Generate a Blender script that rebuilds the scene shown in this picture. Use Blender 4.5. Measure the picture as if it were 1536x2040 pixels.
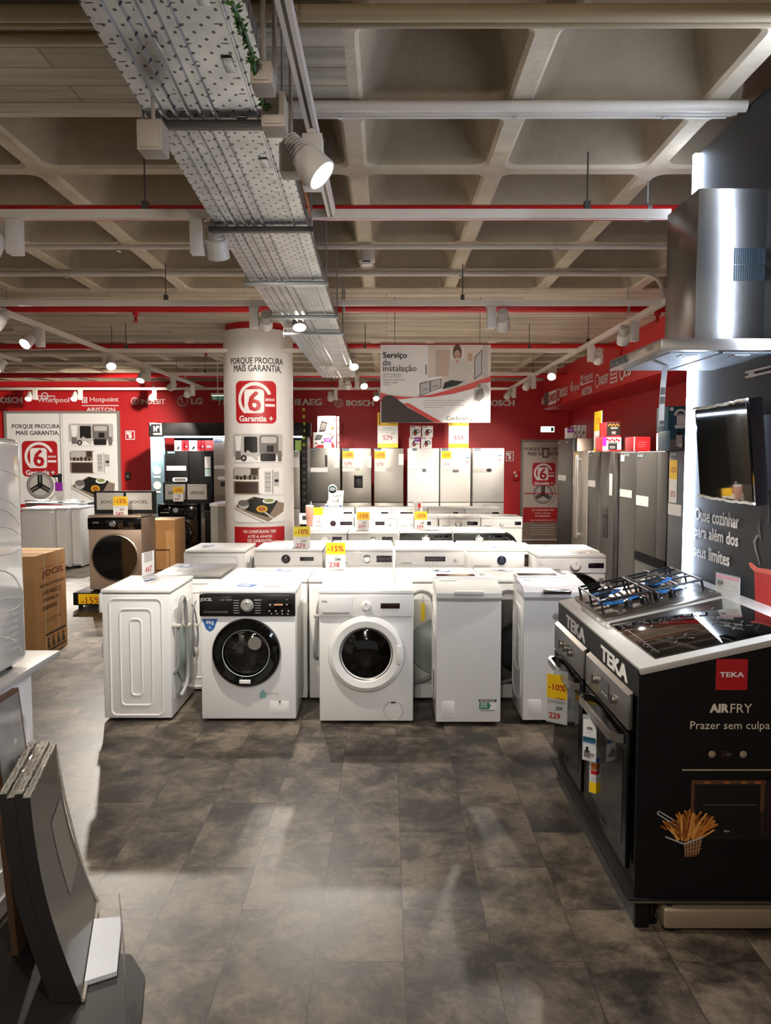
import bpy, bmesh, math, random
from mathutils import Vector, Matrix
R = math.radians
rnd = random.Random(7)
scene = bpy.context.scene
COL = scene.collection
for o in list(bpy.data.objects): bpy.data.objects.remove(o)

# ---------------------------------------------------------------- camera, world, exposure
FPX = 1550.0; CAMH = 1.68
PITCH = math.atan((1020 - 912) / FPX); YAW = math.atan(2 / FPX)
cd = bpy.data.cameras.new('camera'); cam = bpy.data.objects.new('camera', cd); COL.objects.link(cam)
cd.sensor_fit = 'HORIZONTAL'; cd.sensor_width = 36; cd.lens = 36 * FPX / 1536; cd.clip_end = 100; cd.clip_start = .05
cam.location = (0, 0, CAMH); cam.rotation_euler = (math.pi / 2 - PITCH, 0, YAW)
scene.camera = cam
world = bpy.data.worlds.new('world'); scene.world = world; world.use_nodes = True
WB = world.node_tree.nodes['Background']; WB.inputs[0].default_value = (1.0, .93, .85, 1); WB.inputs[1].default_value = .27
vs = scene.view_settings
vs.view_transform = 'Standard'; vs.look = 'None'; vs.exposure = .55; vs.gamma = 1; vs.use_curve_mapping = False
SPOT_W = 235.0
try:
    scene.cycles.use_denoising = True; scene.cycles.max_bounces = 8; scene.cycles.diffuse_bounces = 4
    scene.cycles.sample_clamp_indirect = 6
except Exception: pass

# ---------------------------------------------------------------- pixel rays to metres (the photo's own geometry)
def ray(px, py):
    a = (px - 768) / FPX; b = (1020 - py) / FPX
    y = b * math.sin(PITCH) + math.cos(PITCH); z = b * math.cos(PITCH) - math.sin(PITCH)
    c, s = math.cos(YAW), math.sin(YAW)
    return Vector((c * a - s * y, s * a + c * y, z))
def at(px, py, Y):
    r = ray(px, py); t = Y / r.y; return Vector((r.x * t, Y, CAMH + r.z * t))
def atz(px, py, z):
    r = ray(px, py); t = (z - CAMH) / r.z; return Vector((r.x * t, r.y * t, z))
def atx(px, py, X):
    r = ray(px, py); t = X / r.x; return Vector((X, r.y * t, CAMH + r.z * t))

# ---------------------------------------------------------------- materials
def lin(h):
    h = h.lstrip('#'); v = [int(h[i:i + 2], 16) / 255 for i in (0, 2, 4)]
    return tuple((c / 12.92 if c <= .04045 else ((c + .055) / 1.055) ** 2.4) for c in v) + (1,)
MATS = {}
def mat(name, hexc, rough=.5, metal=0.0, emit=None, es=0, var=0.0, vscale=8, bump=0.0, bscale=60, trans=0, coat=0, alpha=1, aniso=0, ior=1.5, spec=.5, stretch=None):
    if name in MATS: return MATS[name]
    m = bpy.data.materials.new(name); m.use_nodes = True; MATS[name] = m
    nt = m.node_tree; n = nt.nodes; l = nt.links; b = n['Principled BSDF']; c = lin(hexc)
    b.inputs['Base Color'].default_value = c; b.inputs['Roughness'].default_value = rough; b.inputs['Metallic'].default_value = metal
    b.inputs['Transmission Weight'].default_value = trans; b.inputs['Coat Weight'].default_value = coat
    b.inputs['Alpha'].default_value = alpha; b.inputs['IOR'].default_value = ior; b.inputs['Specular IOR Level'].default_value = spec
    if aniso: b.inputs['Anisotropic'].default_value = aniso
    if emit: b.inputs['Emission Color'].default_value = lin(emit); b.inputs['Emission Strength'].default_value = es
    if var or bump:
        tc = n.new('ShaderNodeTexCoord'); src = tc.outputs['Object']
        if stretch:
            mp = n.new('ShaderNodeMapping'); mp.inputs['Scale'].default_value = stretch; l.new(src, mp.inputs[0]); src = mp.outputs[0]
        if var:
            nz = n.new('ShaderNodeTexNoise'); nz.inputs['Scale'].default_value = vscale; nz.inputs['Detail'].default_value = 5; l.new(src, nz.inputs['Vector'])
            mx = n.new('ShaderNodeMix'); mx.data_type = 'RGBA'; l.new(nz.outputs['Fac'], mx.inputs[0])
            mx.inputs[6].default_value = tuple(x * (1 - var) for x in c[:3]) + (1,); mx.inputs[7].default_value = tuple(min(1, x * (1 + var)) for x in c[:3]) + (1,)
            l.new(mx.outputs[2], b.inputs['Base Color'])
        if bump:
            nb = n.new('ShaderNodeTexNoise'); nb.inputs['Scale'].default_value = bscale; nb.inputs['Detail'].default_value = 4; l.new(src, nb.inputs['Vector'])
            bp = n.new('ShaderNodeBump'); bp.inputs['Strength'].default_value = bump; bp.inputs['Distance'].default_value = .01
            l.new(nb.outputs['Fac'], bp.inputs['Height']); l.new(bp.outputs[0], b.inputs['Normal'])
    return m
def lightmat(name, hexc, s):
    if name in MATS: return MATS[name]
    m = bpy.data.materials.new(name); m.use_nodes = True; nt = m.node_tree; nt.nodes.clear()
    e = nt.nodes.new('ShaderNodeEmission'); e.inputs[0].default_value = lin(hexc); e.inputs[1].default_value = s
    o = nt.nodes.new('ShaderNodeOutputMaterial'); nt.links.new(e.outputs[0], o.inputs[0]); MATS[name] = m; return m

WHITE = mat('appliance_white', '#EDECEA', .28, var=.015, vscale=3, coat=.2)
WHITE2 = mat('plastic_white', '#E6E4E0', .38, var=.02)
WGREY = mat('grey_white_plastic', '#C9C8C4', .35, var=.02)
SILVERP = mat('silver_grey_panel', '#A9A7A2', .4, .3, var=.03)
INOX = mat('brushed_steel', '#B9B4AC', .3, 1, var=.06, vscale=40, stretch=(1, 1, 30), bump=.02)
INOXD = mat('dark_brushed_steel', '#76736F', .36, .9, var=.06, vscale=40, stretch=(30, 30, 1))
FSILV = mat('fridge_silver', '#B4AFA6', .33, .65, var=.03, vscale=2)
FGREY = mat('fridge_grey_steel', '#56544F', .45, .4, var=.04, vscale=2)
FDARK = mat('fridge_dark_steel', '#3E3D3B', .45, .4, var=.04, vscale=2)
GALV = mat('galvanised_steel', '#A9ADAD', .4, .85, var=.18, vscale=25)
CHROME = mat('chrome', '#D9D9D9', .12, 1)
BLACK = mat('black_plastic', '#0D0C0C', .3, var=.1)
GLOSSK = mat('black_gloss', '#060606', .06, spec=.5)
MATTK = mat('black_laminate', '#0E0D0C', .5, var=.15, vscale=4, spec=.3)
PANELK = mat('charcoal_display_panel', '#101111', .55, var=.08, vscale=30)
SCREEN = mat('dark_display', '#1A0F1E', .12)
SCREENR = mat('brown_display', '#2A1512', .12)
GLASSD = mat('dark_door_glass', '#080706', .06, spec=.45)
GLASSB = mat('deep_door_glass', '#15120D', .04, coat=.4)
DRUM = mat('drum_steel', '#7F776C', .28, 1, var=.2, vscale=60)
RED = mat('red_wall_paint', '#C11A1E', .5, var=.05, vscale=2, bump=.03, bscale=200)
REDP = mat('red_pipe_paint', '#B5161A', .3, var=.04)
REDPR = mat('print_red', '#B81A20', .45)
WPRINT = mat('print_white', '#F1EFEC', .5)
WLOGO = mat('logo_white', '#E9E2DC', .5)
KPRINT = mat('print_black', '#16130F', .5)
GPRINT = mat('print_grey', '#6E6A66', .5)
LPRINT = mat('print_light_grey', '#BDB9B4', .5)
BROWNPR = mat('print_dark_brown', '#3A2C24', .5)
TAUPE = mat('print_taupe', '#8A7968', .5)
SKIN = mat('print_skin', '#C79E84', .5)
YEL = mat('print_yellow', '#F6C913', .45)
YEL2 = mat('print_pale_yellow', '#F2E233', .45)
ORNG = mat('print_orange_brown', '#A8611E', .5)
FRY = mat('print_fries', '#C77A2B', .5, var=.3, vscale=60)
BLUE = mat('sticker_blue', '#2E63A6', .4)
BLUEF = mat('blue_film', '#2F86D8', .3)
PURP = mat('print_purple', '#8D1E9E', .45)
PINK = mat('print_pink', '#D87FA0', .45)
PEACH = mat('tumbler_peach', '#DDA594', .45)
TEAL = mat('print_teal', '#174A5C', .45)
GREEN = mat('print_green', '#2E8B67', .45)
LIME = mat('lime_panel', '#9AA62A', .5)
PIPEW = mat('white_conduit', '#C9BFB1', .5, var=.05)
TRACKW = mat('track_white', '#D6CBBE', .42, var=.03)
LAMPW = mat('lamp_white', '#CFC8BF', .4, var=.02)
RUBBER = mat('grey_hose', '#8C8D8D', .5)
CABLE = mat('cable_grey', '#6B6C6E', .5)
DARKM = mat('dark_bracket', '#4A4641', .5, .5)
CARD = mat('cardboard', '#CB9A62', .75, var=.08, vscale=12, bump=.05)
CARDE = mat('cardboard_print', '#4A2A14', .7)
WTOP = mat('worktop_pale', '#BAB7B0', .3, var=.02)
BRONZE = mat('bronze_metal', '#B39C89', .38, .35, var=.04, vscale=3)
STYRO = mat('white_foam', '#DCDDE0', .8, var=.05, vscale=60)
GLOW = lightmat('lamp_glow', '#FFF3E2', 45)
LEDW = lightmat('led_strip_glow', '#D6E6FF', 30)
LEDN = lightmat('unseen_led_glow', '#D6E6FF', 70)
SIGNG = lightmat('exit_sign_glow', '#9FE8CF', 1.4)
SIGNW = lightmat('exit_sign_white', '#EFFFFA', 2.0)

# ---------------------------------------------------------------- mesh builder
TXT = {}
def glyphs(s, bold=0.0):
    k = (s, bold)
    if k not in TXT:
        c = bpy.data.curves.new('t', 'FONT'); c.body = s; c.size = 1; c.resolution_u = 2; c.fill_mode = 'FRONT'
        o = bpy.data.objects.new('t', c); COL.objects.link(o)
        bpy.context.view_layer.update()
        me = bpy.data.meshes.new_from_object(o.evaluated_get(bpy.context.evaluated_depsgraph_get()))
        vv = [(v.co.x, v.co.y) for v in me.vertices]; ff = [tuple(p.vertices) for p in me.polygons]
        bpy.data.objects.remove(o); bpy.data.curves.remove(c); bpy.data.meshes.remove(me)
        if bold:      # heavier strokes: the same outline laid again, shifted a little each way
            n0 = len(vv); base_v, base_f = vv, ff; vv = []; ff = []
            for i_, (dx, dy) in enumerate(((-bold, -bold * .6), (bold, bold * .6), (-bold, bold * .6), (bold, -bold * .6)) if bold > .012 else ((-bold, 0), (bold, 0))):
                vv += [(x + dx, y + dy) for x, y in base_v]; ff += [tuple(j + n0 * i_ for j in f) for f in base_f]
            TXT[(s, bold, 'n')] = n0
        TXT[k] = (vv, ff)
    return TXT[k]

class MB:
    def __init__(s): s.bm = bmesh.new(); s.mats = []
    def mi(s, m):
        if m not in s.mats: s.mats.append(m)
        return s.mats.index(m)
    def faces(s, vs_, fs, m):
        i = s.mi(m); bv = [s.bm.verts.new(v) for v in vs_]
        for f in fs:
            try: s.bm.faces.new([bv[k] for k in f]).material_index = i
            except ValueError: pass
        return bv
    def box(s, x0, x1, y0, y1, z0, z1, m, bev=0.0, seg=2):
        if x1 < x0: x0, x1 = x1, x0
        if y1 < y0: y0, y1 = y1, y0
        if z1 < z0: z0, z1 = z1, z0
        v = [(x, y, z) for x in (x0, x1) for y in (y0, y1) for z in (z0, z1)]
        f = [(0, 1, 3, 2), (4, 6, 7, 5), (0, 4, 5, 1), (2, 3, 7, 6), (0, 2, 6, 4), (1, 5, 7, 3)]
        bv = s.faces(v, f, m)
        if bev > 0:
            bev = min(bev, .49 * min(x1 - x0, y1 - y0, z1 - z0))
            es = list({e for q in bv for e in q.link_edges})
            bmesh.ops.bevel(s.bm, geom=es, offset=bev, segments=seg, profile=.5, affect='EDGES', material=s.mi(m))
        return s
    def cyl(s, p0, p1, r0, m, r1=None, n=20, cap=True):
        return s.tube([p0, p1], r0, m, n=n, cap=cap, r1=r1)
    def tube(s, pts, r, m, n=10, cap=True, r1=None, smooth=0):
        P = [Vector(p) for p in pts]
        if smooth:
            Q = []
            for i in range(len(P) - 1):
                a = P[max(i - 1, 0)]; b = P[i]; c = P[i + 1]; d = P[min(i + 2, len(P) - 1)]
                for k in range(smooth):
                    t = k / smooth
                    Q.append(.5 * ((2 * b) + (c - a) * t + (2 * a - 5 * b + 4 * c - d) * t * t + (3 * b - a - 3 * c + d) * t ** 3))
            P = Q + [P[-1]]
        i = s.mi(m); rings = []; prev = None
        for k, p in enumerate(P):
            d = (P[min(k + 1, len(P) - 1)] - P[max(k - 1, 0)]).normalized()
            if prev is None:
                a = d.orthogonal().normalized()
            else:
                a = (prev - d * prev.dot(d)); a = a.normalized() if a.length > 1e-6 else d.orthogonal().normalized()
            prev = a; b = d.cross(a)
            rr = r if r1 is None else r + (r1 - r) * k / (len(P) - 1)
            rings.append([s.bm.verts.new(p + (a * math.cos(2 * math.pi * j / n) + b * math.sin(2 * math.pi * j / n)) * rr) for j in range(n)])
        for A, B in zip(rings, rings[1:]):
            for j in range(n):
                s.bm.faces.new((A[j], A[(j + 1) % n], B[(j + 1) % n], B[j])).material_index = i
        if cap:
            s.bm.faces.new(rings[0][::-1]).material_index = i; s.bm.faces.new(rings[-1]).material_index = i
        return s
    def lathe(s, prof, o, axis, m, n=32, ms=None):
        o = Vector(o); d = Vector(axis).normalized(); a = d.orthogonal().normalized(); b = d.cross(a); rings = []
        for r, h in prof:
            if r < 1e-6: rings.append([s.bm.verts.new(o + d * h)])
            else: rings.append([s.bm.verts.new(o + d * h + (a * math.cos(2 * math.pi * j / n) + b * math.sin(2 * math.pi * j / n)) * r) for j in range(n)])
        for k, (A, B) in enumerate(zip(rings, rings[1:])):
            i = s.mi(ms[k] if ms else m)
            for j in range(n):
                q = [A[j % len(A)], A[(j + 1) % len(A)], B[(j + 1) % len(B)], B[j % len(B)]]
                u = []
                for v in q:
                    if v not in u: u.append(v)
                if len(u) > 2:
                    try: s.bm.faces.new(u).material_index = i
                    except ValueError: pass
        return s
    def prism(s, pts, m, a, b, axis='x', cap=True):
        n = len(pts); v = []
        for t in (a, b):
            for p, q in pts:
                v.append({'x': (t, p, q), 'y': (p, t, q), 'z': (p, q, t)}[axis])
        f = [(j, (j + 1) % n, n + (j + 1) % n, n + j) for j in range(n)]
        if cap: f += [tuple(range(n))[::-1], tuple(range(n, 2 * n))]
        s.faces(v, f, m); return s
    def frame(s, u0, u1, v0, v1, t, y0, y1, m):   # rectangular frame in xz, thickness t
        s.box(u0, u1, y0, y1, v0, v0 + t, m).box(u0, u1, y0, y1, v1 - t, v1, m).box(u0, u0 + t, y0, y1, v0 + t, v1 - t, m).box(u1 - t, u1, y0, y1, v0 + t, v1 - t, m)
        return s
    def xf(s, M_): bmesh.ops.transform(s.bm, matrix=M_, verts=s.bm.verts[:]); return s
    def done(s, name, smooth=True):
        bmesh.ops.recalc_face_normals(s.bm, faces=s.bm.faces[:])
        me = bpy.data.meshes.new(name); s.bm.to_mesh(me); s.bm.free()
        for m in s.mats: me.materials.append(m)
        if smooth and len(me.polygons):
            me.polygons.foreach_set('use_smooth', [True] * len(me.polygons)); me.set_sharp_from_angle(angle=R(32))
        o = bpy.data.objects.new(name, me); COL.objects.link(o); return o

WM = {}
def thing(name, label, cat, loc=(0, 0, 0), rz=0, group=None, rx=0, ry=0):
    o = bpy.data.objects.new(name, None); COL.objects.link(o); o.empty_display_size = .1
    o.location = loc; o.rotation_euler = (rx, ry, rz); o['label'] = label; o['category'] = cat
    if group: o['group'] = group
    WM[o.name] = Matrix.Translation(loc) @ o.rotation_euler.to_matrix().to_4x4()
    return o
def part(mb, name, parent, label=None, world=False, smooth=True):
    M_ = WM[parent.name]
    if world: mb.xf(M_.inverted())
    o = mb.done(name, smooth); o.parent = parent; WM[o.name] = M_
    if label: o['label'] = label
    return o
def solo(mb, name, label, cat, group=None, smooth=True, loc=None, rz=0):
    o = mb.done(name, smooth); o['label'] = label; o['category'] = cat
    if group: o['group'] = group
    if loc is not None: o.location = loc; o.rotation_euler = (0, 0, rz)
    WM[o.name] = (Matrix.Translation(o.location) @ o.rotation_euler.to_matrix().to_4x4()); return o
def struct(mb, name, smooth=False, parent=None):
    o = mb.done(name, smooth); o['kind'] = 'structure'; WM[o.name] = Matrix.Identity(4)
    if parent: o.parent = parent
    return o

class Art:
    """flat print: u right, v up, in metres, layered by fractions of a millimetre; mapped on a plane or a cylinder at the end"""
    def __init__(s, base=.0015, step=.00018): s.mb = MB(); s.l = base; s.step = step
    def _add(s, pts, m, faces=None):
        s.l += s.step; s.mb.faces([(u, v, s.l) for u, v in pts], faces or [tuple(range(len(pts)))], m); return s
    def rect(s, u0, v0, u1, v1, m, r=0, k=5):
        if r <= 0: return s._add([(u0, v0), (u1, v0), (u1, v1), (u0, v1)], m)
        P = []
        for cu, cv, a0 in ((u1 - r, v0 + r, -90), (u1 - r, v1 - r, 0), (u0 + r, v1 - r, 90), (u0 + r, v0 + r, 180)):
            for j in range(k + 1): a = R(a0 + 90 * j / k); P.append((cu + r * math.cos(a), cv + r * math.sin(a)))
        return s._add(P, m)
    def poly(s, pts, m): return s._add(pts, m)
    def disc(s, cu, cv, r, m, n=28, ry=None):
        ry = ry or r; return s._add([(cu + r * math.cos(2 * math.pi * j / n), cv + ry * math.sin(2 * math.pi * j / n)) for j in range(n)], m)
    def arc(s, cu, cv, r0, r1, a0, a1, m, n=28):
        P = []
        for j in range(n + 1):
            a = R(a0 + (a1 - a0) * j / n); P += [(cu + r0 * math.cos(a), cv + r0 * math.sin(a)), (cu + r1 * math.cos(a), cv + r1 * math.sin(a))]
        return s._add(P, m, [(2 * j, 2 * j + 1, 2 * j + 3, 2 * j + 2) for j in range(n)])
    def line(s, u0, v0, u1, v1, w, m):
        d = Vector((u1 - u0, v1 - v0)).normalized(); n = Vector((-d.y, d.x)) * w / 2
        return s._add([(u0 + n.x, v0 + n.y), (u0 - n.x, v0 - n.y), (u1 - n.x, v1 - n.y), (u1 + n.x, v1 + n.y)], m)
    def frame(s, u0, v0, u1, v1, t, m):
        s.rect(u0, v0, u1, v0 + t, m); s.rect(u0, v1 - t, u1, v1, m); s.rect(u0, v0, u0 + t, v1, m); return s.rect(u1 - t, v0, u1, v1, m)
    def text(s, t, u, v, m, h=None, w=None, bold=0.0, al='c', shear=0):
        """u,v: centre (al='c'), left centre ('l'); h: cap height of the glyph box, w: total width"""
        vv, ff = glyphs(t, bold)
        if not vv: return s
        x0 = min(p[0] for p in vv); x1 = max(p[0] for p in vv); y0 = min(p[1] for p in vv); y1 = max(p[1] for p in vv)
        if h is None: h = w / (x1 - x0) * (y1 - y0)
        sy = h / (y1 - y0); sx = (w / (x1 - x0)) if w else sy
        ox = u - (x0 + x1) / 2 * sx if al == 'c' else u - x0 * sx
        oy = v - (y0 + y1) / 2 * sy
        pts = [(ox + p[0] * sx + shear * (p[1] - y0) * sy, oy + p[1] * sy) for p in vv]
        n0 = TXT.get((t, bold, 'n'), len(pts)); fs = [f for f in ff if max(f) < n0]
        for k in range(0, len(pts), n0): s._add(pts[k:k + n0], m, fs)
        return s
    def lines(s, u, v, w, n, dv, m, t=.006, al='c', jit=.15):
        for k in range(n):
            ww = w * (1 - jit * ((k * 7 + 3) % 5) / 5)
            a = u - ww / 2 if al == 'c' else u
            s.rect(a, v - k * dv - t / 2, a + ww, v - k * dv + t / 2, m)
        return s
    def plane(s, o, u, v):
        o = Vector(o); u = Vector(u).normalized(); v = Vector(v).normalized(); n = u.cross(v)
        for q in s.mb.bm.verts: c = q.co.copy(); q.co = o + u * c.x + v * c.y + n * c.z
        return s.mb
    def cylinder(s, cx, cy, r, z0, du=.03):
        bm = s.mb.bm; us = [q.co.x for q in bm.verts]; u = math.floor(min(us) / du) * du
        while u < max(us):
            bmesh.ops.bisect_plane(bm, geom=bm.verts[:] + bm.edges[:] + bm.faces[:], plane_co=(u, 0, 0), plane_no=(1, 0, 0), dist=1e-6); u += du
        a0 = math.atan2(-cy, -cx)                       # faces the aisle
        for q in bm.verts:
            a = a0 + q.co.x / r; rr = r + q.co.z; z = z0 + q.co.y
            q.co = Vector((cx + rr * math.cos(a), cy + rr * math.sin(a), z))
        return s.mb
FRONT = ((1, 0, 0), (0, 0, 1))      # u, v of a print that faces -y

# ================================================================ THE SETTING
ZC = 3.2; YB = 15.65; XR = 3.65; XL = -9.0; YN = -3.2
def floor_material():
    m = bpy.data.materials.new('floor_vinyl_tiles'); m.use_nodes = True; nt = m.node_tree; n = nt.nodes; l = nt.links; b = n['Principled BSDF']
    tc = n.new('ShaderNodeTexCoord'); sp = n.new('ShaderNodeSeparateXYZ'); l.new(tc.outputs['Object'], sp.inputs[0])
    cb = n.new('ShaderNodeCombineXYZ'); l.new(sp.outputs[1], cb.inputs[0]); l.new(sp.outputs[0], cb.inputs[1])
    mp = n.new('ShaderNodeMapping'); mp.inputs['Location'].default_value = (.21, .24, 0); l.new(cb.outputs[0], mp.inputs[0])
    br = n.new('ShaderNodeTexBrick'); l.new(mp.outputs[0], br.inputs[0])
    br.inputs['Scale'].default_value = 1; br.inputs['Brick Width'].default_value = .6; br.inputs['Row Height'].default_value = .3
    br.inputs['Mortar Size'].default_value = .0016; br.inputs['Mortar Smooth'].default_value = .2; br.offset = .5
    br.inputs['Color1'].default_value = (0, 0, 0, 1); br.inputs['Color2'].default_value = (1, 1, 1, 1); br.inputs['Mortar'].default_value = (.5, .5, .5, 1)
    # every tile shifts the pattern, so the clouding breaks at the joints
    va = n.new('ShaderNodeVectorMath'); va.operation = 'MULTIPLY_ADD'; l.new(br.outputs['Color'], va.inputs[0]); va.inputs[1].default_value = (9, 7, 5); l.new(tc.outputs['Object'], va.inputs[2])
    n1 = n.new('ShaderNodeTexNoise'); n1.inputs['Scale'].default_value = 3.6; n1.inputs['Detail'].default_value = 12; n1.inputs['Roughness'].default_value = .72; n1.inputs['Distortion'].default_value = .25; l.new(va.outputs[0], n1.inputs['Vector'])
    r1 = n.new('ShaderNodeValToRGB'); l.new(n1.outputs['Fac'], r1.inputs[0])
    e = r1.color_ramp.elements; e[0].position = .41; e[0].color = (.030, .024, .019, 1); e[1].position = .61; e[1].color = (.20, .16, .118, 1)
    x = r1.color_ramp.elements.new(.5); x.color = (.09, .072, .053, 1)
    n2 = n.new('ShaderNodeTexNoise'); n2.inputs['Scale'].default_value = 45; n2.inputs['Detail'].default_value = 4; l.new(tc.outputs['Object'], n2.inputs['Vector'])
    mx = n.new('ShaderNodeMix'); mx.data_type = 'RGBA'; mx.blend_type = 'OVERLAY'; mx.inputs[0].default_value = .35; l.new(r1.outputs[0], mx.inputs[6]); l.new(n2.outputs['Fac'], mx.inputs[7])
    m2 = n.new('ShaderNodeMix'); m2.data_type = 'RGBA'; l.new(br.outputs['Fac'], m2.inputs[0]); l.new(mx.outputs[2], m2.inputs[6]); m2.inputs[7].default_value = (.03, .026, .023, 1)
    l.new(m2.outputs[2], b.inputs['Base Color'])
    mr = n.new('ShaderNodeMapRange'); l.new(n1.outputs['Fac'], mr.inputs[0]); mr.inputs[3].default_value = .34; mr.inputs[4].default_value = .52; l.new(mr.outputs[0], b.inputs['Roughness'])
    bp = n.new('ShaderNodeBump'); bp.inputs['Strength'].default_value = .25; bp.inputs['Distance'].default_value = .002; l.new(br.outputs['Fac'], bp.inputs['Height']); bp.invert = True; l.new(bp.outputs[0], b.inputs['Normal'])
    return m
def concrete(name, c0, c1, boards=False):
    m = bpy.data.materials.new(name); m.use_nodes = True; nt = m.node_tree; n = nt.nodes; l = nt.links; b = n['Principled BSDF']; b.inputs['Roughness'].default_value = .85
    tc = n.new('ShaderNodeTexCoord'); mp = n.new('ShaderNodeMapping'); l.new(tc.outputs['Object'], mp.inputs[0]); mp.inputs['Scale'].default_value = (.5, 7, 1) if boards else (1, 1, 1)
    n1 = n.new('ShaderNodeTexNoise'); n1.inputs['Scale'].default_value = 1.6 if boards else 2.2; n1.inputs['Detail'].default_value = 7; n1.inputs['Roughness'].default_value = .62; l.new(mp.outputs[0], n1.inputs['Vector'])
    r = n.new('ShaderNodeValToRGB'); l.new(n1.outputs['Fac'], r.inputs[0]); e = r.color_ramp.elements; e[0].position = .3; e[0].color = c0 + (1,); e[1].position = .72; e[1].color = c1 + (1,)
    col = r.outputs[0]
    if boards:     # shuttering board joints left in the concrete
        bk = n.new('ShaderNodeTexBrick'); l.new(tc.outputs['Object'], bk.inputs[0]); bk.inputs['Scale'].default_value = 1; bk.inputs['Brick Width'].default_value = 2.6; bk.inputs['Row Height'].default_value = .15; bk.inputs['Mortar Size'].default_value = .006; bk.inputs['Mortar Smooth'].default_value = .6
        bk.inputs['Color1'].default_value = (.78, .78, .78, 1); bk.inputs['Color2'].default_value = (1.1, 1.1, 1.1, 1); bk.inputs['Mortar'].default_value = (.45, .42, .38, 1)
        mu = n.new('ShaderNodeMix'); mu.data_type = 'RGBA'; mu.blend_type = 'MULTIPLY'; mu.inputs[0].default_value = 1; l.new(col, mu.inputs[6]); l.new(bk.outputs['Color'], mu.inputs[7]); col = mu.outputs[2]
    l.new(col, b.inputs['Base Color'])
    n2 = n.new('ShaderNodeTexNoise'); n2.inputs['Scale'].default_value = 26; n2.inputs['Detail'].default_value = 6; l.new(mp.outputs[0], n2.inputs['Vector'])
    bp = n.new('ShaderNodeBump'); bp.inputs['Strength'].default_value = .5; bp.inputs['Distance'].default_value = .012; l.new((n1 if boards else n2).outputs['Fac'], bp.inputs['Height']); l.new(bp.outputs[0], b.inputs['Normal'])
    return m
CONC = concrete('concrete_coffer_shade', (.29, .228, .152), (.41, .335, .232)); CONCR = concrete('concrete_rib', (.42, .345, .245), (.64, .54, .40)); CONCB = concrete('concrete_boards', (.29, .245, .18), (.62, .54, .41), True)  # same concrete throughout: shade inside the coffers put into a darker colour

b = MB(); b.box(XL, XR, YN, YB, -.12, 0, floor_material()); struct(b, 'floor')

XS = [-9.0, -8.2, -7.4, -6.6, -5.8, -5.01, -4.22, -3.42, -2.625, -1.84, -1.0, -.157, .574, 1.41, 2.26, 3.1, 3.65]
YS = [-3.2, -2.4, -1.6, -.85, -.12, .61, 1.345, 2.08, 2.815, 3.553, 4.26, 4.98, 5.735, 6.5, 7.24, 10.3, 11.06, 11.82, 12.58, 13.34, 14.1, 14.86, 15.65]
def ceiling():
    b = MB(); k = 5
    def rr(x0, x1, y0, y1, r, z):
        P = []
        for cx, cy, a0 in ((x1 - r, y0 + r, -90), (x1 - r, y1 - r, 0), (x0 + r, y1 - r, 90), (x0 + r, y0 + r, 180)):
            for j in range(k + 1): a = R(a0 + 90 * j / k); P.append((cx + r * math.cos(a), cy + r * math.sin(a), z))
        return P
    for x0, x1 in zip(XS, XS[1:]):
        for y0, y1 in zip(YS, YS[1:]):
            solid = (7.2 < y0 < 10) or (x1 < -.1 and 1.9 < y1 < 3.6) or x0 > 3.0
            if solid:
                b.faces([(x0, y0, ZC), (x1, y0, ZC), (x1, y1, ZC), (x0, y1, ZC)], [(0, 1, 2, 3)], CONCB); continue
            i = .040; N = 4 * (k + 1)
            A = rr(x0 + i, x1 - i, y0 + i, y1 - i, .065, ZC); B_ = rr(x0 + i + .016, x1 - i - .016, y0 + i + .016, y1 - i - .016, .07, ZC + .016)
            C_ = rr(x0 + i + .12, x1 - i - .12, y0 + i + .10, y1 - i - .10, .08, ZC + .29); D_ = rr(x0 + i + .17, x1 - i - .17, y0 + i + .15, y1 - i - .15, .07, ZC + .33)
            cs = [(x1, y0, ZC), (x1, y1, ZC), (x0, y1, ZC), (x0, y0, ZC)]
            vs_ = cs + A; f = []
            for q in range(4):
                for j in range(k): f.append((q, 4 + q * (k + 1) + j, 4 + q * (k + 1) + j + 1))
                f.append((q, 4 + q * (k + 1) + k, 4 + ((q + 1) % 4) * (k + 1), (q + 1) % 4))
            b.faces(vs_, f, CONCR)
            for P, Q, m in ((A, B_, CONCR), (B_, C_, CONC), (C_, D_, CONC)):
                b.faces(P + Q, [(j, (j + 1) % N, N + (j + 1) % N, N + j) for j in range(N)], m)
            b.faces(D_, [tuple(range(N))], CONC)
    b.box(XL, XR, YN, YB, ZC + .36, ZC + .46, CONC)
    o = struct(b, 'ceiling', True)
ceiling()
b = MB(); b.box(XL, XR + .15, YB, YB + .15, 0, ZC + .3, RED); struct(b, 'wall_back')
b = MB(); b.box(XR, XR + .15, YN, YB, 0, ZC + .3, RED); struct(b, 'wall_right')
b = MB(); b.box(XL - .15, XL, YN, YB + .15, 0, ZC + .3, mat('left_wall_paint', '#CFC6BC', .6, var=.03)); struct(b, 'wall_left')
XK = 2.97; ZK = 2.6
b = MB(); P = [(XR, -2.5), (XK, -2.5), (XK, 14.85)] + [(XK + .25 - .25 * math.cos(R(a)), 14.85 + .25 * math.sin(R(a))) for a in (20, 40, 60, 75, 90)] + [(XR, 15.1)]
b.prism(P, RED, ZK, ZC, axis='z'); struct(b, 'trim_1', True)
CX, CY, CR = -1.5, 9.2, .375
b = MB(); b.cyl((CX, CY, 0), (CX, CY, ZC), CR, RED, n=48); struct(b, 'column', True)

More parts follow.
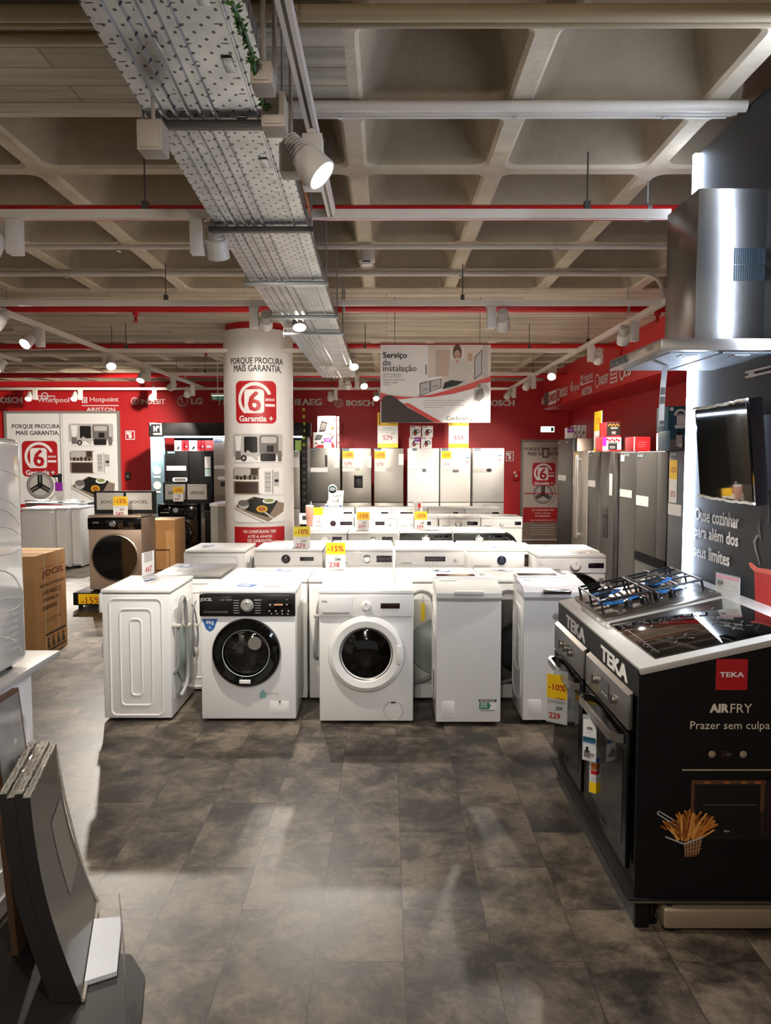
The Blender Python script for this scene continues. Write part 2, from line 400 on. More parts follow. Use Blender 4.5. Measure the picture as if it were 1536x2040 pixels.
# ---------------------------------------------------------------- prints
def garantia(a, cu, cv, s):
    """red rounded badge with a big 6, an open ring and lettering"""
    h = s / 2
    a.rect(cu - h, cv - h, cu + h, cv + h, REDPR, r=s * .13)
    a.arc(cu - s * .02, cv + s * .06, s * .33, s * .41, 20, 235, WPRINT)
    a.rect(cu + s * .22, cv - s * .10, cu + s * .46, cv - s * .04, WPRINT)
    a.rect(cu - s * .27, cv - s * .26, cu + s * .20, cv + s * .30, WPRINT, r=s * .08)
    a.text('6', cu - s * .03, cv + s * .02, REDPR, h=s * .48, bold=.025)
    a.text('anos', cu + s * .34, cv + s * .06, WPRINT, w=s * .22, bold=.02)
    a.text('Garantia +', cu, cv - s * .385, WPRINT, w=s * .82, bold=.03)
def pic(a, u0, v0, u1, v1, kind):
    W = u1 - u0; H = v1 - v0; r = min(W, H) * .1
    U = lambda f: u0 + W * f
    V = lambda f: v0 + H * f
    if kind == 0:      # small appliances in black and white
        a.rect(u0, v0, u1, v1, LPRINT, r=r); a.rect(U(0), V(.02), U(1), V(.22), WPRINT, r=r * .5)
        a.rect(U(.25), V(.35), U(.5), V(.9), KPRINT, r=W * .03); a.rect(U(.53), V(.3), U(.9), V(.95), GPRINT, r=W * .05); a.rect(U(.57), V(.68), U(.86), V(.9), LPRINT, r=W * .03)
        a.rect(U(.67), V(.38), U(.8), V(.6), KPRINT); a.poly([(U(.05), V(.93)), (U(.2), V(.93)), (U(.17), V(.42)), (U(.08), V(.42))], WPRINT); a.rect(U(.06), V(.1), U(.18), V(.4), GPRINT)
        a.disc(U(.24), V(.16), W * .06, KPRINT); a.disc(U(.24), V(.16), W * .03, LPRINT); a.line(U(.3), V(.4), U(.5), V(.12), W * .06, LPRINT); a.rect(U(.55), V(.05), U(.84), V(.32), KPRINT, r=W * .03); a.rect(U(.88), V(.04), U(.97), V(.42), GPRINT, r=W * .03)
    elif kind == 1:    # kitchen wall and an open fridge
        a.rect(u0, v0, u1, v1, TAUPE, r=r); a.rect(U(.02), V(.7), U(.36), V(.98), LPRINT); a.rect(U(.38), V(.72), U(.5), V(.98), BROWNPR); a.rect(U(0), V(.5), U(.52), V(.56), WPRINT); a.rect(U(.04), V(.04), U(.5), V(.46), BROWNPR)
        for t in (.08, .16, .24, .34, .42): a.rect(U(t), V(.55), U(t + .04), V(.55 + .1 + (t * 7 % .1)), KPRINT)
        a.rect(U(.52), V(0), u1, v1, WPRINT, r=r); a.rect(U(.62), V(.08), U(.74), V(.86), LPRINT); a.rect(U(.765), V(.02), U(.78), V(.92), GPRINT); a.rect(U(.79), V(.3), U(.9), V(.84), LPRINT)
        for t in (.25, .45, .62, .76): a.rect(U(.63), V(t), U(.73), V(t + .02), GPRINT)
        a.rect(U(.81), V(.46), U(.89), V(.56), KPRINT)
    else:              # hob with a pan, seen at an angle
        a.rect(u0, v0, u1, v1, WPRINT, r=r); a.poly([(U(0), V(.62)), (U(.4), V(1)), (U(1), V(.72)), (U(.98), V(.4)), (U(.66), V(.02))], TAUPE); a.poly([(U(.06), V(.6)), (U(.42), V(.98)), (U(.86), V(.82)), (U(.66), V(.2))], KPRINT)
        a.disc(U(.2), V(.68), W * .11, LPRINT, ry=H * .18); a.disc(U(.2), V(.74), W * .11, GPRINT, ry=H * .12); a.disc(U(.68), V(.82), W * .12, WPRINT, ry=H * .1); a.disc(U(.68), V(.84), W * .09, mat('print_herb', '#8C9A5A', .5), ry=H * .07)
        a.disc(U(.55), V(.52), W * .1, YEL, ry=H * .13); a.disc(U(.55), V(.52), W * .08, ORNG, ry=H * .1); a.line(U(.6), V(.4), U(.76), V(.14), W * .03, LPRINT); a.poly([(U(.0), V(.6)), (U(.62), V(.0)), (U(.55), V(0)), (U(0), V(.5))], LPRINT)
def drum_pic(a, cu, cv, r):
    a.disc(cu, cv, r, GPRINT, n=40); a.disc(cu, cv, r * .9, LPRINT, n=40); a.disc(cu, cv, r * .84, GPRINT, n=40); a.disc(cu, cv, r * .78, LPRINT, n=40)
    for k in range(3):
        t = R(90 + 120 * k); a.line(cu, cv, cu + r * .78 * math.cos(t), cv + r * .78 * math.sin(t), r * .36, KPRINT); a.line(cu, cv, cu + r * .78 * math.cos(t), cv + r * .78 * math.sin(t), r * .12, GPRINT)
    a.disc(cu, cv, r * .22, KPRINT); a.arc(cu, cv, r * 1.22, r * 1.28, -70, 70, GPRINT)

# column wrap
b = MB(); zt = at(515, 654, CY - CR).z
b.lathe([(CR + .018, .02), (CR + .026, .03), (CR + .026, zt), (CR + .012, zt)], (CX, CY, 0), (0, 0, 1), mat('column_wrap_white', '#E9E6E2', .38, var=.02), n=64)
wrap = thing('column_banner', 'white printed warranty wrap around the round pillar with three appliance pictures', 'banner', (CX, CY, 0))
part(b, 'wrap', wrap, world=True)
cz = lambda py: at(515, py, CY - CR - .03).z
def cu_(px):
    x = (px - 515) * (CY - CR) / FPX; return (CR + .03) * math.asin(max(-.98, min(.98, x / (CR + .03))))
a = Art(base=.0015)
a.text('PORQUE PROCURA', cu_(511), cz(719), KPRINT, w=cu_(562) - cu_(460), h=.083, bold=.016); a.text('MAIS GARANTIA,', cu_(513), cz(734), KPRINT, w=cu_(559) - cu_(467), h=.088, bold=.016)
garantia(a, cu_(509), cz(801), (cz(759) - cz(844)))
pic(a, cu_(464), cz(922), cu_(561), cz(864), 0); pic(a, cu_(464), cz(985), cu_(561), cz(932), 1); pic(a, cu_(466), cz(1041), cu_(562), cz(989), 2)
a.rect(cu_(466), cz(1140), cu_(562), cz(1050), REDPR)
for t, y, w in (('NA CONFORAMA TEM', 1059, 62), ('ATÉ 6 ANOS', 1068, 46), ('DE GARANTIA', 1077, 46), ('EM ELECTRODOMÉSTICOS', 1092, 70)): a.text(t, cu_(514), cz(y), WPRINT, w=cu_(514 + w / 2) - cu_(514 - w / 2), h=.036, bold=.02)
part(a.cylinder(CX, CY, CR + .026, 0), 'print', wrap, world=True, smooth=False)

# back wall doors with posters
def door_poster(name, px0, px1, py0, kind):
    x0 = at(px0, 900, YB).x; x1 = at(px1, 900, YB).x; z1 = at(px0, py0, YB).z
    b = MB(); b.frame(x0 - .05, x1 + .05, -.05, z1 + .05, .05, YB - .05, YB, mat('door_frame_grey', '#8D8781', .5))
    if kind == 2: b.box(x0, (x0 + x1) / 2 - .006, YB - .035, YB, .01, z1, WPRINT).box((x0 + x1) / 2 + .006, x1, YB - .035, YB, .01, z1, WPRINT)
    else: b.box(x0, x1, YB - .035, YB, .01, z1, mat('door_poster_beige', '#C9BFB2', .5))
    d = struct(b, name); d['label'] = 'double door covered by a printed warranty poster' if kind == 2 else 'single door covered by a printed warranty poster'
    return d, x0, x1, z1
def zy(py): return at(768, py, YB - .04).z
def xy(px): return at(px, 900, YB - .04).x
d1, x0, x1, z1 = door_poster('door_1', 17, 236, 824, 2)
a = Art(); a.text('PORQUE PROCURA', xy(73), zy(850), KPRINT, w=xy(121) - xy(26), h=.10, bold=.016); a.text('MAIS GARANTIA,', xy(76), zy(863), KPRINT, w=xy(119) - xy(33), h=.10, bold=.016)
garantia(a, xy(79), zy(914), xy(114) - xy(43)); drum_pic(a, xy(78), zy(967), .27)
pic(a, xy(138), zy(889), xy(227), zy(844), 0); pic(a, xy(139), zy(943), xy(227), zy(898), 1); pic(a, xy(140), zy(1000), xy(228), zy(949), 2)
a.rect(x0 + .02, .06, xy(121), zy(1004), REDPR); a.rect(xy(125), .06, x1 - .02, zy(1008), TAUPE)
for k in range(5): a.lines(xy(181), zy(1016) - .1 * k, 1.0, 1, .1, WPRINT, t=.03)
a.rect(xy(122) - .004, .02, xy(122) + .004, z1, GPRINT)
b = a.plane((0, YB - .036, 0), *FRONT); o = b.done('poster', False); o.parent = d1; 
d2, x0, x1, z1 = door_poster('door_2', 1042, 1113, 881, 1)
a = Art(); a.text('PORQUE PROCURA', xy(1080), zy(895), KPRINT, w=xy(1118) - xy(1049), h=.075, bold=.016); a.text('MAIS GARANTIA', xy(1083), zy(904), KPRINT, w=xy(1115) - xy(1053), h=.075, bold=.016)
drum_pic(a, xy(1083), zy(984), .2); garantia(a, xy(1084), zy(945), xy(1107) - xy(1061)); a.line(xy(1046), zy(983), xy(1110), zy(983), .02, REDPR)
a.rect(xy(1081), zy(912), xy(1093), zy(893), KPRINT); a.rect(xy(1083), zy(910), xy(1091), zy(895), LPRINT)
a.rect(x0 + .01, zy(1040), x1, zy(1011), REDPR); a.rect(x0 + .01, zy(1073), x1, zy(1040), TAUPE)
for t, y, w in (('NA CONFORAMA TEM', 1016, 44), ('ATÉ 6 ANOS', 1022, 32), ('DE GARANTIA', 1028, 30), ('ELECTRODOMÉSTICOS E TV', 1036, 50)): a.text(t, xy(1083), zy(y), WPRINT, w=xy(1083 + w / 2) - xy(1083 - w / 2), h=.032, bold=.01)
a.lines(xy(1083), zy(1046), .5, 5, .048, LPRINT, t=.014)
b = a.plane((0, YB - .036, 0), *FRONT); o = b.done('poster', False); o.parent = d2

# wall lettering (raised logo letters), one thing per logo
def logo(name_lbl, build, wall='back'):
    a = Art(base=.004, step=.0012); build(a)
    if wall == 'back': mb = a.plane((0, YB, 0), *FRONT)
    else: mb = a.plane((XK, 0, 0), (0, -1, 0), (0, 0, 1))
    solo(mb, 'wall_logo', name_lbl, 'logo', 'white logos on the red wall' if wall == 'back' else 'white logos on the red bulkhead', smooth=False)
def zw(py): return at(768, py, YB).z
def xw(px): return at(px, 900, YB).x
def T(a, t, p0, p1, y, h, m=WLOGO, **k): a.text(t, xw((p0 + p1) / 2), zw(y), m, w=xw(p1) - xw(p0), h=h * YB / FPX, **k)
def ring(a, p, y, r, inner=True, w=.22):
    rr_ = r * YB / FPX; a.arc(xw(p), zw(y), rr_ * (1 - w), rr_, 0, 360, WLOGO, n=36)
def lb_bosch(p0, p1, y):
    def f(a):
        T(a, 'BOSCH', p0, p1, y, 12, bold=.045); q = p0 - 15; ring(a, q, y, 9, w=.14); s = YB / FPX
        ring(a, q, y, 5.8, w=.2); a.rect(xw(q) - 3 * s, zw(y) - .8 * s, xw(q) + 3 * s, zw(y) + .8 * s, WLOGO)
    return f
logo('white bold lettering with a ringed emblem, cut off beside the poster door', lb_bosch(-4, 48, 797))
def f(a):
    T(a, 'Whirlpool', 78, 141, 798, 13, bold=.015); a.arc(xw(93), zw(789), .055, .075, 0, 360, WLOGO); a.rect(xw(73), zw(790), xw(113), zw(788), WLOGO)
logo('white serif lettering with a flat ring above it, over the poster door', f)
def f(a):
    T(a, 'Hotpoint', 182, 239, 797, 12, bold=.012); s = YB / FPX; a.frame(xw(166), zw(803), xw(177), zw(791), .02, WLOGO); a.rect(xw(170), zw(800), xw(174), zw(795), WLOGO); a.rect(xw(166), zw(809), xw(239), zw(807), WLOGO); T(a, 'ARISTON', 175, 232, 816, 8, bold=.02)
logo('white two line lettering with a square emblem and a rule, above the door corner', f)
def f(a): T(a, 'INDESIT', 283, 331, 800, 10, bold=.02); ring(a, 271, 799, 7.5); T(a, 'i', 269, 273, 799, 8)
logo('white lettering with a ringed letter i, above the red fire sign', f)
def f(a):
    T(a, 'LG', 382, 405, 799, 13, bold=.04); ring(a, 366, 799, 10.5, w=.16); T(a, 'L', 364, 369, 799, 9)
    a.disc(xw(363), zw(795), .02, WLOGO)
logo('white two letter logo with a round face emblem, beside the pillar', f)
def f(a): T(a, 'Teka', 431, 475, 801, 14, bold=.02, shear=.2)
logo('white slanted lettering mostly behind the pillar under the green exit sign', f)
def f(a):
    T(a, 'AEG', 602, 642, 801, 13, bold=.04); s = YB / FPX; a.frame(xw(588), zw(807), xw(600), zw(795), .025, WLOGO); a.poly([(xw(590), zw(801)), (xw(597), zw(796)), (xw(597), zw(806))], WLOGO)
logo('white three letter logo with a square arrow emblem, between pillar and hanging banner', f)
logo('white bold lettering with a ringed armature emblem, over the two grill boxes', lb_bosch(690, 745, 803))
logo('white bold lettering half hidden by the hanging banner, near the corner', lb_bosch(968, 1024, 803))
# logos on the bulkhead
def yk(px, py): return atx(px, py, XK)
def K(a, t, p0, p1, py, h, **k):
    A = yk(p0, py); B_ = yk(p1, py); a.text(t, -(A.y + B_.y) / 2, A.z * .5 + B_.z * .5, WLOGO, w=A.y - B_.y, h=h, **k)
def f(a): K(a, 'AEG', 1079, 1085, 799, .14, bold=.03); 
logo('narrow white three letter logo at the far end of the red bulkhead', f, 'k')
def f(a):
    A = yk(1085, 796); B_ = yk(1093, 795); C_ = yk(1109, 787); a.rect(-A.y, A.z - .11, -B_.y, A.z + .12, GPRINT); a.rect(-B_.y + .02, B_.z - .12, -C_.y, B_.z + .12, WLOGO)
    a.text('ZANUSSI', -(B_.y + C_.y) / 2, B_.z, REDPR, w=(B_.y - C_.y) * .9, h=.14, bold=.03)
logo('grey and white plate logo with red letters on the far bulkhead', f, 'k')
def f(a):
    K(a, 'BOSCH', 1117, 1131, 781, .15, bold=.03); A = yk(1113.5, 786); a.arc(-A.y, A.z, .085, .11, 0, 360, WLOGO)
logo('white bold lettering and ring on the bulkhead, third from the far end', f, 'k')
def f(a): K(a, 'Whirlpool', 1136, 1155, 774, .15, bold=.01); A = yk(1140, 766); a.arc(-A.y, A.z, .03, .05, 0, 360, WLOGO)
logo('white serif lettering on the bulkhead, fourth from the far end', f, 'k')
def f(a):
    K(a, 'Hotpoint', 1163, 1182, 752, .15, bold=.01); A = yk(1158, 766); B_ = yk(1182, 764); a.rect(-A.y, A.z - .02, -B_.y, A.z + .0, WLOGO); K(a, 'ARISTON', 1160, 1180, 779, .11, bold=.02); q = yk(1160.5, 757); a.frame(-q.y - .06, q.z - .07, -q.y + .06, q.z + .07, .03, WLOGO)
logo('white two line lettering with a rule on the bulkhead, above the iron boxes', f, 'k')
def f(a): K(a, 'INDESIT', 1195, 1213, 756, .12, bold=.02); A = yk(1191, 759); a.arc(-A.y, A.z, .08, .1, 0, 360, WLOGO)
logo('white lettering and ring on the bulkhead, just beyond the cooker hood', f, 'k')
def f(a):
    A = yk(1217, 748); B_ = yk(1231, 746); a.frame(-A.y, A.z - .11, -B_.y, A.z + .11, .02, WLOGO)
    for k in range(3): a.rect(-A.y + .03, A.z - .06 + .05 * k, -B_.y - .03, A.z - .04 + .05 * k, WLOGO)
logo('white framed plate logo on the bulkhead, partly behind the cooker hood', f, 'k')
def f(a): A = yk(1240, 742); a.arc(-A.y, A.z, .07, .1, 0, 360, WLOGO); K(a, 'LG', 1246, 1258, 738, .14, bold=.03)
logo('white ring and letters on the bulkhead, hidden by the cooker hood edge', f, 'k')

# small wall items
def wall_sign(name, lbl, cat, px0, py0, px1, py1, draw, Y=YB, th=.02):
    A = at(px0, py1, Y); B_ = at(px1, py0, Y); t = thing(name, lbl, cat, (A.x, Y, A.z)); b = MB(); b.box(A.x, B_.x, Y - th, Y, A.z, B_.z, WPRINT if draw is None else RED); part(b, 'plate', t, world=True)
    if draw: a = Art(); draw(a, B_.x - A.x, B_.z - A.z); part(a.plane((A.x, Y - th, A.z), *FRONT), 'print', t, world=True, smooth=False)
    return t
def fire(a, w, h): a.rect(0, 0, w, h, REDPR); a.frame(.01, .01, w - .01, h - .01, .015, WPRINT); a.rect(w * .35, h * .2, w * .65, h * .6, WPRINT, r=.02); a.line(w * .4, h * .62, w * .65, h * .8, .03, WPRINT); a.disc(w * .3, h * .7, .03, WPRINT)
wall_sign('fire_sign', 'square red fire extinguisher sign on the wall between poster door and black display', 'sign', 250, 857, 270, 877, fire)
wall_sign('fire_sign', 'small red fire hose sign on the wall beside the last white fridge', 'sign', 1006, 898, 1024, 920, fire)
def ex2(a, w, h): a.rect(0, 0, w, h, SIGNW); a.rect(w * .1, h * .2, w * .3, h * .8, SIGNG); a.rect(w * .75, h * .15, w * .95, h * .85, GREEN); a.rect(w * .35, h * .35, w * .65, h * .65, SIGNG)
wall_sign('exit_sign', 'small glowing exit sign high on the back wall above the far door', 'exit sign', 1076, 850, 1103, 861, ex2, th=.06)
t = thing('exit_sign', 'hanging green exit sign with arrow beside the top of the pillar', 'exit sign', at(433, 797, 11.9))
A = at(420, 797, 11.9); B_ = at(446, 783, 11.9); b = MB(); b.box(A.x, B_.x, 11.9, 11.96, B_.z - .035, B_.z, LAMPW); part(b, 'housing', t, world=True)
b = MB(); b.box(A.x + .005, B_.x - .005, 11.925, 11.935, A.z, B_.z - .035, GREEN); part(b, 'panel', t, world=True)
b = MB(); b.box(A.x + .01, B_.x - .01, 11.92, 11.94, B_.z - .04, B_.z - .034, SIGNW); part(b, 'lamp_strip', t, world=True)
w = B_.x - A.x; a = Art(); a.frame(w * .15, .012, w * .42, .055, .006, WPRINT); a.rect(w * .24, .015, w * .32, .045, WPRINT); a.rect(w * .52, .026, w * .7, .038, WPRINT); a.poly([(w * .7, .012), (w * .84, .032), (w * .7, .052)], WPRINT)
part(a.plane((A.x, 11.925, A.z), *FRONT), 'print', t, world=True, smooth=False)
b = MB(); b.cyl((A.x + w / 2, 11.93, B_.z), (A.x + w / 2, 11.93, ZC), .008, PIPEW, n=8); part(b, 'hanger', t, world=True)
c = at(1143, 828, YB); b = MB(); b.cyl((c.x, YB, c.z), (c.x, YB - .09, c.z), .09, LAMPW).lathe([(.0, .17), (.04, .16), (.065, .12), (.075, .09)], (c.x, YB, c.z), (0, -1, 0), GLOSSK, n=20)
solo(b, 'security_camera', 'small dome security camera on the back wall above the far door', 'camera')
for px, py, s, lb in ((256, 949, .05, 'small grey call point on the red wall beside the poster door'), (1028, 948, .06, 'small red alarm button on the back wall beside the far door')):
    c = at(px, py, YB); b = MB(); b.box(c.x - s, c.x + s, YB - .05, YB, c.z - s * 1.6, c.z + s * 1.6, DARKM if px < 500 else REDP, .01).box(c.x - s * .4, c.x + s * .4, YB - .058, YB - .05, c.z - s * .4, c.z + s * .4, LAMPW); solo(b, 'alarm_button', lb, 'alarm button')

# ================================================================ PIPES, TRACKS, SPOTLIGHTS, CABLE TRAY
def pipe_run(name, lbl, cat, y_px, z, x0, x1, r, m, group=None, sprk=(), clamps=()):
    Y = atz(700, y_px, z).y; t = thing(name, lbl, cat, ((x0 + x1) / 2, Y, z), group=group)
    b = MB(); b.cyl((x0, Y, z), (x1, Y, z), r, m, n=20); part(b, 'pipe', t, world=True)
    for px in clamps:
        x = at(px, y_px, Y).x; b = MB(); b.lathe([(r, -.012), (r + .008, -.012), (r + .008, .012), (r, .012)], (x, Y, z), (1, 0, 0), GALV, n=16); b.cyl((x, Y, z + r), (x, Y, ZC), .006, GALV, n=6); part(b, 'clamp', t, world=True)
    for px in sprk:
        x = at(px, y_px, Y).x; b = MB(); b.cyl((x, Y, z - r + .01), (x, Y, z - r - .03), .028, m, n=12).cyl((x, Y, z - r - .03), (x, Y, z - r - .075), .014, m, n=10)
        b.lathe([(0, 0), (.024, .002), (.024, .008), (0, .01)], (x, Y, z - r - .09), (0, 0, 1), m, n=14).tube([(x - .014, Y, z - r - .07), (x - .02, Y, z - r - .082), (x, Y, z - r - .09)], .004, m, n=6).tube([(x + .014, Y, z - r - .07), (x + .02, Y, z - r - .082), (x, Y, z - r - .09)], .004, m, n=6)
        part(b, 'sprinkler_head', t, world=True)
    return t
pipe_run('sprinkler_pipe', 'thick red sprinkler pipe nearest the camera, behind the first cross rail', 'pipe', 424, 3.03, XL + .1, 2.9, .042, REDP, 'red sprinkler pipes', (580,), (-200, 1290))
pipe_run('sprinkler_pipe', 'thick glossy red sprinkler pipe above the pillar', 'pipe', 614, 3.03, XL + .1, 2.95, .039, REDP, 'red sprinkler pipes', (270, 662, 1310), (14, 686, 1250))
pipe_run('sprinkler_pipe', 'thin red sprinkler pipe passing behind the pillar top', 'pipe', 690, 3.085, XL + .1, 2.95, .036, REDP, 'red sprinkler pipes', (410, 1236), (252,))
pipe_run('sprinkler_pipe', 'farthest red sprinkler pipe in front of the back wall', 'pipe', 748, 3.03, XL + .1, 2.95, .04, REDP, 'red sprinkler pipes', (), (370,))
zc = ZC - .028
BEIGE = mat('beige_conduit', '#9A8767', .6, var=.06)
def conduits(lbl, specs, x0, x1, clamps, m=None):
    m = m or PIPEW
    Y0 = atz(700, specs[0][0], zc).y; t = thing('ceiling_conduit', lbl, 'conduit', ((x0 + x1) / 2, Y0, zc), group='pale conduits under the ceiling ribs')
    for y, r, e in specs:
        Y = atz(700, y, zc).y; b = MB(); b.cyl((x0, Y, zc), (x1 + e, Y, zc), r, m, n=12); part(b, 'tube', t, world=True)
    for x in clamps: b = MB(); Ya = atz(700, specs[0][0], zc).y + .03; Yb = atz(700, specs[-1][0], zc).y - .03; b.box(x - .01, x + .01, Yb, Ya, zc - .032, zc - .026, GALV).cyl((x, (Ya + Yb) / 2, zc), (x, (Ya + Yb) / 2, ZC), .005, GALV, n=6); part(b, 'clamp', t, world=True)
conduits('pair of thick beige conduits at the very top of the view', [(26, .028, 0), (44, .02, 0)], -5, 3.0, [.55, -.4], BEIGE)
conduits('beige conduit along the board-marked beam over the cable tray', [(75, .022, 0)], -6, -.9, [-2.2], BEIGE)
conduits('bundle of three white conduits ending at the black display wall', [(212, .024, 0), (222, .016, -.02), (229, .016, -.05)], -.45, 1.53, [1.2, .55, -.2])
conduits('thin white conduit feeding the smoke detector', [(492, .017, 0)], -4.6, 2.9, [-1.9, 1.2])
conduits('white conduit with a curved drop at its end', [(545, .022, 0)], -5.6, 2.95, [-2.6, .6])
conduits('white conduit on the board-marked beam before the pillar', [(660, .02, 0)], -7, -4.4, [-6])
conduits('far white conduit on the ceiling ribs beyond the pillar', [(703, .03, 0)], -8.5, -2.2, [-6])
conduits('second far white conduit on the ceiling ribs beyond the pillar', [(722, .03, 0)], -8.5, -2.6, [-5])
A = atz(1268, 545, zc); b = MB(); b.tube([A, A + Vector((.09, -.03, -.01)), A + Vector((.15, -.12, -.1)), A + Vector((.165, -.2, -.27))], .016, PIPEW, smooth=6); solo(b, 'cable_drop', 'curved white cable dropping from the ceiling conduit to the lighting rail', 'cable')
c = atz(731, 492, ZC); t = thing('smoke_detector', 'round white smoke detector on the ceiling rib', 'smoke detector', c)
b = MB(); b.cyl((c.x, c.y, ZC), (c.x, c.y, ZC - .085), .058, PIPEW, n=28); part(b, 'base', t, world=True)
b = MB(); b.lathe([(.06, 0), (.06, -.02), (.048, -.03), (.04, -.045), (.0, -.05)], (c.x, c.y, ZC - .085), (0, 0, 1), LAMPW, n=28); part(b, 'sensor_cap', t, world=True)
b = MB(); b.box(c.x - .03, c.x + .025, c.y - .056, c.y - .04, ZC - .117, ZC - .108, BLACK); part(b, 'slot', t, world=True)

ZT = 2.9
def track(lbl, p0, p1, hang):
    p0 = Vector(p0); p1 = Vector(p1); t = thing('lighting_track', lbl, 'lighting track', (p0 + p1) / 2, group='white lighting rails')
    d = (p1 - p0); L = d.length; a = math.atan2(d.y, d.x); b = MB()
    b.box(0, L, -.02, .02, -.018, .018, TRACKW).box(0, L, -.02, -.006, -.024, -.018, TRACKW).box(0, L, .006, .02, -.024, -.018, TRACKW)
    b.xf(Matrix.Translation(p0) @ Matrix.Rotation(a, 4, 'Z')); part(b, 'rail', t, world=True)
    b = MB(); b.box(0, L, -.006, .006, -.0195, -.0178, DARKM); b.xf(Matrix.Translation(p0) @ Matrix.Rotation(a, 4, 'Z')); part(b, 'contact_slot', t, world=True)
    for f in hang:
        q = p0 + d * f; b = MB(); b.cyl((q.x, q.y, q.z + .018), (q.x, q.y, ZC), .004, DARKM, n=6).box(q.x - .015, q.x + .015, q.y - .015, q.y + .015, q.z + .018, q.z + .06, DARKM); part(b, 'suspension_rod', t, world=True)
TY = {k: atz(700, y, ZT).y for k, y in dict(a=426, b=603, c=698, d=745, e=774).items()}
XD = atz(200, 694, ZT).x; XT = .5 * (atz(1265, 630, ZT).x + atz(1102, 728, ZT).x)
track('nearest white cross rail in front of the thick red pipe', (-5.5, TY['a'], ZT), (1.42, TY['a'], ZT), (.02, .62, .94))
track('white cross rail over the pillar top', (-6.5, TY['b'], ZT), (XT - .02, TY['b'], ZT), (.08, .55, .82))
track('white cross rail behind the pillar between the two long rails', (XD + .02, TY['c'], ZT), (XT - .02, TY['c'], ZT), (.04, .55, .9))
track('white cross rail deep in the shop, second from the back wall', (XD + .02, TY['d'], ZT), (XT - .02, TY['d'], ZT), (.1, .6))
track('white cross rail closest to the red back wall', (-8.3, TY['e'], ZT), (XT, TY['e'], ZT), (.1, .4, .7))
track('long white rail running to the back wall on the bronze washer side', (XD, 4.5, ZT), (XD, TY['e'] - .03, ZT), (.15, .5, .8))
track('long white rail running beside the red bulkhead', (XT, 3.2, ZT), (XT, TY['e'] - .03, ZT), (.2, .5, .8))
XN = atz(560, 20, ZT).x * .5 + atz(640, 300, ZT).x * .5
track('short near rail running overhead beside the cable tray', (XN, -1.5, ZT), (XN, TY['a'] - .03, ZT), (.1, .7, .97))
XE = atz(2, 728, ZT - .12); track('long white rail at the picture edge', (XE.x, 5.5, ZT), (XE.x, XE.y + .5, ZT), (.3,))

SPOTN = [0]
def spot(x, y, side, target, lbl, grp, k=1.0, size=1.0, ang=62, along='x', blend=.55):
    """rail spotlight: gear box under the rail, a finned head beside it, aimed at a point"""
    side = Vector(side).normalized(); s = size
    t = thing('track_spotlight', lbl, 'spotlight', (x, y, ZT), group=grp)
    w = .034 * s; b = MB(); b.box(x - w, x + w, y - w, y + w, ZT - .20 * s, ZT - .03, LAMPW, .004); b.box(x - .045 * s, x + .045 * s, y - .016, y + .016, ZT - .034, ZT - .018, LAMPW) if along == 'x' else b.box(x - .016, x + .016, y - .045 * s, y + .045 * s, ZT - .034, ZT - .018, LAMPW)
    part(b, 'gear_box', t, world=True)
    c = Vector((x, y, ZT - .14 * s)) + side * .095 * s; d = (Vector(target) - c).normalized()
    b = MB(); b.cyl(Vector((x, y, c.z)), c, .012, LAMPW, n=10); part(b, 'arm', t, world=True)
    b = MB(); b.lathe([(.0, -.02), (.045, -.02), (.052, -.012), (.056, .055), (.056, .075), (.050, .075), (.046, .06)], c, d, LAMPW, n=26); b.xf(Matrix.Translation(c) @ Matrix.Scale(s, 4) @ Matrix.Translation(-c)); part(b, 'head', t, world=True)
    b = MB()
    pr = [(0, -.085)]
    for q in range(6): h = -.085 + q * .011; pr += [(.042, h), (.042, h + .005), (.034, h + .006), (.034, h + .0105)]
    pr += [(.034, -.02), (0, -.02)]
    b.lathe(pr, c, d, LAMPW, n=20); b.xf(Matrix.Translation(c) @ Matrix.Scale(s, 4) @ Matrix.Translation(-c)); part(b, 'heat_sink', t, world=True)
    b = MB(); b.lathe([(0, .062), (.046, .06)], c, d, GLOW, n=24); b.xf(Matrix.Translation(c) @ Matrix.Scale(s, 4) @ Matrix.Translation(-c)); part(b, 'lens', t, 'glowing lens', world=True)
    ld = bpy.data.lights.new('spot_lamp', 'SPOT'); ld.energy = SPOT_W * k; ld.spot_size = R(ang); ld.spot_blend = blend; ld.shadow_soft_size = .035; ld.color = (1, .92, .815)
    lo = bpy.data.objects.new('spot_lamp', ld); COL.objects.link(lo); lo.parent = t
    p = c + d * .09 * s; lo.location = WM[t.name].inverted() @ p; lo.rotation_euler = d.to_track_quat('-Z', 'Y').to_euler()
def sp(row, px, side, tgt, lbl, k=1.0, **kw): spot(at(px, 600, TY[row]).x, TY[row], side, tgt, lbl, 'spotlights on the rails', k * dict(a=.75, b=1, c=1.5, d=1.6, e=1.8)[row], **kw)
Rt = (1, 0, 0); Lt = (-1, 0, 0)
sp('a', 34, (-1, -.3, 0), (-2.3, 2.0, 0), 'glowing white spotlight at the picture edge on the nearest cross rail', .75)
sp('a', 396, (1, .1, 0), (-.9, 5.6, .2), 'unlit-looking finned spotlight on the nearest cross rail beside the cable tray', .8)
sp('b', 506, (1, -.1, 0), (-1.4, 8.6, 1.7), 'white spotlight turned away, above the pillar on the second cross rail', .55)
sp('b', 574, (1, -.4, 0), (-.4, 4.9, .3), 'glowing white spotlight just beside the pillar top on the second cross rail', .65)
sp('b', 979, (1, .1, 0), (1.3, 8.3, .5), 'white spotlight alone on the second cross rail over the hanging banner', 1.0)
sp('b', -20, (1, -.4, 0), (-4.2, 4.5, .3), 'glowing white spotlight on the second cross rail cut by the picture edge', .6)
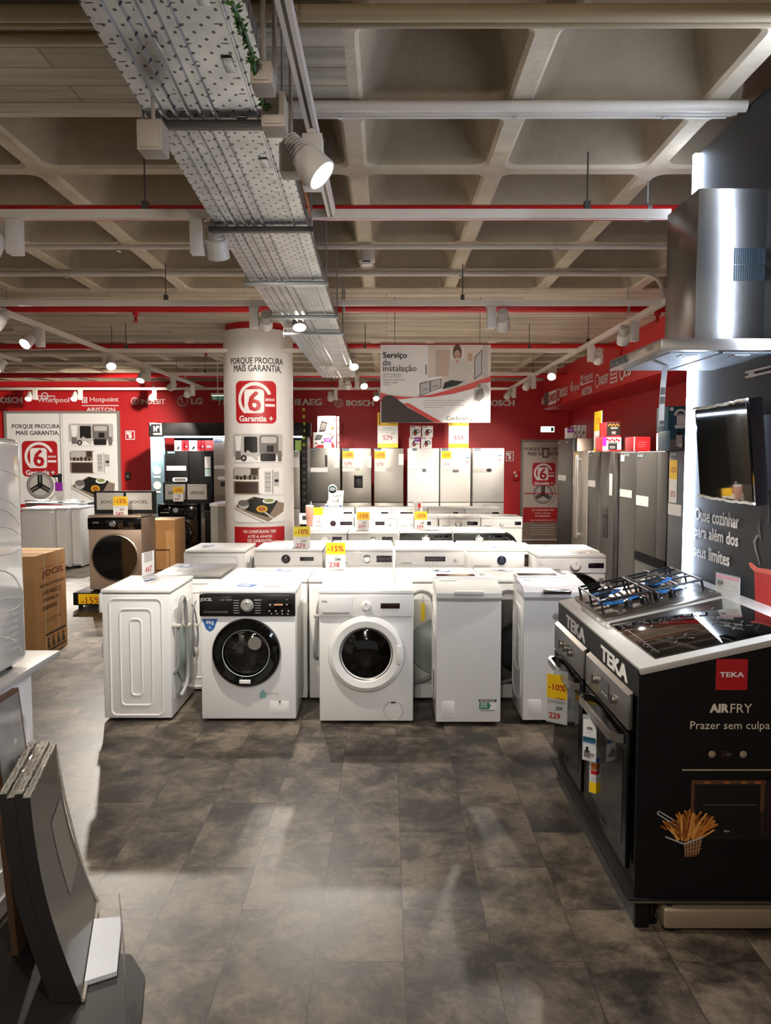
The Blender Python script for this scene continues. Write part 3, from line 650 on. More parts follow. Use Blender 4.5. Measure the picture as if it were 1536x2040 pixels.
sp('c', 642, (1, .1, 0), (-.6, 10.6, .6), 'white spotlight turned away, first beyond the pillar on the third cross rail', .9)
sp('c', 688, (1, -.3, 0), (-.1, 7.2, .6), 'glowing white spotlight, second beyond the pillar on the third cross rail', 1.2)
sp('d', 679, (1, .1, 0), (-.4, 13.8, 1.0), 'white spotlight turned away, on the fourth cross rail beyond the pillar', .55)
sp('d', 711, (1, -.3, 0), (.3, 9.0, .6), 'glowing white spotlight on the fourth cross rail over the grill boxes', 1.2)
sp('e', 64, (-1, -.4, 0), (-6.2, 11.5, .3), 'glowing white spotlight over the first letters on the back wall rail', .9)
sp('e', 155, (-1, -.4, 0), (-5.3, 11.5, .3), 'glowing white spotlight between two wall logos on the back wall rail', .7)
sp('e', 304, (0, -1, 0), (-4.4, 11.0, .8), 'glowing white spotlight in front of the ringed i logo on the back wall rail', .8)
sp('e', 668, (-1, -.1, 0), (-1.0, 15.3, 1.2), 'white spotlight turned to the wall beside the ringed emblem on the back wall rail', .14)
sp('e', 757, (-.6, -.5, 0), (.1, 11.5, .8), 'glowing white spotlight at the edge of the hanging banner on the back wall rail', 1.2)
sp('a', -230, (-1, .2, 0), (-4.9, 11.4, .5), 'unseen spotlight added on the nearest cross rail to brighten the white freezers', 1.9, ang=40)  # extra head out of view, added to brighten the freezers
def sl(X, px, py, side, tgt, lbl, k=1.0, **kw):
    y = atx(px, py, X).y; spot(X, y, side, tgt, lbl, 'spotlights on the rails', k * (1.5 if X < 0 else 1.4), along='y', **kw)
sl(XD, 80, 665, (-.7, -.5, 0), (-4.2, 4.6, .4), 'large glowing spotlight nearest the camera on the long rail of the bronze washer side', .75)
sl(XD, 212, 715, (.7, -.6, 0), (-2.2, 6.6, .3), 'glowing spotlight second nearest on the long rail of the bronze washer side', .9)
sl(XD, 294, 742, (-.4, -.6, 0), (-3.6, 8.9, .5), 'small spotlight third along the long rail of the bronze washer side', .8)
sl(XD, 345, 760, (-.3, .6, 0), (-6.3, 15.6, 1.5), 'small spotlight fourth along the long rail of the bronze washer side', 1.6)
sl(XD, 384, 772, (-.8, .2, 0), (-3.9, 13.6, 1), 'small spotlight last before the back wall on the long rail of the bronze washer side', .8)
sl(XT, 1264, 645, (-.7, .5, 0), (2.4, 8.3, 1.1), 'big white spotlight nearest the cooker hood on the rail beside the bulkhead', .55)
sl(XT, 1178, 692, (.8, .3, 0), (2.6, 10.0, 1.1), 'white spotlight second from the cooker hood on the rail beside the bulkhead', .6)
sl(XT, 1103, 735, (-.3, -.6, 0), (1.5, 7.4, .8), 'glowing spotlight third from the cooker hood on the rail beside the bulkhead', 1.0)
sl(XT, 1063, 758, (-.8, .3, 0), (1.7, 14.2, 1.2), 'white spotlight fourth from the cooker hood on the rail beside the bulkhead', .45)
sl(XT, 1024, 778, (-.8, .2, 0), (1.2, 15.2, 1.0), 'white spotlight at the corner end of the rail beside the bulkhead', .35)
spot(XT, 4.55, (-.8, -.2, 0), (1.0, 5.6, .5), 'white spotlight mostly hidden behind the cooker hood chimney', 'spotlights on the rails', .6, along='y')
spot(XN, 2.98, (-.15, -1, 0), (1.6, 2.5, .9), 'very large glowing spotlight overhead on the short near rail', 'spotlights on the rails', .35, size=1.1, along='y')
spot(XN, .9, (-.8, .2, 0), (-1.4, 4.0, .3), 'unseen spotlight added on the near rail to light the front row', 'spotlights on the rails', .34, along='y', ang=100, blend=1.0)  # unseen head, put in to light the front row
spot(XN, -.2, (.8, .2, 0), (.6, 4.3, .4), 'unseen spotlight added behind the viewer to light the ovens and front row', 'spotlights on the rails', .34, along='y', ang=100, blend=1.0)  # unseen head behind the viewer, put in to light the foreground
sl(XE.x, 0, 728, (.3, -.6, 0), (-5.6, 6.5, .4), 'glowing spotlight on the rail at the picture edge above the wrapped appliance', .6)

# ---------------------------------------------------------------- cable tray
def tray_material():
    m = bpy.data.materials.new('perforated_galvanised'); m.use_nodes = True; nt = m.node_tree; n = nt.nodes; l = nt.links; b = n['Principled BSDF']
    b.inputs['Metallic'].default_value = .75; b.inputs['Roughness'].default_value = .36
    tc = n.new('ShaderNodeTexCoord'); fac = None
    def holes(sx, sy, off, rx, ry):
        mp = n.new('ShaderNodeMapping'); mp.inputs['Scale'].default_value = (sx, sy, 1); mp.inputs['Location'].default_value = off; l.new(tc.outputs['Object'], mp.inputs[0])
        fr = n.new('ShaderNodeVectorMath'); fr.operation = 'FRACTION'; l.new(mp.outputs[0], fr.inputs[0])
        sb = n.new('ShaderNodeVectorMath'); sb.operation = 'SUBTRACT'; l.new(fr.outputs[0], sb.inputs[0]); sb.inputs[1].default_value = (.5, .5, 0)
        ml = n.new('ShaderNodeVectorMath'); ml.operation = 'MULTIPLY'; l.new(sb.outputs[0], ml.inputs[0]); ml.inputs[1].default_value = (1 / (sx * rx), 1 / (sy * ry), 0)
        ln = n.new('ShaderNodeVectorMath'); ln.operation = 'LENGTH'; l.new(ml.outputs[0], ln.inputs[0])
        lt = n.new('ShaderNodeMath'); lt.operation = 'LESS_THAN'; l.new(ln.outputs['Value'], lt.inputs[0]); lt.inputs[1].default_value = 1; return lt.outputs[0]
    A = holes(18, 15, (0, 0, 0), .0054, .0068); B_ = holes(18, 15, (.5, .5, 0), .0054, .0068); C_ = holes(9, 11, (.3, .25, 0), .014, .0034)
    m1 = n.new('ShaderNodeMath'); m1.operation = 'MAXIMUM'; l.new(A, m1.inputs[0]); l.new(B_, m1.inputs[1]); m2 = n.new('ShaderNodeMath'); m2.operation = 'MAXIMUM'; l.new(m1.outputs[0], m2.inputs[0]); l.new(C_, m2.inputs[1])
    nz = n.new('ShaderNodeTexNoise'); nz.inputs['Scale'].default_value = 7; nz.inputs['Detail'].default_value = 3; l.new(tc.outputs['Object'], nz.inputs['Vector'])
    r = n.new('ShaderNodeValToRGB'); l.new(nz.outputs['Fac'], r.inputs[0]); e = r.color_ramp.elements; e[0].position = .3; e[0].color = (.34, .35, .352, 1); e[1].position = .75; e[1].color = (.52, .535, .535, 1)
    mx = n.new('ShaderNodeMix'); mx.data_type = 'RGBA'; l.new(m2.outputs[0], mx.inputs[0]); l.new(r.outputs[0], mx.inputs[6]); mx.inputs[7].default_value = (.012, .01, .02, 1); l.new(mx.outputs[2], b.inputs['Base Color'])
    inv = n.new('ShaderNodeMath'); inv.operation = 'MULTIPLY_ADD'; l.new(m2.outputs[0], inv.inputs[0]); inv.inputs[1].default_value = -.9; inv.inputs[2].default_value = .9; l.new(inv.outputs[0], b.inputs['Metallic'])
    return m
TRAYM = tray_material()
BRY = [atz(430, 253, 2.84).y, atz(535, 461, 2.78).y, atz(595, 567, 2.73).y, atz(640, 634, 2.71).y, atz(655, 668, 2.70).y]
TX0, TX1 = -.835, -.385
TP = [(1.2, 2.99), (2.78, 2.87), (3.1, 2.86), (3.7, 2.82), (4.75, 2.76), (5.9, 2.74), (7.3, 2.73), (10.2, 2.72)]
tray = thing('cable_tray', 'wide perforated galvanised cable tray running along the ceiling', 'cable tray', (-.61, 3, 2.87))
b = MB()
prof = [(TX0, .06), (TX0, 0)]
for g in (.06, .105, .15, .195, .24): x = TX0 + g; prof += [(x - .009, 0), (x - .004, -.010), (x + .004, -.010), (x + .009, 0)]
prof += [(TX1 - .07, 0), (TX1 - .067, -.004), (TX1 - .061, -.004), (TX1 - .058, 0), (TX1, 0), (TX1, .06)]
for (ya, za), (yb, zb) in zip(TP, TP[1:]):
    N = len(prof); b.faces([(x, ya, za + h) for x, h in prof] + [(x, yb, zb + h) for x, h in prof], [(j, j + 1, N + j + 1, N + j) for j in range(N - 1)], TRAYM)
part(b, 'tray', tray, world=True)
def tz(y):
    for (ya, za), (yb, zb) in zip(TP, TP[1:]):
        if ya <= y <= yb: return za + (zb - za) * (y - ya) / (yb - ya)
    return TP[0][1]
for y in BRY:
    z = tz(y); b = MB(); b.box(TX0 - .03, TX1 + .03, y - .02, y + .02, z - .035, z - .01, DARKM if y < 4 else GALV, .003)
    for x in (TX0 - .02, TX1 + .02): b.cyl((x, y, z - .05), (x, y, ZC), .005, GALV, n=6)
    part(b, 'support_bracket', tray, world=True)
for i, (y, u) in enumerate(((1.75, .3), (2.0, .12), (2.18, .32), (2.4, .13), (2.5, .33), (2.85, .31), (3.2, .33))):   # pressed plates
    b = MB(); z = tz(y); b.box(TX0 + u, TX0 + u + .035, y - .05, y + .05, z - .003, z, GALV, .001); part(b, 'pressed_plate', tray, world=True)
JBM = mat('junction_box_beige', '#9C9082', .6)
def jbox(px0, py0, px1, py1, Y, lbl):
    A = at(px0, py1, Y); B_ = at(px1, py0, Y); t = thing('junction_box', lbl, 'junction box', (A + B_) / 2, group='pale boxes beside the cable tray'); b = MB()
    b.box(A.x, B_.x, Y, Y + .09, A.z, B_.z, JBM, .005); part(b, 'body', t, world=True)
    b = MB(); b.box(A.x + .008, B_.x - .008, Y - .004, Y, A.z + .008, B_.z - .008, JBM, .002); part(b, 'lid', t, world=True)
    b = MB(); b.cyl(((A.x + B_.x) / 2, Y + .05, B_.z), ((A.x + B_.x) / 2, Y + .05, ZC - .001), .007, JBM, n=8); part(b, 'conduit_stub', t, world=True)
jbox(498, 120, 541, 166, 2.22, 'pale junction box nearest the camera, beside the green garland')
jbox(520, 180, 567, 252, 2.42, 'largest pale junction box beside the cable tray edge')
jbox(556, 282, 598, 342, 2.85, 'pale junction box beyond the first tray bracket')
jbox(272, 236, 322, 298, 2.62, 'pale junction box hanging at the far side of the tray bracket')
t = thing('plastic_garland', 'green plastic vine hanging along the cable tray edge', 'garland', (-.36, 2.0, 2.9)); b = MB()
gp = [at(462, 5, 1.95), at(486, 60, 2.05), at(504, 120, 2.18), at(512, 170, 2.26), at(536, 240, 2.5)]; GRL = mat('vine_green', '#2E5B1E', .5, var=.3, vscale=30); b.tube(gp, .006, GRL, n=6, smooth=6); part(b, 'stem', t, world=True)
b = MB()
for k in range(90):
    f = rnd.random() * (len(gp) - 1); i = int(f); p = gp[i].lerp(gp[i + 1], f - i); d = Vector((rnd.uniform(-1, 1), rnd.uniform(-.3, .3), rnd.uniform(-1, .6))).normalized(); q = d.cross(Vector((0, 1, 0))).normalized() * .004; e = p + d * rnd.uniform(.012, .028)
    b.faces([p, p.lerp(e, .5) + q, e, p.lerp(e, .5) - q], [(0, 1, 2, 3)], GRL)
part(b, 'leaves', t, world=True)
b = MB(); b.tube([(TX1 + .015, 2.9, 2.9), (TX1 + .03, 3.3, 2.84), (TX1 + .03, 3.55, 2.83), (TX1 + .01, 4.0, 2.86)], .006, mat('orange_cable', '#A5572A', .5), n=6, smooth=5); solo(b, 'loose_cable', 'thin orange cable along the edge of the cable tray', 'cable')

# hanging service banner
YH = 7.5; A = at(758, 842, YH); B_ = at(978, 687, YH); W = B_.x - A.x; H = B_.z - A.z
t = thing('hanging_banner', 'white and red hanging banner about installation service with a waving woman', 'banner', (A.x + W / 2, YH, A.z))
b = MB(); b.box(A.x, B_.x, YH, YH + .012, A.z, B_.z, mat('banner_white', '#F0ECE6', .45)); part(b, 'board', t, world=True)
for f in (.13, .9): b = MB(); b.cyl((A.x + W * f, YH + .006, B_.z - .04), (A.x + W * f, YH + .006, ZC), .0025, DARKM, n=6); part(b, 'wire', t, world=True)
a = Art(); U = lambda px: (px - 758) / 220 * W
V = lambda py: (842 - py) / 155 * H
REDB = mat('print_coral_red', '#D0453C', .45)
a.rect(U(853), V(775), U(978), V(687), mat('print_room_cream', '#D9CDBE', .5)); a.rect(U(868), V(750), U(897), V(697), mat('print_room_tan', '#C3AE97', .5)); a.rect(U(897), V(752), U(926), V(692), mat('print_room_wall', '#E3DACF', .5))
a.poly([(U(945), V(757)), (U(945), V(712)), (U(961), V(695)), (U(961), V(745))], GPRINT); a.poly([(U(947), V(753)), (U(947), V(714)), (U(959), V(699)), (U(959), V(744))], LPRINT); a.rect(U(962), V(750), U(972), V(687), LPRINT)
a.poly([(U(836), V(790)), (U(836), V(763)), (U(880), V(752)), (U(880), V(772))], GPRINT); a.poly([(U(838), V(787)), (U(838), V(765)), (U(856), V(760)), (U(856), V(781))], LPRINT); a.poly([(U(859), V(780)), (U(859), V(759)), (U(878), V(755)), (U(878), V(771))], LPRINT)
a.line(U(842), V(778), U(852), V(774), .006, KPRINT); a.line(U(862), V(771), U(872), V(767), .006, KPRINT); a.line(U(849), V(746), U(849), V(726), .008, KPRINT); a.poly([(U(834), V(763)), (U(836), V(755)), (U(880), V(749)), (U(882), V(753))], WPRINT)
HAIR = mat('print_hair', '#5A3C2B', .5); SHIRT = mat('print_shirt', '#CFC7BD', .5)
a.disc(U(911), V(702), .042, HAIR, ry=.075); a.poly([(U(894), V(765)), (U(896), V(722)), (U(905), V(713)), (U(920), V(713)), (U(930), V(722)), (U(934), V(765))], SHIRT); a.poly([(U(896), V(724)), (U(902), V(720)), (U(900), V(752)), (U(893), V(758))], SHIRT)
a.poly([(U(926), V(721)), (U(932), V(720)), (U(937), V(733)), (U(940), V(720)), (U(943), V(722)), (U(939), V(746)), (U(933), V(744))], SHIRT); a.disc(U(937), V(712), .022, SKIN, ry=.04)
for k in range(4): a.line(U(933 + 2.4 * k), V(710), U(931.5 + 3.2 * k), V(703), .009, SKIN)
a.poly([(U(908), V(717)), (U(915), V(717)), (U(913), V(725)), (U(910), V(723))], SKIN); a.disc(U(911), V(705), .028, SKIN, ry=.044); a.disc(U(911), V(708.5), .01, REDPR, ry=.004); a.disc(U(908.5), V(703), .004, KPRINT); a.disc(U(913.5), V(703), .004, KPRINT); a.arc(U(911), V(703), .024, .042, 10, 170, HAIR)
a.poly([(U(882), V(775)), (U(886), V(762)), (U(900), V(757)), (U(925), V(760)), (U(910), V(768))], KPRINT)
cur = [(758, 782), (775, 787), (800, 790), (827, 791), (860, 786), (900, 775), (940, 763), (978, 749)]; low = [(978, 760), (940, 775), (900, 785), (860, 791), (827, 792), (800, 795), (775, 798), (758, 800)]
a.poly([(U(x), V(y)) for x, y in [(758, 800)] + low[::-1][1:] + [(978, 842), (758, 842)]], WPRINT)
for (x0, y0), (x1, y1), (x2, y2), (x3, y3) in zip(cur, cur[1:], low[::-1][1:], low[::-1]): a.poly([(U(x0), V(y0)), (U(x1), V(y1)), (U(x2), V(y2)), (U(x3), V(y3))], REDB)
a.poly([(U(x), V(y)) for x, y in ((803, 804), (814, 803), (830, 812), (882, 841.5), (862, 841.5), (820, 815))], REDB)
a.poly([(U(x), V(y)) for x, y in ((759.5, 842), (759.5, 800), (763, 791), (770, 787), (780, 787), (788, 792), (812, 811), (866, 841.8))], BROWNPR)
a.poly([(U(943), V(800)), (U(945), V(775)), (U(955), V(764)), (U(968), V(762)), (U(976), V(775)), (U(976), V(805)), (U(955), V(802))], LPRINT); a.poly([(U(945), V(795)), (U(950), V(778)), (U(962), V(772)), (U(966), V(790)), (U(955), V(800))], GPRINT); a.disc(U(955), V(768), .02, TAUPE)
a.text('Serviço', U(763), V(709), KPRINT, w=U(811) - U(763), al='l', bold=.02); a.text('de', U(763), V(722), KPRINT, w=U(779) - U(763), al='l'); a.text('instalação', U(763), V(735), KPRINT, w=U(830) - U(763), al='l')
for k, s_ in enumerate(('se for instalado', 'por um profissional', 'você vai desfrutar', 'muito mais')): a.text(s_, U(763), V(745.5 + 5.4 * k), GPRINT, h=.02, al='l')
a.rect(U(763), V(767.2), U(779), V(766.4), KPRINT)
for k in range(4): a.rect(U(845), V(798.5 + 4.6 * k), U(925 - 8 * (k % 2) - (35 if k == 3 else 0)), V(797.3 + 4.6 * k), LPRINT)
a.text('Conforama', U(915), V(833), BROWNPR, w=U(941) - U(890), bold=.006)
part(a.plane((A.x, YH, A.z), *FRONT), 'print', t, world=True, smooth=False)

# ================================================================ WASHING MACHINES
def ridge(b, f, u0, v0, u1, v1, r, t, m, k=5):
    P = []
    for cu, cv, a0 in ((u1 - r, v0 + r, -90), (u1 - r, v1 - r, 0), (u0 + r, v1 - r, 90), (u0 + r, v0 + r, 180)):
        for j in range(k + 1): a = R(a0 + 90 * j / k); P.append(Vector(f(cu + r * math.cos(a), cv + r * math.sin(a))))
    b.tube(P + [P[0], P[1]], t, m, n=8, cap=False)
def back_panel(t, w, d, h, rich=True, dark=False):
    """what the rear of a front loader shows: recessed plate, round cover, hoses, plug"""
    m = WGREY if not dark else mat('rear_plate_dark', '#55534F', .5)
    b = MB(); b.box(-w * .38, w * .38, d, d + .006, .12, h - .14, m, .003).lathe([(0, .016), (.10, .016), (.11, .01), (.19, .01), (.20, 0)], (0, d + .004, h * .45), (0, 1, 0), mat('rear_cover_green_grey', '#9AA69F', .4, .3) if not dark else BLACK, n=32)
    for q in range(2): b.box(-.06, .06, d + .004, d + .012, h * .18 + .07 * q, h * .18 + .012 + .07 * q, m)
    part(b, 'rear_plate', t)
    if rich:
        x = w / 2 - .06
        b = MB(); b.tube([(x, d, .30), (x + .01, d + .03, .34), (x, d + .035, .55), (x - .03, d + .04, .72), (x - .12, d + .035, .77), (x - .2, d + .03, .70), (x - .24, d + .03, .4), (x - .2, d + .035, .2), (x - .05, d + .03, .13)], .013, RUBBER, n=10, smooth=6); part(b, 'drain_hose', t)
        b = MB(); b.tube([(-x, d, .66), (-x + .02, d + .03, .6), (-x - .01, d + .04, .42), (-x + .05, d + .03, .3), (-x + .12, d + .04, .36), (-x + .08, d + .03, .6), (-x + .02, d + .035, .68)], .006, CABLE, n=8, smooth=6).box(-x - .005, -x + .03, d + .015, d + .045, .3, .35, LAMPW, .005); part(b, 'power_cable', t)
        b = MB()
        for px_, pz in ((x, .6), (x - .24, .55), (-x, .5)): b.box(px_ - .022, px_ + .022, d, d + .05, pz, pz + .018, LAMPW, .004)
        part(b, 'hose_clip', t)
def stickers(t, w, d, h, seed, blue=True):
    q = random.Random(seed); b = MB()
    if blue:
        x = q.uniform(-w * .35, w * .05); y = q.uniform(.08, .2)
        b.faces([(x, y, h + .001), (x + .11, y - .03, h + .001), (x + .14, y + .05, h + .001), (x + .03, y + .09, h + .001)], [(0, 1, 2, 3)], BLUE)
        b.faces([(x + .02, y + .02, h + .0016), (x + .08, y, h + .0016), (x + .10, y + .03, h + .0016), (x + .05, y + .06, h + .0016)], [(0, 1, 2, 3)], WPRINT)
    x = q.uniform(-.05, w * .15); b.faces([(x, .1, h + .001), (x + .16, .1, h + .001), (x + .16, .17, h + .001), (x, .17, h + .001)], [(0, 1, 2, 3)], LPRINT)
    for k in range(3): b.faces([(x + .01, .112 + .018 * k, h + .0016), (x + .13, .112 + .018 * k, h + .0016), (x + .13, .118 + .018 * k, h + .0016), (x + .01, .118 + .018 * k, h + .0016)], [(0, 1, 2, 3)], GPRINT)
    part(b, 'top_sticker', t, smooth=False)
def washer(lbl, loc, rz=0, w=.6, d=.52, h=.85, body=WHITE, pan=None, panh=.125, knob=(0, .032, CHROME), disp=(.1, .22, SCREEN), drawer=(-.27, -.08), door=(.0, .43, .2), ringm=WHITE, ring2=WGREY, glass=GLASSD, grp=None, back=0, side=0, seed=0, blue=True, texts=(), topm=None, name='washing_machine', dispz=None, flap=True, flush=False, cat='washing machine'):
    t = thing(name, lbl, cat, loc, rz, grp); hw = w / 2; pan = pan or body; topm = topm or body
    b = MB(); b.box(-hw + .004, hw - .004, .006, d, .018, h - .03, body, .010); part(b, 'body', t)
    b = MB(); b.box(-hw, hw, 0, d + .004, h - .024, h, topm, .008); part(b, 'top', t)
    b = MB(); b.box(-hw + .03, hw - .03, .05, d - .04, .004, .02, BLACK)
    for x in (-hw + .06, hw - .06):
        for y in (.06, d - .06): b.cyl((x, y, 0), (x, y, .03), .02, BLACK, n=10)
    part(b, 'feet', t)
    z1 = h - .026; z0 = z1 - panh; zc = (z0 + z1) / 2
    if door is not None or knob:
        b = MB(); b.box(-hw + .003, hw - .003, -.012, .012, z0, z1, pan, .007); part(b, 'control_panel', t)
        if drawer:
            b = MB(); b.box(drawer[0], drawer[1], -.016, -.008, z0 + .012, z1 - .012, pan, .004).box(drawer[0] + .02, drawer[1] - .02, -.019, -.014, z0 + .02, z0 + .034, SILVERP if pan is not BLACK else DARKM, .002); part(b, 'detergent_drawer', t)
        if knob:
            b = MB(); b.lathe([(knob[1] * 1.25, 0), (knob[1] * 1.25, .004), (knob[1], .006), (knob[1] * .95, .026), (knob[1] * .8, .03), (0, .03)], (knob[0], -.012, zc), (0, -1, 0), knob[2], n=28).box(knob[0] - .002, knob[0] + .002, -.0435, -.04, zc + knob[1] * .3, zc + knob[1] * .85, WPRINT if knob[2] in (BLACK, GLOSSK) else DARKM); part(b, 'program_knob', t)
        if disp:
            dz = dispz or (panh * .28); b = MB(); b.box(disp[0], disp[1], -.0155, -.01, zc - dz, zc + dz, disp[2], .002); part(b, 'display', t)
            b = MB()
            for k in range(4): x = disp[0] + (disp[1] - disp[0]) * (.15 + .23 * k); b.cyl((x, -.012, zc - dz - .014), (x, -.0155, zc - dz - .014), .004, SILVERP if pan is not BLACK else LPRINT, n=8)
            part(b, 'buttons', t)
    if door is not None:
        cx, cz_, r = door
        b = MB(); b.lathe([(r * 1.03, 0), (r * 1.03, .012), (r, .028), (r * .9, .042), (r * .74, .036), (r * .68, .02), (r * .66, .012)] if not flush else [(r * 1.02, 0), (r * 1.02, .012), (r, .016), (r * .95, .018)], (cx, .004, cz_), (0, -1, 0), ringm, n=48, ms=None); dr = part(b, 'door', t)
        b = MB(); b.lathe([(r * .69, .018), (r * .66, .012), (r * .6, .016), (r * .45, .034), (r * .25, .044), (0, .047)] if not flush else [(r * .96, .0178), (r * .5, .021), (0, .022)], (cx, .004, cz_), (0, -1, 0), glass, n=48); part(b, 'door_glass', dr)
        if not flush:
            b = MB(); b.lathe([(r * .70, .022), (r * .715, .026), (r * .70, .03), (r * .685, .026), (r * .70, .022)], (cx, .004, cz_), (0, -1, 0), ring2, n=48); part(b, 'inner_rim', dr)
            b = MB(); b.box(cx + r * .80, cx + r * .93, -.044, -.03, cz_ - r * .26, cz_ + r * .26, ringm, .008); part(b, 'door_handle', dr)
        if flap:
            b = MB(); b.box(hw - .17, hw - .05, .0048, .008, .055, .135, body, .001).box(hw - .115, hw - .10, -.001, .004, .13, .136, DARKM); part(b, 'filter_flap', t)
    if texts:
        a = Art(base=.0175)
        for s_, x, z, wd, m in texts: a.text(s_, x, z, m, w=wd, bold=.01)
        part(a.plane((0, 0, 0), *FRONT), 'lettering', t, smooth=False)
    if back: back_panel(t, w, d, h, back > 1, back == 3)
    if side:
        s_ = 1 if side > 0 else -1; b = MB(); X_ = s_ * (hw - .004)
        for iu, iv, r_ in ((.035, .0, .035), (.10, .065, .03), (.165, .13, .024)): iu *= d / .44; ridge(b, lambda u, v: (X_, u, v), .02 + iu, .04 + iv, d - .02 - iu, h - .06 - iv, r_, .007, body)
        part(b, 'embossed_side', t)
    stickers(t, w, d, h, seed or hash(lbl) % 997, blue)
    return t
def top_loader(lbl, loc, lid=WGREY, body=WHITE, w=.405, d=.43, h=.89, grp=None, handle=WGREY, badge=False, sticker=False):
    t = thing('top_loading_washer', lbl, 'washing machine', loc, 0, grp); hw = w / 2
    b = MB(); b.box(-hw, hw, .012, d, .02, h - .09, body, .012); part(b, 'body', t)
    b = MB(); b.prism([(.0, h - .10), (-.004, .06), (.0, .03), (.014, .03), (.014, h - .10)], body, -hw + .002, hw - .002); part(b, 'front_panel', t)
    b = MB()   # bowed lip: lid front edge dips in the middle
    nx = 12; v = []; f = []
    for i_ in range(nx + 1):
        x = -hw + w * i_ / nx; e = 1 - abs(2 * i_ / nx - 1) ** 3; zb = h - .095 - .012 * e
        for y, z in ((.004, zb), (-.012 - .01 * e, h - .075), (-.008 - .01 * e, h - .045), (.03, h - .022), (.20, h - .006), (.29, h), (.29, h - .08)): v.append((x, y, z))
    for i_ in range(nx):
        for j in range(6): f.append((i_ * 7 + j, (i_ + 1) * 7 + j, (i_ + 1) * 7 + j + 1, i_ * 7 + j + 1))
    f += [tuple(range(7)), tuple(range(nx * 7, nx * 7 + 7))]; b.faces(v, f, lid); part(b, 'lid', t)
    b = MB(); b.box(-.09, .09, -.03, .035, h - .058, h - .03, handle, .008, 3); part(b, 'lid_handle', t)
    b = MB(); b.box(-hw, hw, .295, d, h - .09, h + .012, body, .012); cp = part(b, 'control_console', t)
    b = MB(); b.box(-hw + .02, hw - .13, .31, .39, h + .010, h + .0145, SCREEN); part(b, 'display', cp)
    b = MB(); b.lathe([(.03, 0), (.03, .014), (.024, .02), (0, .02)], (hw - .065, .36, h + .012), (0, 0, 1), body, n=22); part(b, 'program_knob', cp)
    b = MB(); b.box(-hw + .035, -hw + .115, -.006, .0, .055, .16, body, .0015); part(b, 'filter_flap', t)
    b = MB(); ridge(b, lambda u, v: (-hw, u, v), .06, .12, d - .05, h - .16, .10, .006, body); ridge(b, lambda u, v: (-hw, u, v), .13, .3, d - .12, h - .3, .07, .005, body); part(b, 'embossed_side', t)
    b = MB(); b.box(-hw + .04, hw - .04, .05, d - .04, .0, .022, BLACK); part(b, 'feet', t)
    if badge:
        b = MB(); b.lathe([(.022, 0), (.022, .004), (.018, .005), (0, .005)], (.0, .0, h - .2), (0, -1, 0), SILVERP, n=22); part(b, 'badge', t)
    if sticker:
        a = Art(base=.006); a.rect(.065, .1, .175, .175, WPRINT); a.rect(.065, .158, .175, .175, KPRINT); a.text('IMPORTANT', .12, .1665, WPRINT, w=.095, bold=.02); a.rect(.068, .112, .13, .155, GREEN); a.poly([(.13, .155), (.13, .112), (.14, .134)], GREEN); a.text('FREE', .097, .144, WPRINT, w=.04, bold=.02); a.text('REPAIR', .097, .128, WPRINT, w=.044, bold=.02); a.lines(.12, .106, .1, 1, .01, GPRINT, t=.004)
        part(a.plane((0, 0, 0), *FRONT), 'sticker', t, 'white and green IMPORTANT sticker', smooth=False)
    b = MB(); b.faces([(-hw + .03, .215, h - .002), (-hw + .15, .215, h - .002), (-hw + .13, .28, h + .001), (-hw + .04, .28, h + .001)], [(0, 1, 2, 3)], BLUE if badge else LPRINT); part(b, 'top_sticker', t, smooth=False)
    return t
fy = lambda px, py: atz(px, py, 0).y
G1 = 'front row washing machines'
# ---- front row
washer('white washing machine turned sideways in the front row, embossed side towards the aisle', (-1.81, 4.865 + .3, 0), R(-90), .6, .44, .85, back=2, side=1, seed=3, grp=None)
m2 = washer('white washing machine with black control panel and black ringed door in the front row', (-.876, 4.85, 0), 0, .61, .34, .85, pan=BLACK, panh=.14, knob=(0, .033, SILVERP), disp=(.13, .28, GLOSSK), drawer=(-.295, -.10), door=(-.01, .45, .212), ringm=GLOSSK, ring2=mat('pale_green_glass', '#B9C7BE', .15), glass=GLASSB, seed=11,
       texts=(('JOCEL', -.255, .79, .075, WPRINT), ('6 KG · 1000 RPM', -.13, .79, .075, LPRINT), ('INVERTER', .07, .79, .05, LPRINT)))
a = Art(base=.0145)
for k in range(6): a.rect(-.085, .705 + .016 * k, -.05, .708 + .016 * k, LPRINT); a.rect(.05, .705 + .016 * k, .085, .708 + .016 * k, LPRINT)
for k in range(4): a.disc(.14 + .04 * k, .72, .005, LPRINT)
a.rect(.17, .755, .225, .765, mat('amber_digits', '#E3A27C', .4)); a.disc(.145, .76, .006, LPRINT); a.disc(.25, .76, .005, LPRINT)
part(a.plane((0, 0, 0), *FRONT), 'panel_marks', m2, smooth=False)
a = Art(base=-.005); a.poly([(-.29, .665), (-.19, .665), (-.215, .60), (-.24, .582), (-.265, .60)], BLUE); a.text('6kg', -.24, .643, WPRINT, w=.05, bold=.01); a.text('A', -.24, .61, WPRINT, w=.016, bold=.01); a.rect(.07, .155, .11, .19, mat('aqua_tag', '#86B9B6', .5)); a.poly([(.075, .19), (.105, .19), (.09, .215)], mat('aqua_tag', '#86B9B6', .5)); a.rect(.11, .182, .19, .1845, GPRINT)
part(a.plane((0, 0, 0), *FRONT), 'stickers', m2, 'blue 6kg A capacity sticker and pale aqua tag', smooth=False)
b = MB(); b.box(-.05, .02, -.045, -.030, .262, .285, WPRINT, .002); part(b, 'door_label', m2)
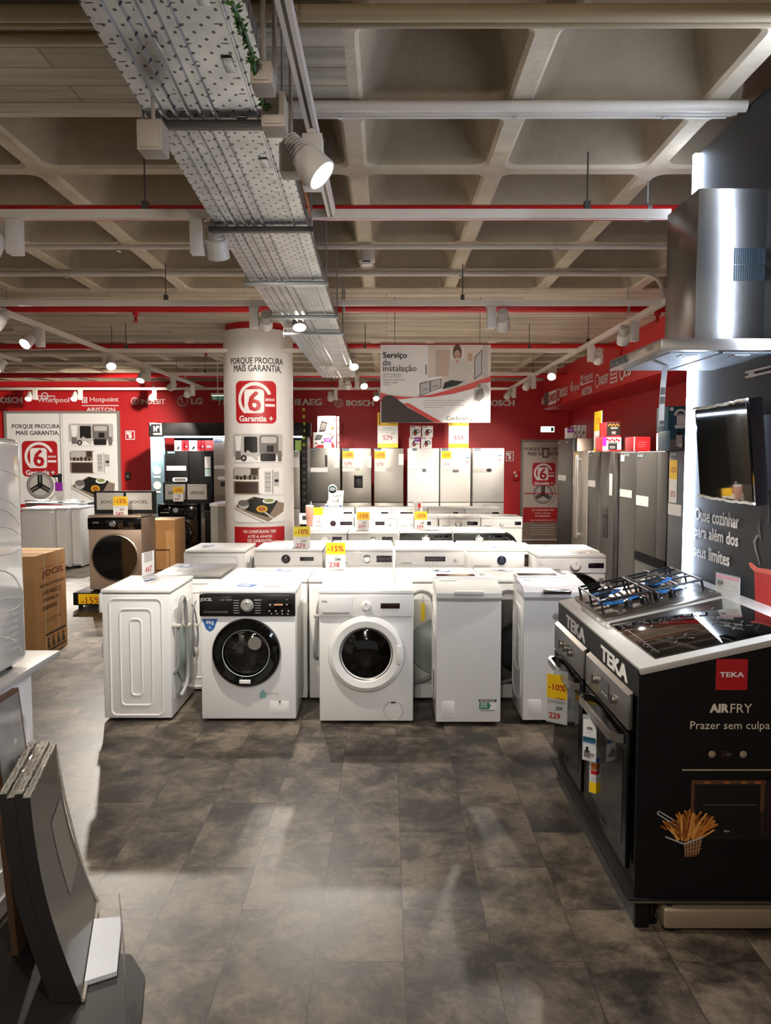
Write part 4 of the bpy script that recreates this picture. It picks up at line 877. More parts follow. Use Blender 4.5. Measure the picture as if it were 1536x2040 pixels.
b = MB(); b.lathe([(.0, .0), (.042, .0), (.042, .003), (0, .003)], (.05, -.043, .52), (0, -1, 0), mat('drum_reflection_grey', '#77726A', .4), n=24); part(b, 'drum_reflection_disc', m2)  # drum reflection in the door glass, painted as a grey disc
b = MB()
for k in range(5): b.box(.3015, .3045, .1 + .075 * k, .118 + .075 * k, .1, .72, SILVERP)
part(b, 'side_ribs', m2)
washer('all white front loading washing machine with large white door ring, front row', (-.127, 4.81, 0), 0, .6, .37, .855, panh=.14, knob=(0, .027, WHITE), disp=(.09, .21, SCREENR), drawer=(-.29, -.085), door=(0, .455, .235), ringm=WHITE, ring2=DRUM, glass=GLASSD, seed=21, texts=(('teka', -.26, .79, .035, GPRINT),), dispz=.017, flap=False)
m3 = [o for o in bpy.data.objects if o.get('label', '').startswith('all white front')][0]; b = MB(); b.lathe([(.058, 0), (.06, .002), (.062, 0)], (.17, .006, .085), (0, -1, 0), SILVERP, n=32).box(.155, .185, .002, .007, .135, .143, DARKM); part(b, 'filter_flap', m3)
top_loader('narrow white top loading washing machine with a green IMPORTANT sticker in the front row', (.512, 4.775, 0), sticker=True)
top_loader('narrow white top loading washing machine with round badge beside the oven display', (1.06, 4.81, 0), lid=mat('pearl_lid', '#D2D2D8', .2), handle=CHROME, badge=True)
# ---- second row: backs towards the aisle
B2 = 5.29
G2 = 'second row machines showing their backs'
washer('grey topped machine turned sideways behind the side-turned white machine of the front row', (-1.66, 5.49 + .3, 0), R(-90), .6, .48, .85, topm=mat('steel_grey_top', '#8E8C88', .35, .3), back=2, side=1, seed=31)
for x, lb, bk in ((-.835, 'white machine seen from behind, directly behind the black panelled washer', 2), (-.245, 'white machine seen from behind with grey hose, directly behind the all white washer', 2), (.355, 'white machine seen from behind with looped cable, next to the narrow top loader', 2), (.95, 'white machine with dark round rear plate between the two narrow top loaders', 3)):
    washer(lb, (x, B2 + .55, 0), math.pi, .585, .55, .85, back=bk, seed=int(x * 100) + 200, knob=None, door=None, grp=None)
b = MB(); b.box(.235, .262, B2 - .045, B2 - .038, .57, .69, mat('yellow_tag', '#D8B90C', .5)); b.cyl((.249, B2 - .041, .69), (.249, B2 - .041, .74), .002, CABLE, n=6); solo(b, 'cable_tag', 'yellow tag on a cable behind the narrow top loader', 'tag')
# ---- third row
Y3 = 6.97
washer('white machine turned sideways in the third row beside the pillar', (-1.82, Y3 + .3, 0), R(-90), .6, .54, .85, back=2, side=1, seed=41)
washer('white washer with solid black round knob and small dark display, third row', (-.885, Y3, 0), 0, .62, .55, .86, knob=(-.02, .032, BLACK), disp=(.105, .23, SCREEN), drawer=None, seed=42, dispz=.018, blue=True)
washer('white washer with black and silver knob, third row behind the 238 card', (-.25, Y3, 0), 0, .62, .55, .86, knob=(.075, .03, CHROME), disp=(.16, .30, SCREEN), dispz=.03, seed=43)
washer('white machine with dark trapezoid handle recess and no round knob, third row centre', (.39, Y3, 0), 0, .62, .55, .86, knob=(.24, .016, WHITE), disp=(-.045, .14, SCREEN), dispz=.022, seed=44, drawer=(-.28, -.14))
washer('white washer with navy round knob and square dark red display, third row', (1.036, Y3, 0), 0, .625, .55, .86, knob=(.0, .033, mat('navy_gloss', '#16203A', .1)), disp=(.205, .30, SCREENR), dispz=.055, seed=45, panh=.15)
t = washer('white washer with big black door ring, third row next to the gas hob', (1.566, 6.54, 0), 0, .585, .42, .86, knob=(.03, .036, WHITE), disp=(.14, .27, SCREEN), dispz=.022, door=(.04, .445, .255), ringm=GLOSSK, glass=GLASSD, ring2=DARKM, seed=46, texts=(('LG', -.26, .78, .022, GPRINT),))
b = MB(); b.lathe([(.040, 0), (.046, .003), (.040, .006), (.036, .003), (.04, 0)], (.03, -.012, .763), (0, -1, 0), BLACK, n=28); part(b, 'knob_ring', t)
a = Art(base=.0); a.rect(.235, .62, .275, .665, SILVERP); a.disc(.255, .643, .012, GPRINT); part(a.plane((0, 0, 0), *FRONT), 'sticker', t, smooth=False)
# ---- fourth row (backs)
for x, y, lb, top in ((-.885, 7.57, 'white machine seen from behind in the fourth row next to the pillar', None), (-.25, 7.57, 'white machine seen from behind in the fourth row behind the wide display washer', None), (.39, 7.57, 'white machine seen from behind, fourth row, behind the trapezoid recess machine', None), (1.03, 7.57, 'grey topped machine seen from behind in the fourth row behind the navy knob washer', mat('grey_top', '#A9A6A0', .4)), (1.68, 7.2, 'white machine seen from behind in the fourth row behind the black ringed door washer', None)):
    washer(lb, (x, y + .55, 0), math.pi, .61, .55, .815, back=1, knob=None, door=None, topm=top, seed=int(abs(x) * 77) + 50)
# ---- fifth row
Y5 = 8.68
washer('white washer with silver grey panel and white knob, next to the 279 card', (-.735, Y5, 0), 0, .59, .55, .85, pan=SILVERP, knob=(.04, .03, WHITE), disp=(.13, .235, SCREEN), drawer=None, seed=60)
washer('white washer with silver grey panel and chrome knob, under the 379 card', (-.15, Y5, 0), 0, .57, .55, .85, pan=SILVERP, knob=(.0, .028, CHROME), disp=(.10, .22, SCREEN), drawer=(-.25, -.1), seed=61)
washer('white washer with full black panel and ring knob under the 359 card', (.44, Y5, 0), 0, .585, .55, .86, pan=BLACK, knob=(.0, .034, CHROME), disp=(.1, .25, GLOSSK), drawer=None, seed=62, panh=.11)
washer('white washer with full black panel and ring knob, last before the open floor', (1.04, Y5, 0), 0, .585, .55, .86, pan=BLACK, knob=(.0, .034, CHROME), disp=(.1, .25, GLOSSK), drawer=None, seed=63, panh=.11)
for x, lb in ((-.74, 'white machine seen from behind in the sixth row, the peach tumbler on it'), (-.15, 'white machine in the sixth row, its back hidden by the silver panelled drawer washer'), (.44, 'white machine in the sixth row standing behind the pale leaflet holder'), (1.04, 'grey topped machine seen from behind in the sixth row at the open floor end')):
    washer(lb, (x, 9.27 + .52, 0), math.pi, .58, .52, .815, back=1, knob=None, door=None, topm=mat('grey_top', '#A9A6A0', .4) if x > 1 else None, seed=int(abs(x) * 91) + 70)
# ---- seventh row
Y7 = 10.9
for x, kn, dp, rg, lb in ((-.75, (-.0, .032, mat('plum_knob', '#2B1320', .3)), (.1, .27, SCREEN), WHITE, 'white washer with plum knob and long dark display, seventh row behind the tumbler'), (-.158, (.2, .022, WHITE), (.0, .13, SCREEN), WHITE, 'white washer with black display beside a white knob, behind the 379 card'),
    (.434, (-.1, .02, WHITE), (.10, .19, SCREEN), WHITE, 'white washer partly hidden by the 359 card, seventh row'), (1.03, (-.02, .032, WHITE), (.1, .25, SCREEN), WHITE, 'white washer with dark ringed white knob, seventh row second from the open floor end'), (1.62, (.0, .028, WHITE), (.18, .27, SCREEN), BLACK, 'white washer with dark door at the open floor end of the seventh row')):
    t = washer(lb, (x, Y7, 0), 0, .585, .55, .85, knob=kn, disp=dp, dispz=.025, drawer=(-.27, -.13), ringm=rg, seed=int(abs(x) * 57) + 80, door=(.0, .42, .22), flap=False)
    if abs(x - 1.03) < .1: b = MB(); b.lathe([(.038, 0), (.046, .003), (.038, .006), (.034, .003), (.038, 0)], (-.02, -.012, .753), (0, -1, 0), BLACK, n=24); part(b, 'knob_ring', t)
for x, lb in ((-.75, 'white machine seen from behind in the eighth row near the pillar'), (-.16, 'white machine seen from behind in the eighth row, second from the pillar'), (.44, 'white machine seen from behind in the eighth row, third from the pillar'), (1.03, 'white machine seen from behind in the eighth row, fourth from the pillar'), (1.62, 'white machine seen from behind at the open floor end of the eighth row')):
    washer(lb, (x, 11.5 + .52, 0), math.pi, .57, .52, .815, back=1, knob=None, door=None, seed=int(abs(x) * 31) + 90)
Y9 = 12.87
for x, kn, dp, lb in ((-.83, (-.1, .02, WHITE), (.12, .26, SCREEN), 'white washer under the white leaflet stand in the last row'), (-.21, (-.1, .02, WHITE), (.12, .24, SCREEN), 'white washer with short dark display, directly before the water dispenser fridge'), (.38, (-.22, .015, WHITE), (-.15, .28, SCREEN), 'white washer with a long dark handle strip in the last row'),
    (.985, (.03, .03, WHITE), (.12, .2, SCREEN), 'white washer with half hidden ring knob before the 559 poster fridge'), (1.6, (.05, .03, WHITE), (.15, .26, SCREEN), 'white washer at the open floor end of the last row')):
    washer(lb, (x, Y9, 0), 0, .59, .55, .85, knob=kn, disp=dp, dispz=.022, drawer=None, seed=int(abs(x) * 23) + 100, flap=False)
b = MB(); b.tube([atz(964, 1010, .86), atz(964, 1010, .86) + Vector((.0, 0, .04)), atz(964, 1010, .86) + Vector((.05, 0, .05)), atz(964, 1010, .86) + Vector((.06, 0, .0))], .008, WGREY, smooth=4); solo(b, 'loose_hose', 'small white hose end standing on the last row washers', 'hose')

# ---- price cards
def card(px0, py0, px1, py1, Y, pct, price, lbl, old=None, yaw=0, stand=True, pctm=YEL):
    A = at(px0, py1, Y); B_ = at(px1, py0, Y); w = B_.x - A.x; h = B_.z - A.z; c = Vector(((A.x + B_.x) / 2, Y, A.z))
    t = thing('price_card', lbl, 'price card', c, yaw, 'yellow and white price cards')
    b = MB(); b.box(-w / 2, w / 2, 0, .003, 0, h, WPRINT); part(b, 'card', t)
    a = Art(base=.0005, step=.0004); a.rect(-w / 2, h * .55, w / 2, h, pctm)
    if pct: a.text(pct, 0, h * .77, REDPR, w=w * .82, bold=.015)
    a.lines(0, h * .5, w * .8, 2, h * .035, LPRINT, t=h * .012)
    if old: a.text(old, w * .1, h * .36, KPRINT, w=w * .3, bold=.01); a.line(-w * .06, h * .35, w * .26, h * .37, h * .01, KPRINT)
    a.text(price, -w * .08, h * .16, REDPR, w=w * .54, bold=.01)
    part(a.plane((0, 0, 0), *FRONT), 'print', t, smooth=False)
    if stand:
        zt_ = .852; b = MB(); b.box(-w * .3, w * .3, -.012, .02, zt_ - A.z, zt_ - A.z + .006, mat('clear_acrylic', '#DDE3E6', .1, alpha=.5))
        if A.z > zt_ + .004: b.box(-w * .05, w * .05, .003, .006, zt_ - A.z, .02, mat('clear_acrylic', '#DDE3E6', .1, alpha=.5))
        part(b, 'holder', t)
    return t
card(650, 1081, 688, 1133, 5.75, '-15%', '238', 'yellow -15% price card reading 238 on the second row machines', '288')
card(585, 1049, 618, 1094, 7.05, '-10%', '279', 'bright yellow -10% price card reading 279 beside the pillar', '319', pctm=YEL2)
card(711, 1020, 736, 1054, 9.0, '-15%', '379', 'yellow -15% price card reading 379 on the fifth row', '447')
card(826, 1019, 851, 1055, 8.95, '-20%', '359', 'yellow -20% price card reading 359 above the black panelled washers', '449')
card(625, 1011, 643, 1045, 9.5, '', '319', 'yellow topped price card beside the peach tumbler', '387')
A = atz(296, 1147, .85); t = thing('price_card', 'white price card seen nearly edge on, on the side-turned front row machine', 'price card', (A.x, A.y, .85), R(80), 'yellow and white price cards')
b = MB(); b.box(-.09, .09, 0, .003, .01, .17, WPRINT); part(b, 'card', t); b = MB(); b.box(-.05, .05, -.02, .025, 0, .012, mat('clear_acrylic', '#DDE3E6', .1, alpha=.5)); part(b, 'holder', t)
a = Art(base=.0005); a.text('447', 0, .045, REDPR, w=.1, bold=.01); a.rect(-.06, .1, .06, .17, LPRINT); part(a.plane((0, 0, 0), *FRONT), 'print', t, smooth=False)
# ---- loose things on the machines
c = atz(617, 1048, .85); t = thing('tumbler', 'tall peach insulated tumbler with straw on a sixth row machine', 'tumbler', (c.x, c.y, .85))
b = MB(); b.lathe([(0, 0), (.034, 0), (.036, .01), (.038, .09), (.046, .105), (.05, .23), (.048, .235), (0, .235)], (0, 0, 0), (0, 0, 1), PEACH, n=28); part(b, 'cup', t)
b = MB(); b.lathe([(.05, .235), (.051, .245), (.046, .255), (0, .256)], (0, 0, 0), (0, 0, 1), mat('lid_clear', '#E9D9D2', .2), n=28); part(b, 'lid', t)
b = MB(); b.cyl((.015, 0, .25), (.02, 0, .3), .005, WPRINT, n=8); part(b, 'straw', t)
c = atz(603, 1046, .85); b = MB(); b.box(-.055, .05, 0, .12, 0, .13, WPRINT, .003); t = thing('small_box', 'small white box with dark picture beside the peach tumbler', 'box', (c.x, c.y + .12, .85)); part(b, 'carton', t)
a = Art(); a.rect(-.02, .05, .04, .11, GPRINT); a.disc(.01, .08, .025, KPRINT); a.rect(-.05, .01, .04, .03, LPRINT); part(a.plane((0, 0, 0), *FRONT), 'print', t, smooth=False)
t = thing('leaflet_stand', 'white cardboard leaflet stand with round blue header on the last row', 'leaflet stand', (at(665, 1006, 13.1).x, 13.1, .85))
b = MB(); b.prism([(-.15, 0), (.15, 0), (.17, .28), (.02, .28), (-.09, .28), (-.09, .14)], WPRINT, 0, .004, axis='y'); b.prism([(-.15, 0), (.15, 0), (.15, .012), (-.15, .012)], WPRINT, 0, .12, axis='y'); b.box(-.15, .15, -.01, .0, 0, .05, WPRINT); b.lathe([(0, 0), (.075, 0), (.075, .004), (0, .004)], (-.02, .004, .31), (0, -1, 0), WPRINT, n=28); part(b, 'stand', t)
a = Art(base=.004); a.disc(-.02, .31, .062, TEAL, ry=.05); a.disc(-.02, .305, .045, LPRINT, ry=.03); a.text('WASH', -.02, .305, TEAL, w=.07, bold=.02); a.lines(.05, .18, .14, 1, .02, GPRINT); 
for k in range(3): a.disc(.0 + .055 * k, .2, .008, KPRINT)
a.line(-.05, .1, .1, .1, .006, GPRINT); a.rect(.06, .08, .075, .14, GPRINT); a.rect(-.14, .012, .14, .03, BLUE); a.rect(-.09, .015, .09, .027, WPRINT)
part(a.plane((0, -.0105, 0), *FRONT), 'print', t, smooth=False)
c = at(834, 1019, 9.0); b = MB(); b.box(-.055, .055, 0, .02, 0, .32, WPRINT, .002); t = thing('leaflet_holder', 'pale leaflet holder with red flower print behind the 359 card', 'leaflet holder', (c.x - .01, 9.05, .85)); part(b, 'holder', t)
a = Art(); a.disc(.02, .27, .018, REDPR, ry=.035); a.disc(.015, .225, .016, LPRINT); a.disc(.015, .225, .012, GPRINT); a.rect(-.04, .2, -.0, .29, LPRINT); part(a.plane((0, 0, 0), *FRONT), 'print', t, smooth=False)

# ================================================================ FRIDGES
def fridge(lbl, loc, rz, w, d, h, doors, m, side=None, handles=(), dispenser=None, prints=(), grp=None, z0=.06):
    """doors: (x0,x1,z0,z1[,material]) on the front; handles: (kind,x,z0,z1); prints: callables drawing on the front"""
    t = thing('fridge', lbl, 'fridge', loc, rz, grp); hw = w / 2
    b = MB(); b.box(-hw, hw, .06, d, .03, h, side or m, .006); part(b, 'cabinet', t)
    b = MB(); b.box(-hw + .02, hw - .02, .05, d - .03, 0, .04, BLACK); part(b, 'base_grille', t)
    for D in doors: b = MB(); b.box(D[0] + .002, D[1] - .002, 0, .056, D[2] + .003, D[3] - .002, D[4] if len(D) > 4 else m, .008, 3); part(b, 'door', t)
    for k, x, za, zb in handles:
        b = MB()
        if k == 'bar': b.box(x - .013, x + .013, -.055, -.035, za, zb, FSILV, .006).box(x - .01, x + .01, -.04, .005, za + .04, za + .07, FSILV).box(x - .01, x + .01, -.04, .005, zb - .07, zb - .04, FSILV)
        elif k == 'slot': b.box(x - .022, x + .022, -.003, .004, za, zb, BLACK)
        elif k == 'band': b.box(x - hw, x + hw, -.004, .01, za, zb, mat('matt_recess_black', '#050505', .9, spec=.1))
        part(b, 'handle', t)
    if dispenser:
        x0, x1, za, zb = dispenser; b = MB(); b.box(x0, x1, -.008, .004, za, zb, BLACK, .004).box(x0 + .012, x1 - .012, -.0095, -.007, zb - (zb - za) * .3, zb - .015, GLOSSK).box((x0 + x1) / 2 - .012, (x0 + x1) / 2 + .012, -.02, -.006, zb - (zb - za) * .5, zb - (zb - za) * .28, DARKM); part(b, 'water_dispenser', t)
    if prints:
        for k, p in enumerate(prints): a = Art(base=.001 + .0012 * k, step=.0003); p(a); part(a.plane((0, 0, 0), *FRONT), 'sticker', t, smooth=False)
    return t
def tag(x0, x1, z0, z1, m=WPRINT, r=0): return lambda a: a.rect(x0, z0, x1, z1, m, r)
def nofrost(x, z, w=.12): 
    def f(a): a.rect(x, z - .02, x + w, z + .02, TEAL); a.text('NO FROST', x + w / 2, z, WPRINT, w=w * .9, bold=.02)
    return f
def energy(x0, x1, z0, z1):
    def f(a):
        a.rect(x0, z0, x1, z1, WPRINT); n = 4
        for k in range(n): a.rect(x0 + .008, z1 - (z1 - z0) * (.35 + .13 * k), x0 + .008 + (x1 - x0) * (.25 + .12 * k), z1 - (z1 - z0) * (.28 + .13 * k), (GREEN, YEL, ORNG, REDPR)[k])
        a.rect(x0 + .005, z1 - (z1 - z0) * .16, x1 - .01, z1 - (z1 - z0) * .06, BLUE)
    return f
def ptag(x0, x1, z0, z1, pct, price):
    def f(a):
        a.rect(x0, z0, x1, z1, WPRINT); a.rect(x0, z0 + (z1 - z0) * .55, x1, z1, YEL); 
        if pct: a.text(pct, (x0 + x1) / 2, z0 + (z1 - z0) * .77, REDPR, w=(x1 - x0) * .8, bold=.01)
        if price: a.text(price, (x0 + x1) / 2, z0 + (z1 - z0) * .2, REDPR, w=(x1 - x0) * .6)
    return f
YF = 14.2; HF = 1.855
def rear(px0, px1, lbl, m, **k):
    x0 = at(px0, 900, YF).x; x1 = at(px1, 900, YF).x; w = x1 - x0
    return fridge(lbl, ((x0 + x1) / 2, YF, 0), 0, w, .66, HF, [(-w / 2, w / 2, .06, .86), (-w / 2, w / 2, .868, HF)], m, **k)
rear(617, 678, 'grey steel fridge with white strip and slot handle under the grill boxes', mat('fridge_mid_grey', '#8A867F', .36, .7), handles=(('slot', .02, 1.52, 1.73),), prints=(nofrost(-.26, 1.83), tag(-.27, .05, 1.42, 1.5), tag(.16, .26, 1.5, 1.71)))
rear(681, 740, 'silver fridge with black water dispenser on the back wall', FSILV, dispenser=(-.05, .11, 1.13, 1.36), prints=(nofrost(-.25, 1.83), ptag(-.26, -.05, 1.51, 1.8, '-10%', '579'), tag(-.26, -.03, 1.43, 1.5), tag(.19, .27, 1.5, 1.71), lambda a: a.disc(.02, 1.47, .04, LPRINT, ry=.03)))
rear(745, 804, 'silver fridge under the 579 poster with a yellow -10% tag on its door', FSILV, prints=(nofrost(-.25, 1.83), ptag(-.26, -.06, 1.5, 1.8, '-10%', '579'), tag(-.26, -.06, 1.43, 1.5), tag(-.05, .05, 1.43, 1.5, LPRINT), tag(.18, .27, 1.55, 1.75)))
rear(812, 875, 'pure white fridge below the four iron boxes on the back wall', WHITE, prints=(nofrost(-.2, 1.83, .08), lambda a: a.rect(-.02, 1.42, .05, 1.48, GPRINT), lambda a: a.rect(-.26, 1.475, .06, 1.478, GPRINT)))
rear(877, 938, 'white fridge under the 559 poster on the back wall', mat('warm_white_fridge', '#E8E4DC', .3), prints=(nofrost(-.25, 1.83), ptag(-.25, -.08, 1.5, 1.8, '-15%', '559'), lambda a: a.rect(-.25, 1.475, .06, 1.478, GPRINT), tag(-.05, .06, 1.42, 1.46, GPRINT), energy(.18, .27, 1.56, 1.7)))
rear(942, 1005, 'pale grey white fridge at the open floor end of the back wall row', mat('pale_fridge', '#CFCDC8', .35), prints=(nofrost(-.26, 1.83), energy(.17, .26, 1.58, 1.74), lambda a: a.rect(-.28, 1.42, .06, 1.49, LPRINT), lambda a: a.disc(.01, 1.455, .05, KPRINT, ry=.03), lambda a: a.rect(-.02, 1.715, .05, 1.722, GPRINT)))

# fridges along the red bulkhead, doors facing the aisle
XF = 2.56
def side_f(ya, yb, lbl, h, m, doors=None, **k):   # ya nearer, yb farther
    w = yb - ya; return fridge(lbl, (XF, (ya + yb) / 2, 0), R(-90), w, .7, h, doors(w) if doors else [(-w / 2, w / 2, .06, h)], m, **k)
side_f(10.75, 11.65, 'tall dark fridge at the far end of the bulkhead row, iron boxes on top', 1.95, FDARK, side=mat('fridge_side_reflection', '#6A5A4E', .3, .5), prints=(nofrost(-.42, 1.9), tag(-.42, .1, 1.35, 1.43), nofrost(.1, 1.9)))  # brown reflection on the near side put into the side colour
side_f(9.92, 10.72, 'silver double door fridge with two long bar handles and a pale yellow tag', 1.77, FSILV, doors=lambda w: [(-w / 2, .02, .06, 1.77), (.02, w / 2, .06, 1.77)], handles=(('bar', -.025, .62, 1.72), ('bar', .06, .62, 1.72)), prints=(ptag(-.28, -.08, 1.42, 1.75, '', ''), tag(-.38, -.05, 1.31, 1.4)))
side_f(9.35, 9.9, 'slim dark grey fridge with short black side handle, beyond the dispenser fridge', 1.75, FGREY, handles=(('slot', -.22, .85, 1.1),), prints=(nofrost(-.2, 1.71, .1), tag(-.25, .1, 1.32, 1.4)))
side_f(8.8, 9.32, 'dark grey fridge with black water dispenser under the small kitchen robot boxes', 1.75, FGREY, dispenser=(-.1, .08, .75, 1.1), prints=(tag(.12, .24, 1.25, 1.5),), side=BLACK)
side_f(8.58, 8.76, 'narrow black sided tall appliance between two dark grey fridges', 1.74, BLACK)
side_f(8.02, 8.55, 'dark grey fridge with a white strip, beyond the big four door fridge', 1.745, FGREY, prints=(nofrost(-.12, 1.71, .2), tag(-.24, -.1, 1.64, 1.71), tag(-.24, .18, 1.26, 1.34)))
side_f(7.1, 7.98, 'wide grey steel fridge with a black recessed handle band across its doors', 1.745, FGREY, doors=lambda w: [(-w / 2, .17, .72, 1.745), (.17, w / 2, .72, 1.745), (-w / 2, .17, .06, .7), (.17, w / 2, .06, .7)], handles=(('band', 0, .64, .715),), prints=(nofrost(-.42, 1.7, .2), tag(-.43, -.05, 1.2, 1.3)))
side_f(6.2, 7.07, 'blue grey fridge with a -10% tag, half hidden by the lit display wall', 1.745, mat('fridge_blue_grey', '#5B6167', .38, .6), doors=lambda w: [(-w / 2, 0, .06, 1.745), (0, w / 2, .06, 1.745)], handles=(('slot', -.03, 1.1, 1.5),), prints=(nofrost(-.4, 1.71, .16), ptag(-.41, -.22, 1.28, 1.66, '-10%', '878'), tag(-.42, -.1, 1.17, 1.27)))

# boxes and posters standing on the fridges
def carton(lbl, loc, rz, w, d, h, front, side, draw=None, cat='box', name='appliance_box', grp=None):
    t = thing(name, lbl, cat, loc, rz, grp); b = MB(); b.box(-w / 2, w / 2, 0, d, 0, h, side, .003); part(b, 'carton', t)
    a = Art(base=.0008, step=.0005); a.rect(-w / 2 + .002, .002, w / 2 - .002, h - .002, front)
    if draw: draw(a, w, h)
    part(a.plane((0, 0, 0), *FRONT), 'print', t, smooth=False); return t
def grill(topm):
    def f(a, w, h):
        a.poly([(-w * .47, h * .02), (w * .45, h * .02), (w * .3, h * .2), (-w * .2, h * .22)], REDPR); a.poly([(-w * .42, h * .5), (-w * .1, h * .52), (w * .05, h * .8), (-w * .28, h * .85)], KPRINT); a.poly([(-w * .36, h * .55), (-w * .13, h * .57), (-w * .0, h * .76), (-w * .25, h * .8)], GPRINT); a.poly([(-w * .1, h * .3), (w * .3, h * .26), (w * .4, h * .42), (0, h * .5)], GPRINT); a.poly([(-w * .02, h * .42), (w * .32, h * .38), (w * .38, h * .48), (w * .05, h * .52)], LPRINT); a.disc(w * .3, h * .62, w * .08, ORNG, ry=h * .05); a.disc(-w * .33, h * .3, w * .08, ORNG, ry=h * .05); a.rect(w * .38, h * .85, w * .44, h * .93, REDPR); a.rect(w * .12, h * .88, w * .34, h * .91, GPRINT)
        if topm: a.rect(w * .08, .0, w * .5, h * .62, WPRINT); a.rect(w * .1, h * .36, w * .48, h * .62, PURP); a.text('TOP', w * .29, h * .54, WPRINT, w=w * .25, bold=.01); a.text('preço', w * .29, h * .43, WPRINT, w=w * .25)
    return f
zf = HF
c = at(648, 862, YF); carton('upper grill box with sandwich grill picture on the pillar side fridge', (at(650, 862, YF).x, YF + .12, zf + .0), 0, at(669, 862, YF).x - at(631, 862, YF).x, .12, at(650, 828, YF).z - zf, WPRINT, REDPR, grill(False))
carton('lower grill box with purple TOP tag in front of the upper grill box', (at(642, 893, YF).x, YF + .01, zf), 0, .335, .1, at(650, 861, YF).z - zf, WPRINT, REDPR, grill(True))
carton('thin white and red box standing on edge beside the grill boxes', (at(673, 893, YF).x, YF + .1, zf), 0, .035, .25, at(673, 829, YF).z - zf, WPRINT, WPRINT, lambda a, w, h: [a.rect(-w * .3, h * q, w * .4, h * q + .03, REDPR) for q in (.15, .4, .62, .86)])
def iron(tagged):
    def f(a, w, h):
        a.disc(-w * .05, h * .42, w * .12, KPRINT, ry=h * .3); a.disc(-w * .05, h * .3, w * .08, REDPR, ry=h * .14); a.arc(w * .22, h * .52, w * .1, w * .17, 0, 360, KPRINT); a.line(w * .1, h * .2, w * .1, h * .72, w * .07, KPRINT); a.line(-w * .3, h * .1, -w * .2, h * .5, w * .06, GPRINT); a.rect(-w * .42, h * .86, w * .0, h * .93, GPRINT); a.disc(w * .36, h * .9, w * .05, REDPR)
        if tagged: a.rect(w * .02, h * .45, w * .5, h, WPRINT); a.rect(w * .02, h * .6, w * .5, h, PURP); a.text('TOP', w * .26, h * .8, WPRINT, w=w * .34, bold=.01)
    return f
zi = at(840, 871, YF).z
for px, z, h, tg, lb in ((826, zf, zi - zf, True, 'iron box with purple TOP tag, lower of its pair under the hanging banner'), (850, zf, zi - zf, False, 'iron box in the lower pair, farther from the pillar'), (828, zi, at(840, 848, YF).z - zi, False, 'iron box stacked on the one with the purple tag'), (852, zi, at(840, 848, YF).z - zi, False, 'iron box stacked on top, farther from the pillar')):
    carton(lb, (at(px, 880, YF).x, YF + .08, z), 0, .2, .16, h, WPRINT, REDPR, iron(tg), grp='iron boxes on the white fridge')
def poster(px0, px1, price, lbl):
    x0 = at(px0, 860, YF).x; x1 = at(px1, 860, YF).x; w = x1 - x0; h = at(px0, 822, YF).z - zf
    t = thing('price_poster', lbl, 'price poster', ((x0 + x1) / 2, YF + .02, zf)); b = MB(); b.box(-w / 2, w / 2, 0, .006, .006, h, WPRINT); part(b, 'board', t); b = MB(); b.box(-w * .3, w * .3, -.02, .04, 0, .006, LPRINT); part(b, 'foot', t)
    a = Art(base=.0008); a.rect(-w / 2, .006, w / 2, h * .13, YEL2); a.rect(-w / 2, h * .63, w / 2, h, YEL); a.text(price, w * .0, h * .29, REDPR, w=w * .46, bold=.012)
    for k, s_ in enumerate(('COMBINADO', 'CONFORT NO FROST', 'A++')): a.text(s_, 0, h * (.56 - .055 * k), GPRINT, h=h * .028)
    a.text('619', w * .26, h * .42, KPRINT, w=w * .16, bold=.01); a.rect(w * .05, h * .68, w * .45, h * .7, ORNG); a.rect(-w * .42, h * .66, -w * .36, h * .96, ORNG)
    part(a.plane((0, 0, 0), *FRONT), 'print', t, smooth=False)
poster(752, 793, '579', 'tall yellow and white poster reading 579 on a silver fridge behind the hanging banner')
poster(894, 934, '559', 'tall yellow and white poster reading 559 on a white fridge under the hanging banner')
# boxes along the bulkhead row (their fronts turned to the aisle or the camera)
def side_box(px0, py0, px1, py1, Y, z, d, front, side, draw, lbl, grp=None):
    A = at(px0, py1, Y); B_ = at(px1, py0, Y); return carton(lbl, ((A.x + B_.x) / 2, Y, z), 0, B_.x - A.x, d, B_.z - z, front, side, draw, grp=grp)
def small_iron(a, w, h): a.disc(0, h * .45, w * .2, KPRINT, ry=h * .12); a.line(-w * .05, h * .2, w * .05, h * .75, w * .12, GPRINT); a.rect(-w * .4, h * .8, w * .4, h * .88, LPRINT)
ZT_ = 1.952
side_box(1130, 852, 1143, 872, 11.0, ZT_, .16, WPRINT, WPRINT, lambda a, w, h: (a.rect(-w / 2, h * .55, w / 2, h, PURP), a.text('TOP', 0, h * .78, WPRINT, w=w * .7, bold=.01)), 'white card with pink purple TOP header on the tall dark fridge', 'boxes on the tall dark fridge')
for k, (p0, p1, lb) in enumerate(((1143, 1149, 'first of three slim white iron boxes, next to the TOP card'), (1150, 1157, 'middle of three slim white iron boxes on the tall dark fridge'), (1158, 1168, 'last of three slim white iron boxes, nearest the yellow strip'))): side_box(p0, 847, p1, 872, 11.02, ZT_, .22, WPRINT, mat('box_side_rose', '#C9B3AA', .5), small_iron, lb, 'boxes on the tall dark fridge')
t = thing('price_poster', 'narrow yellow and white price strip seen at an angle on the slim fridge', 'price poster', (atx(1190, 899, XF + .05).x, atx(1190, 899, XF + .05).y, 1.752), R(-90))
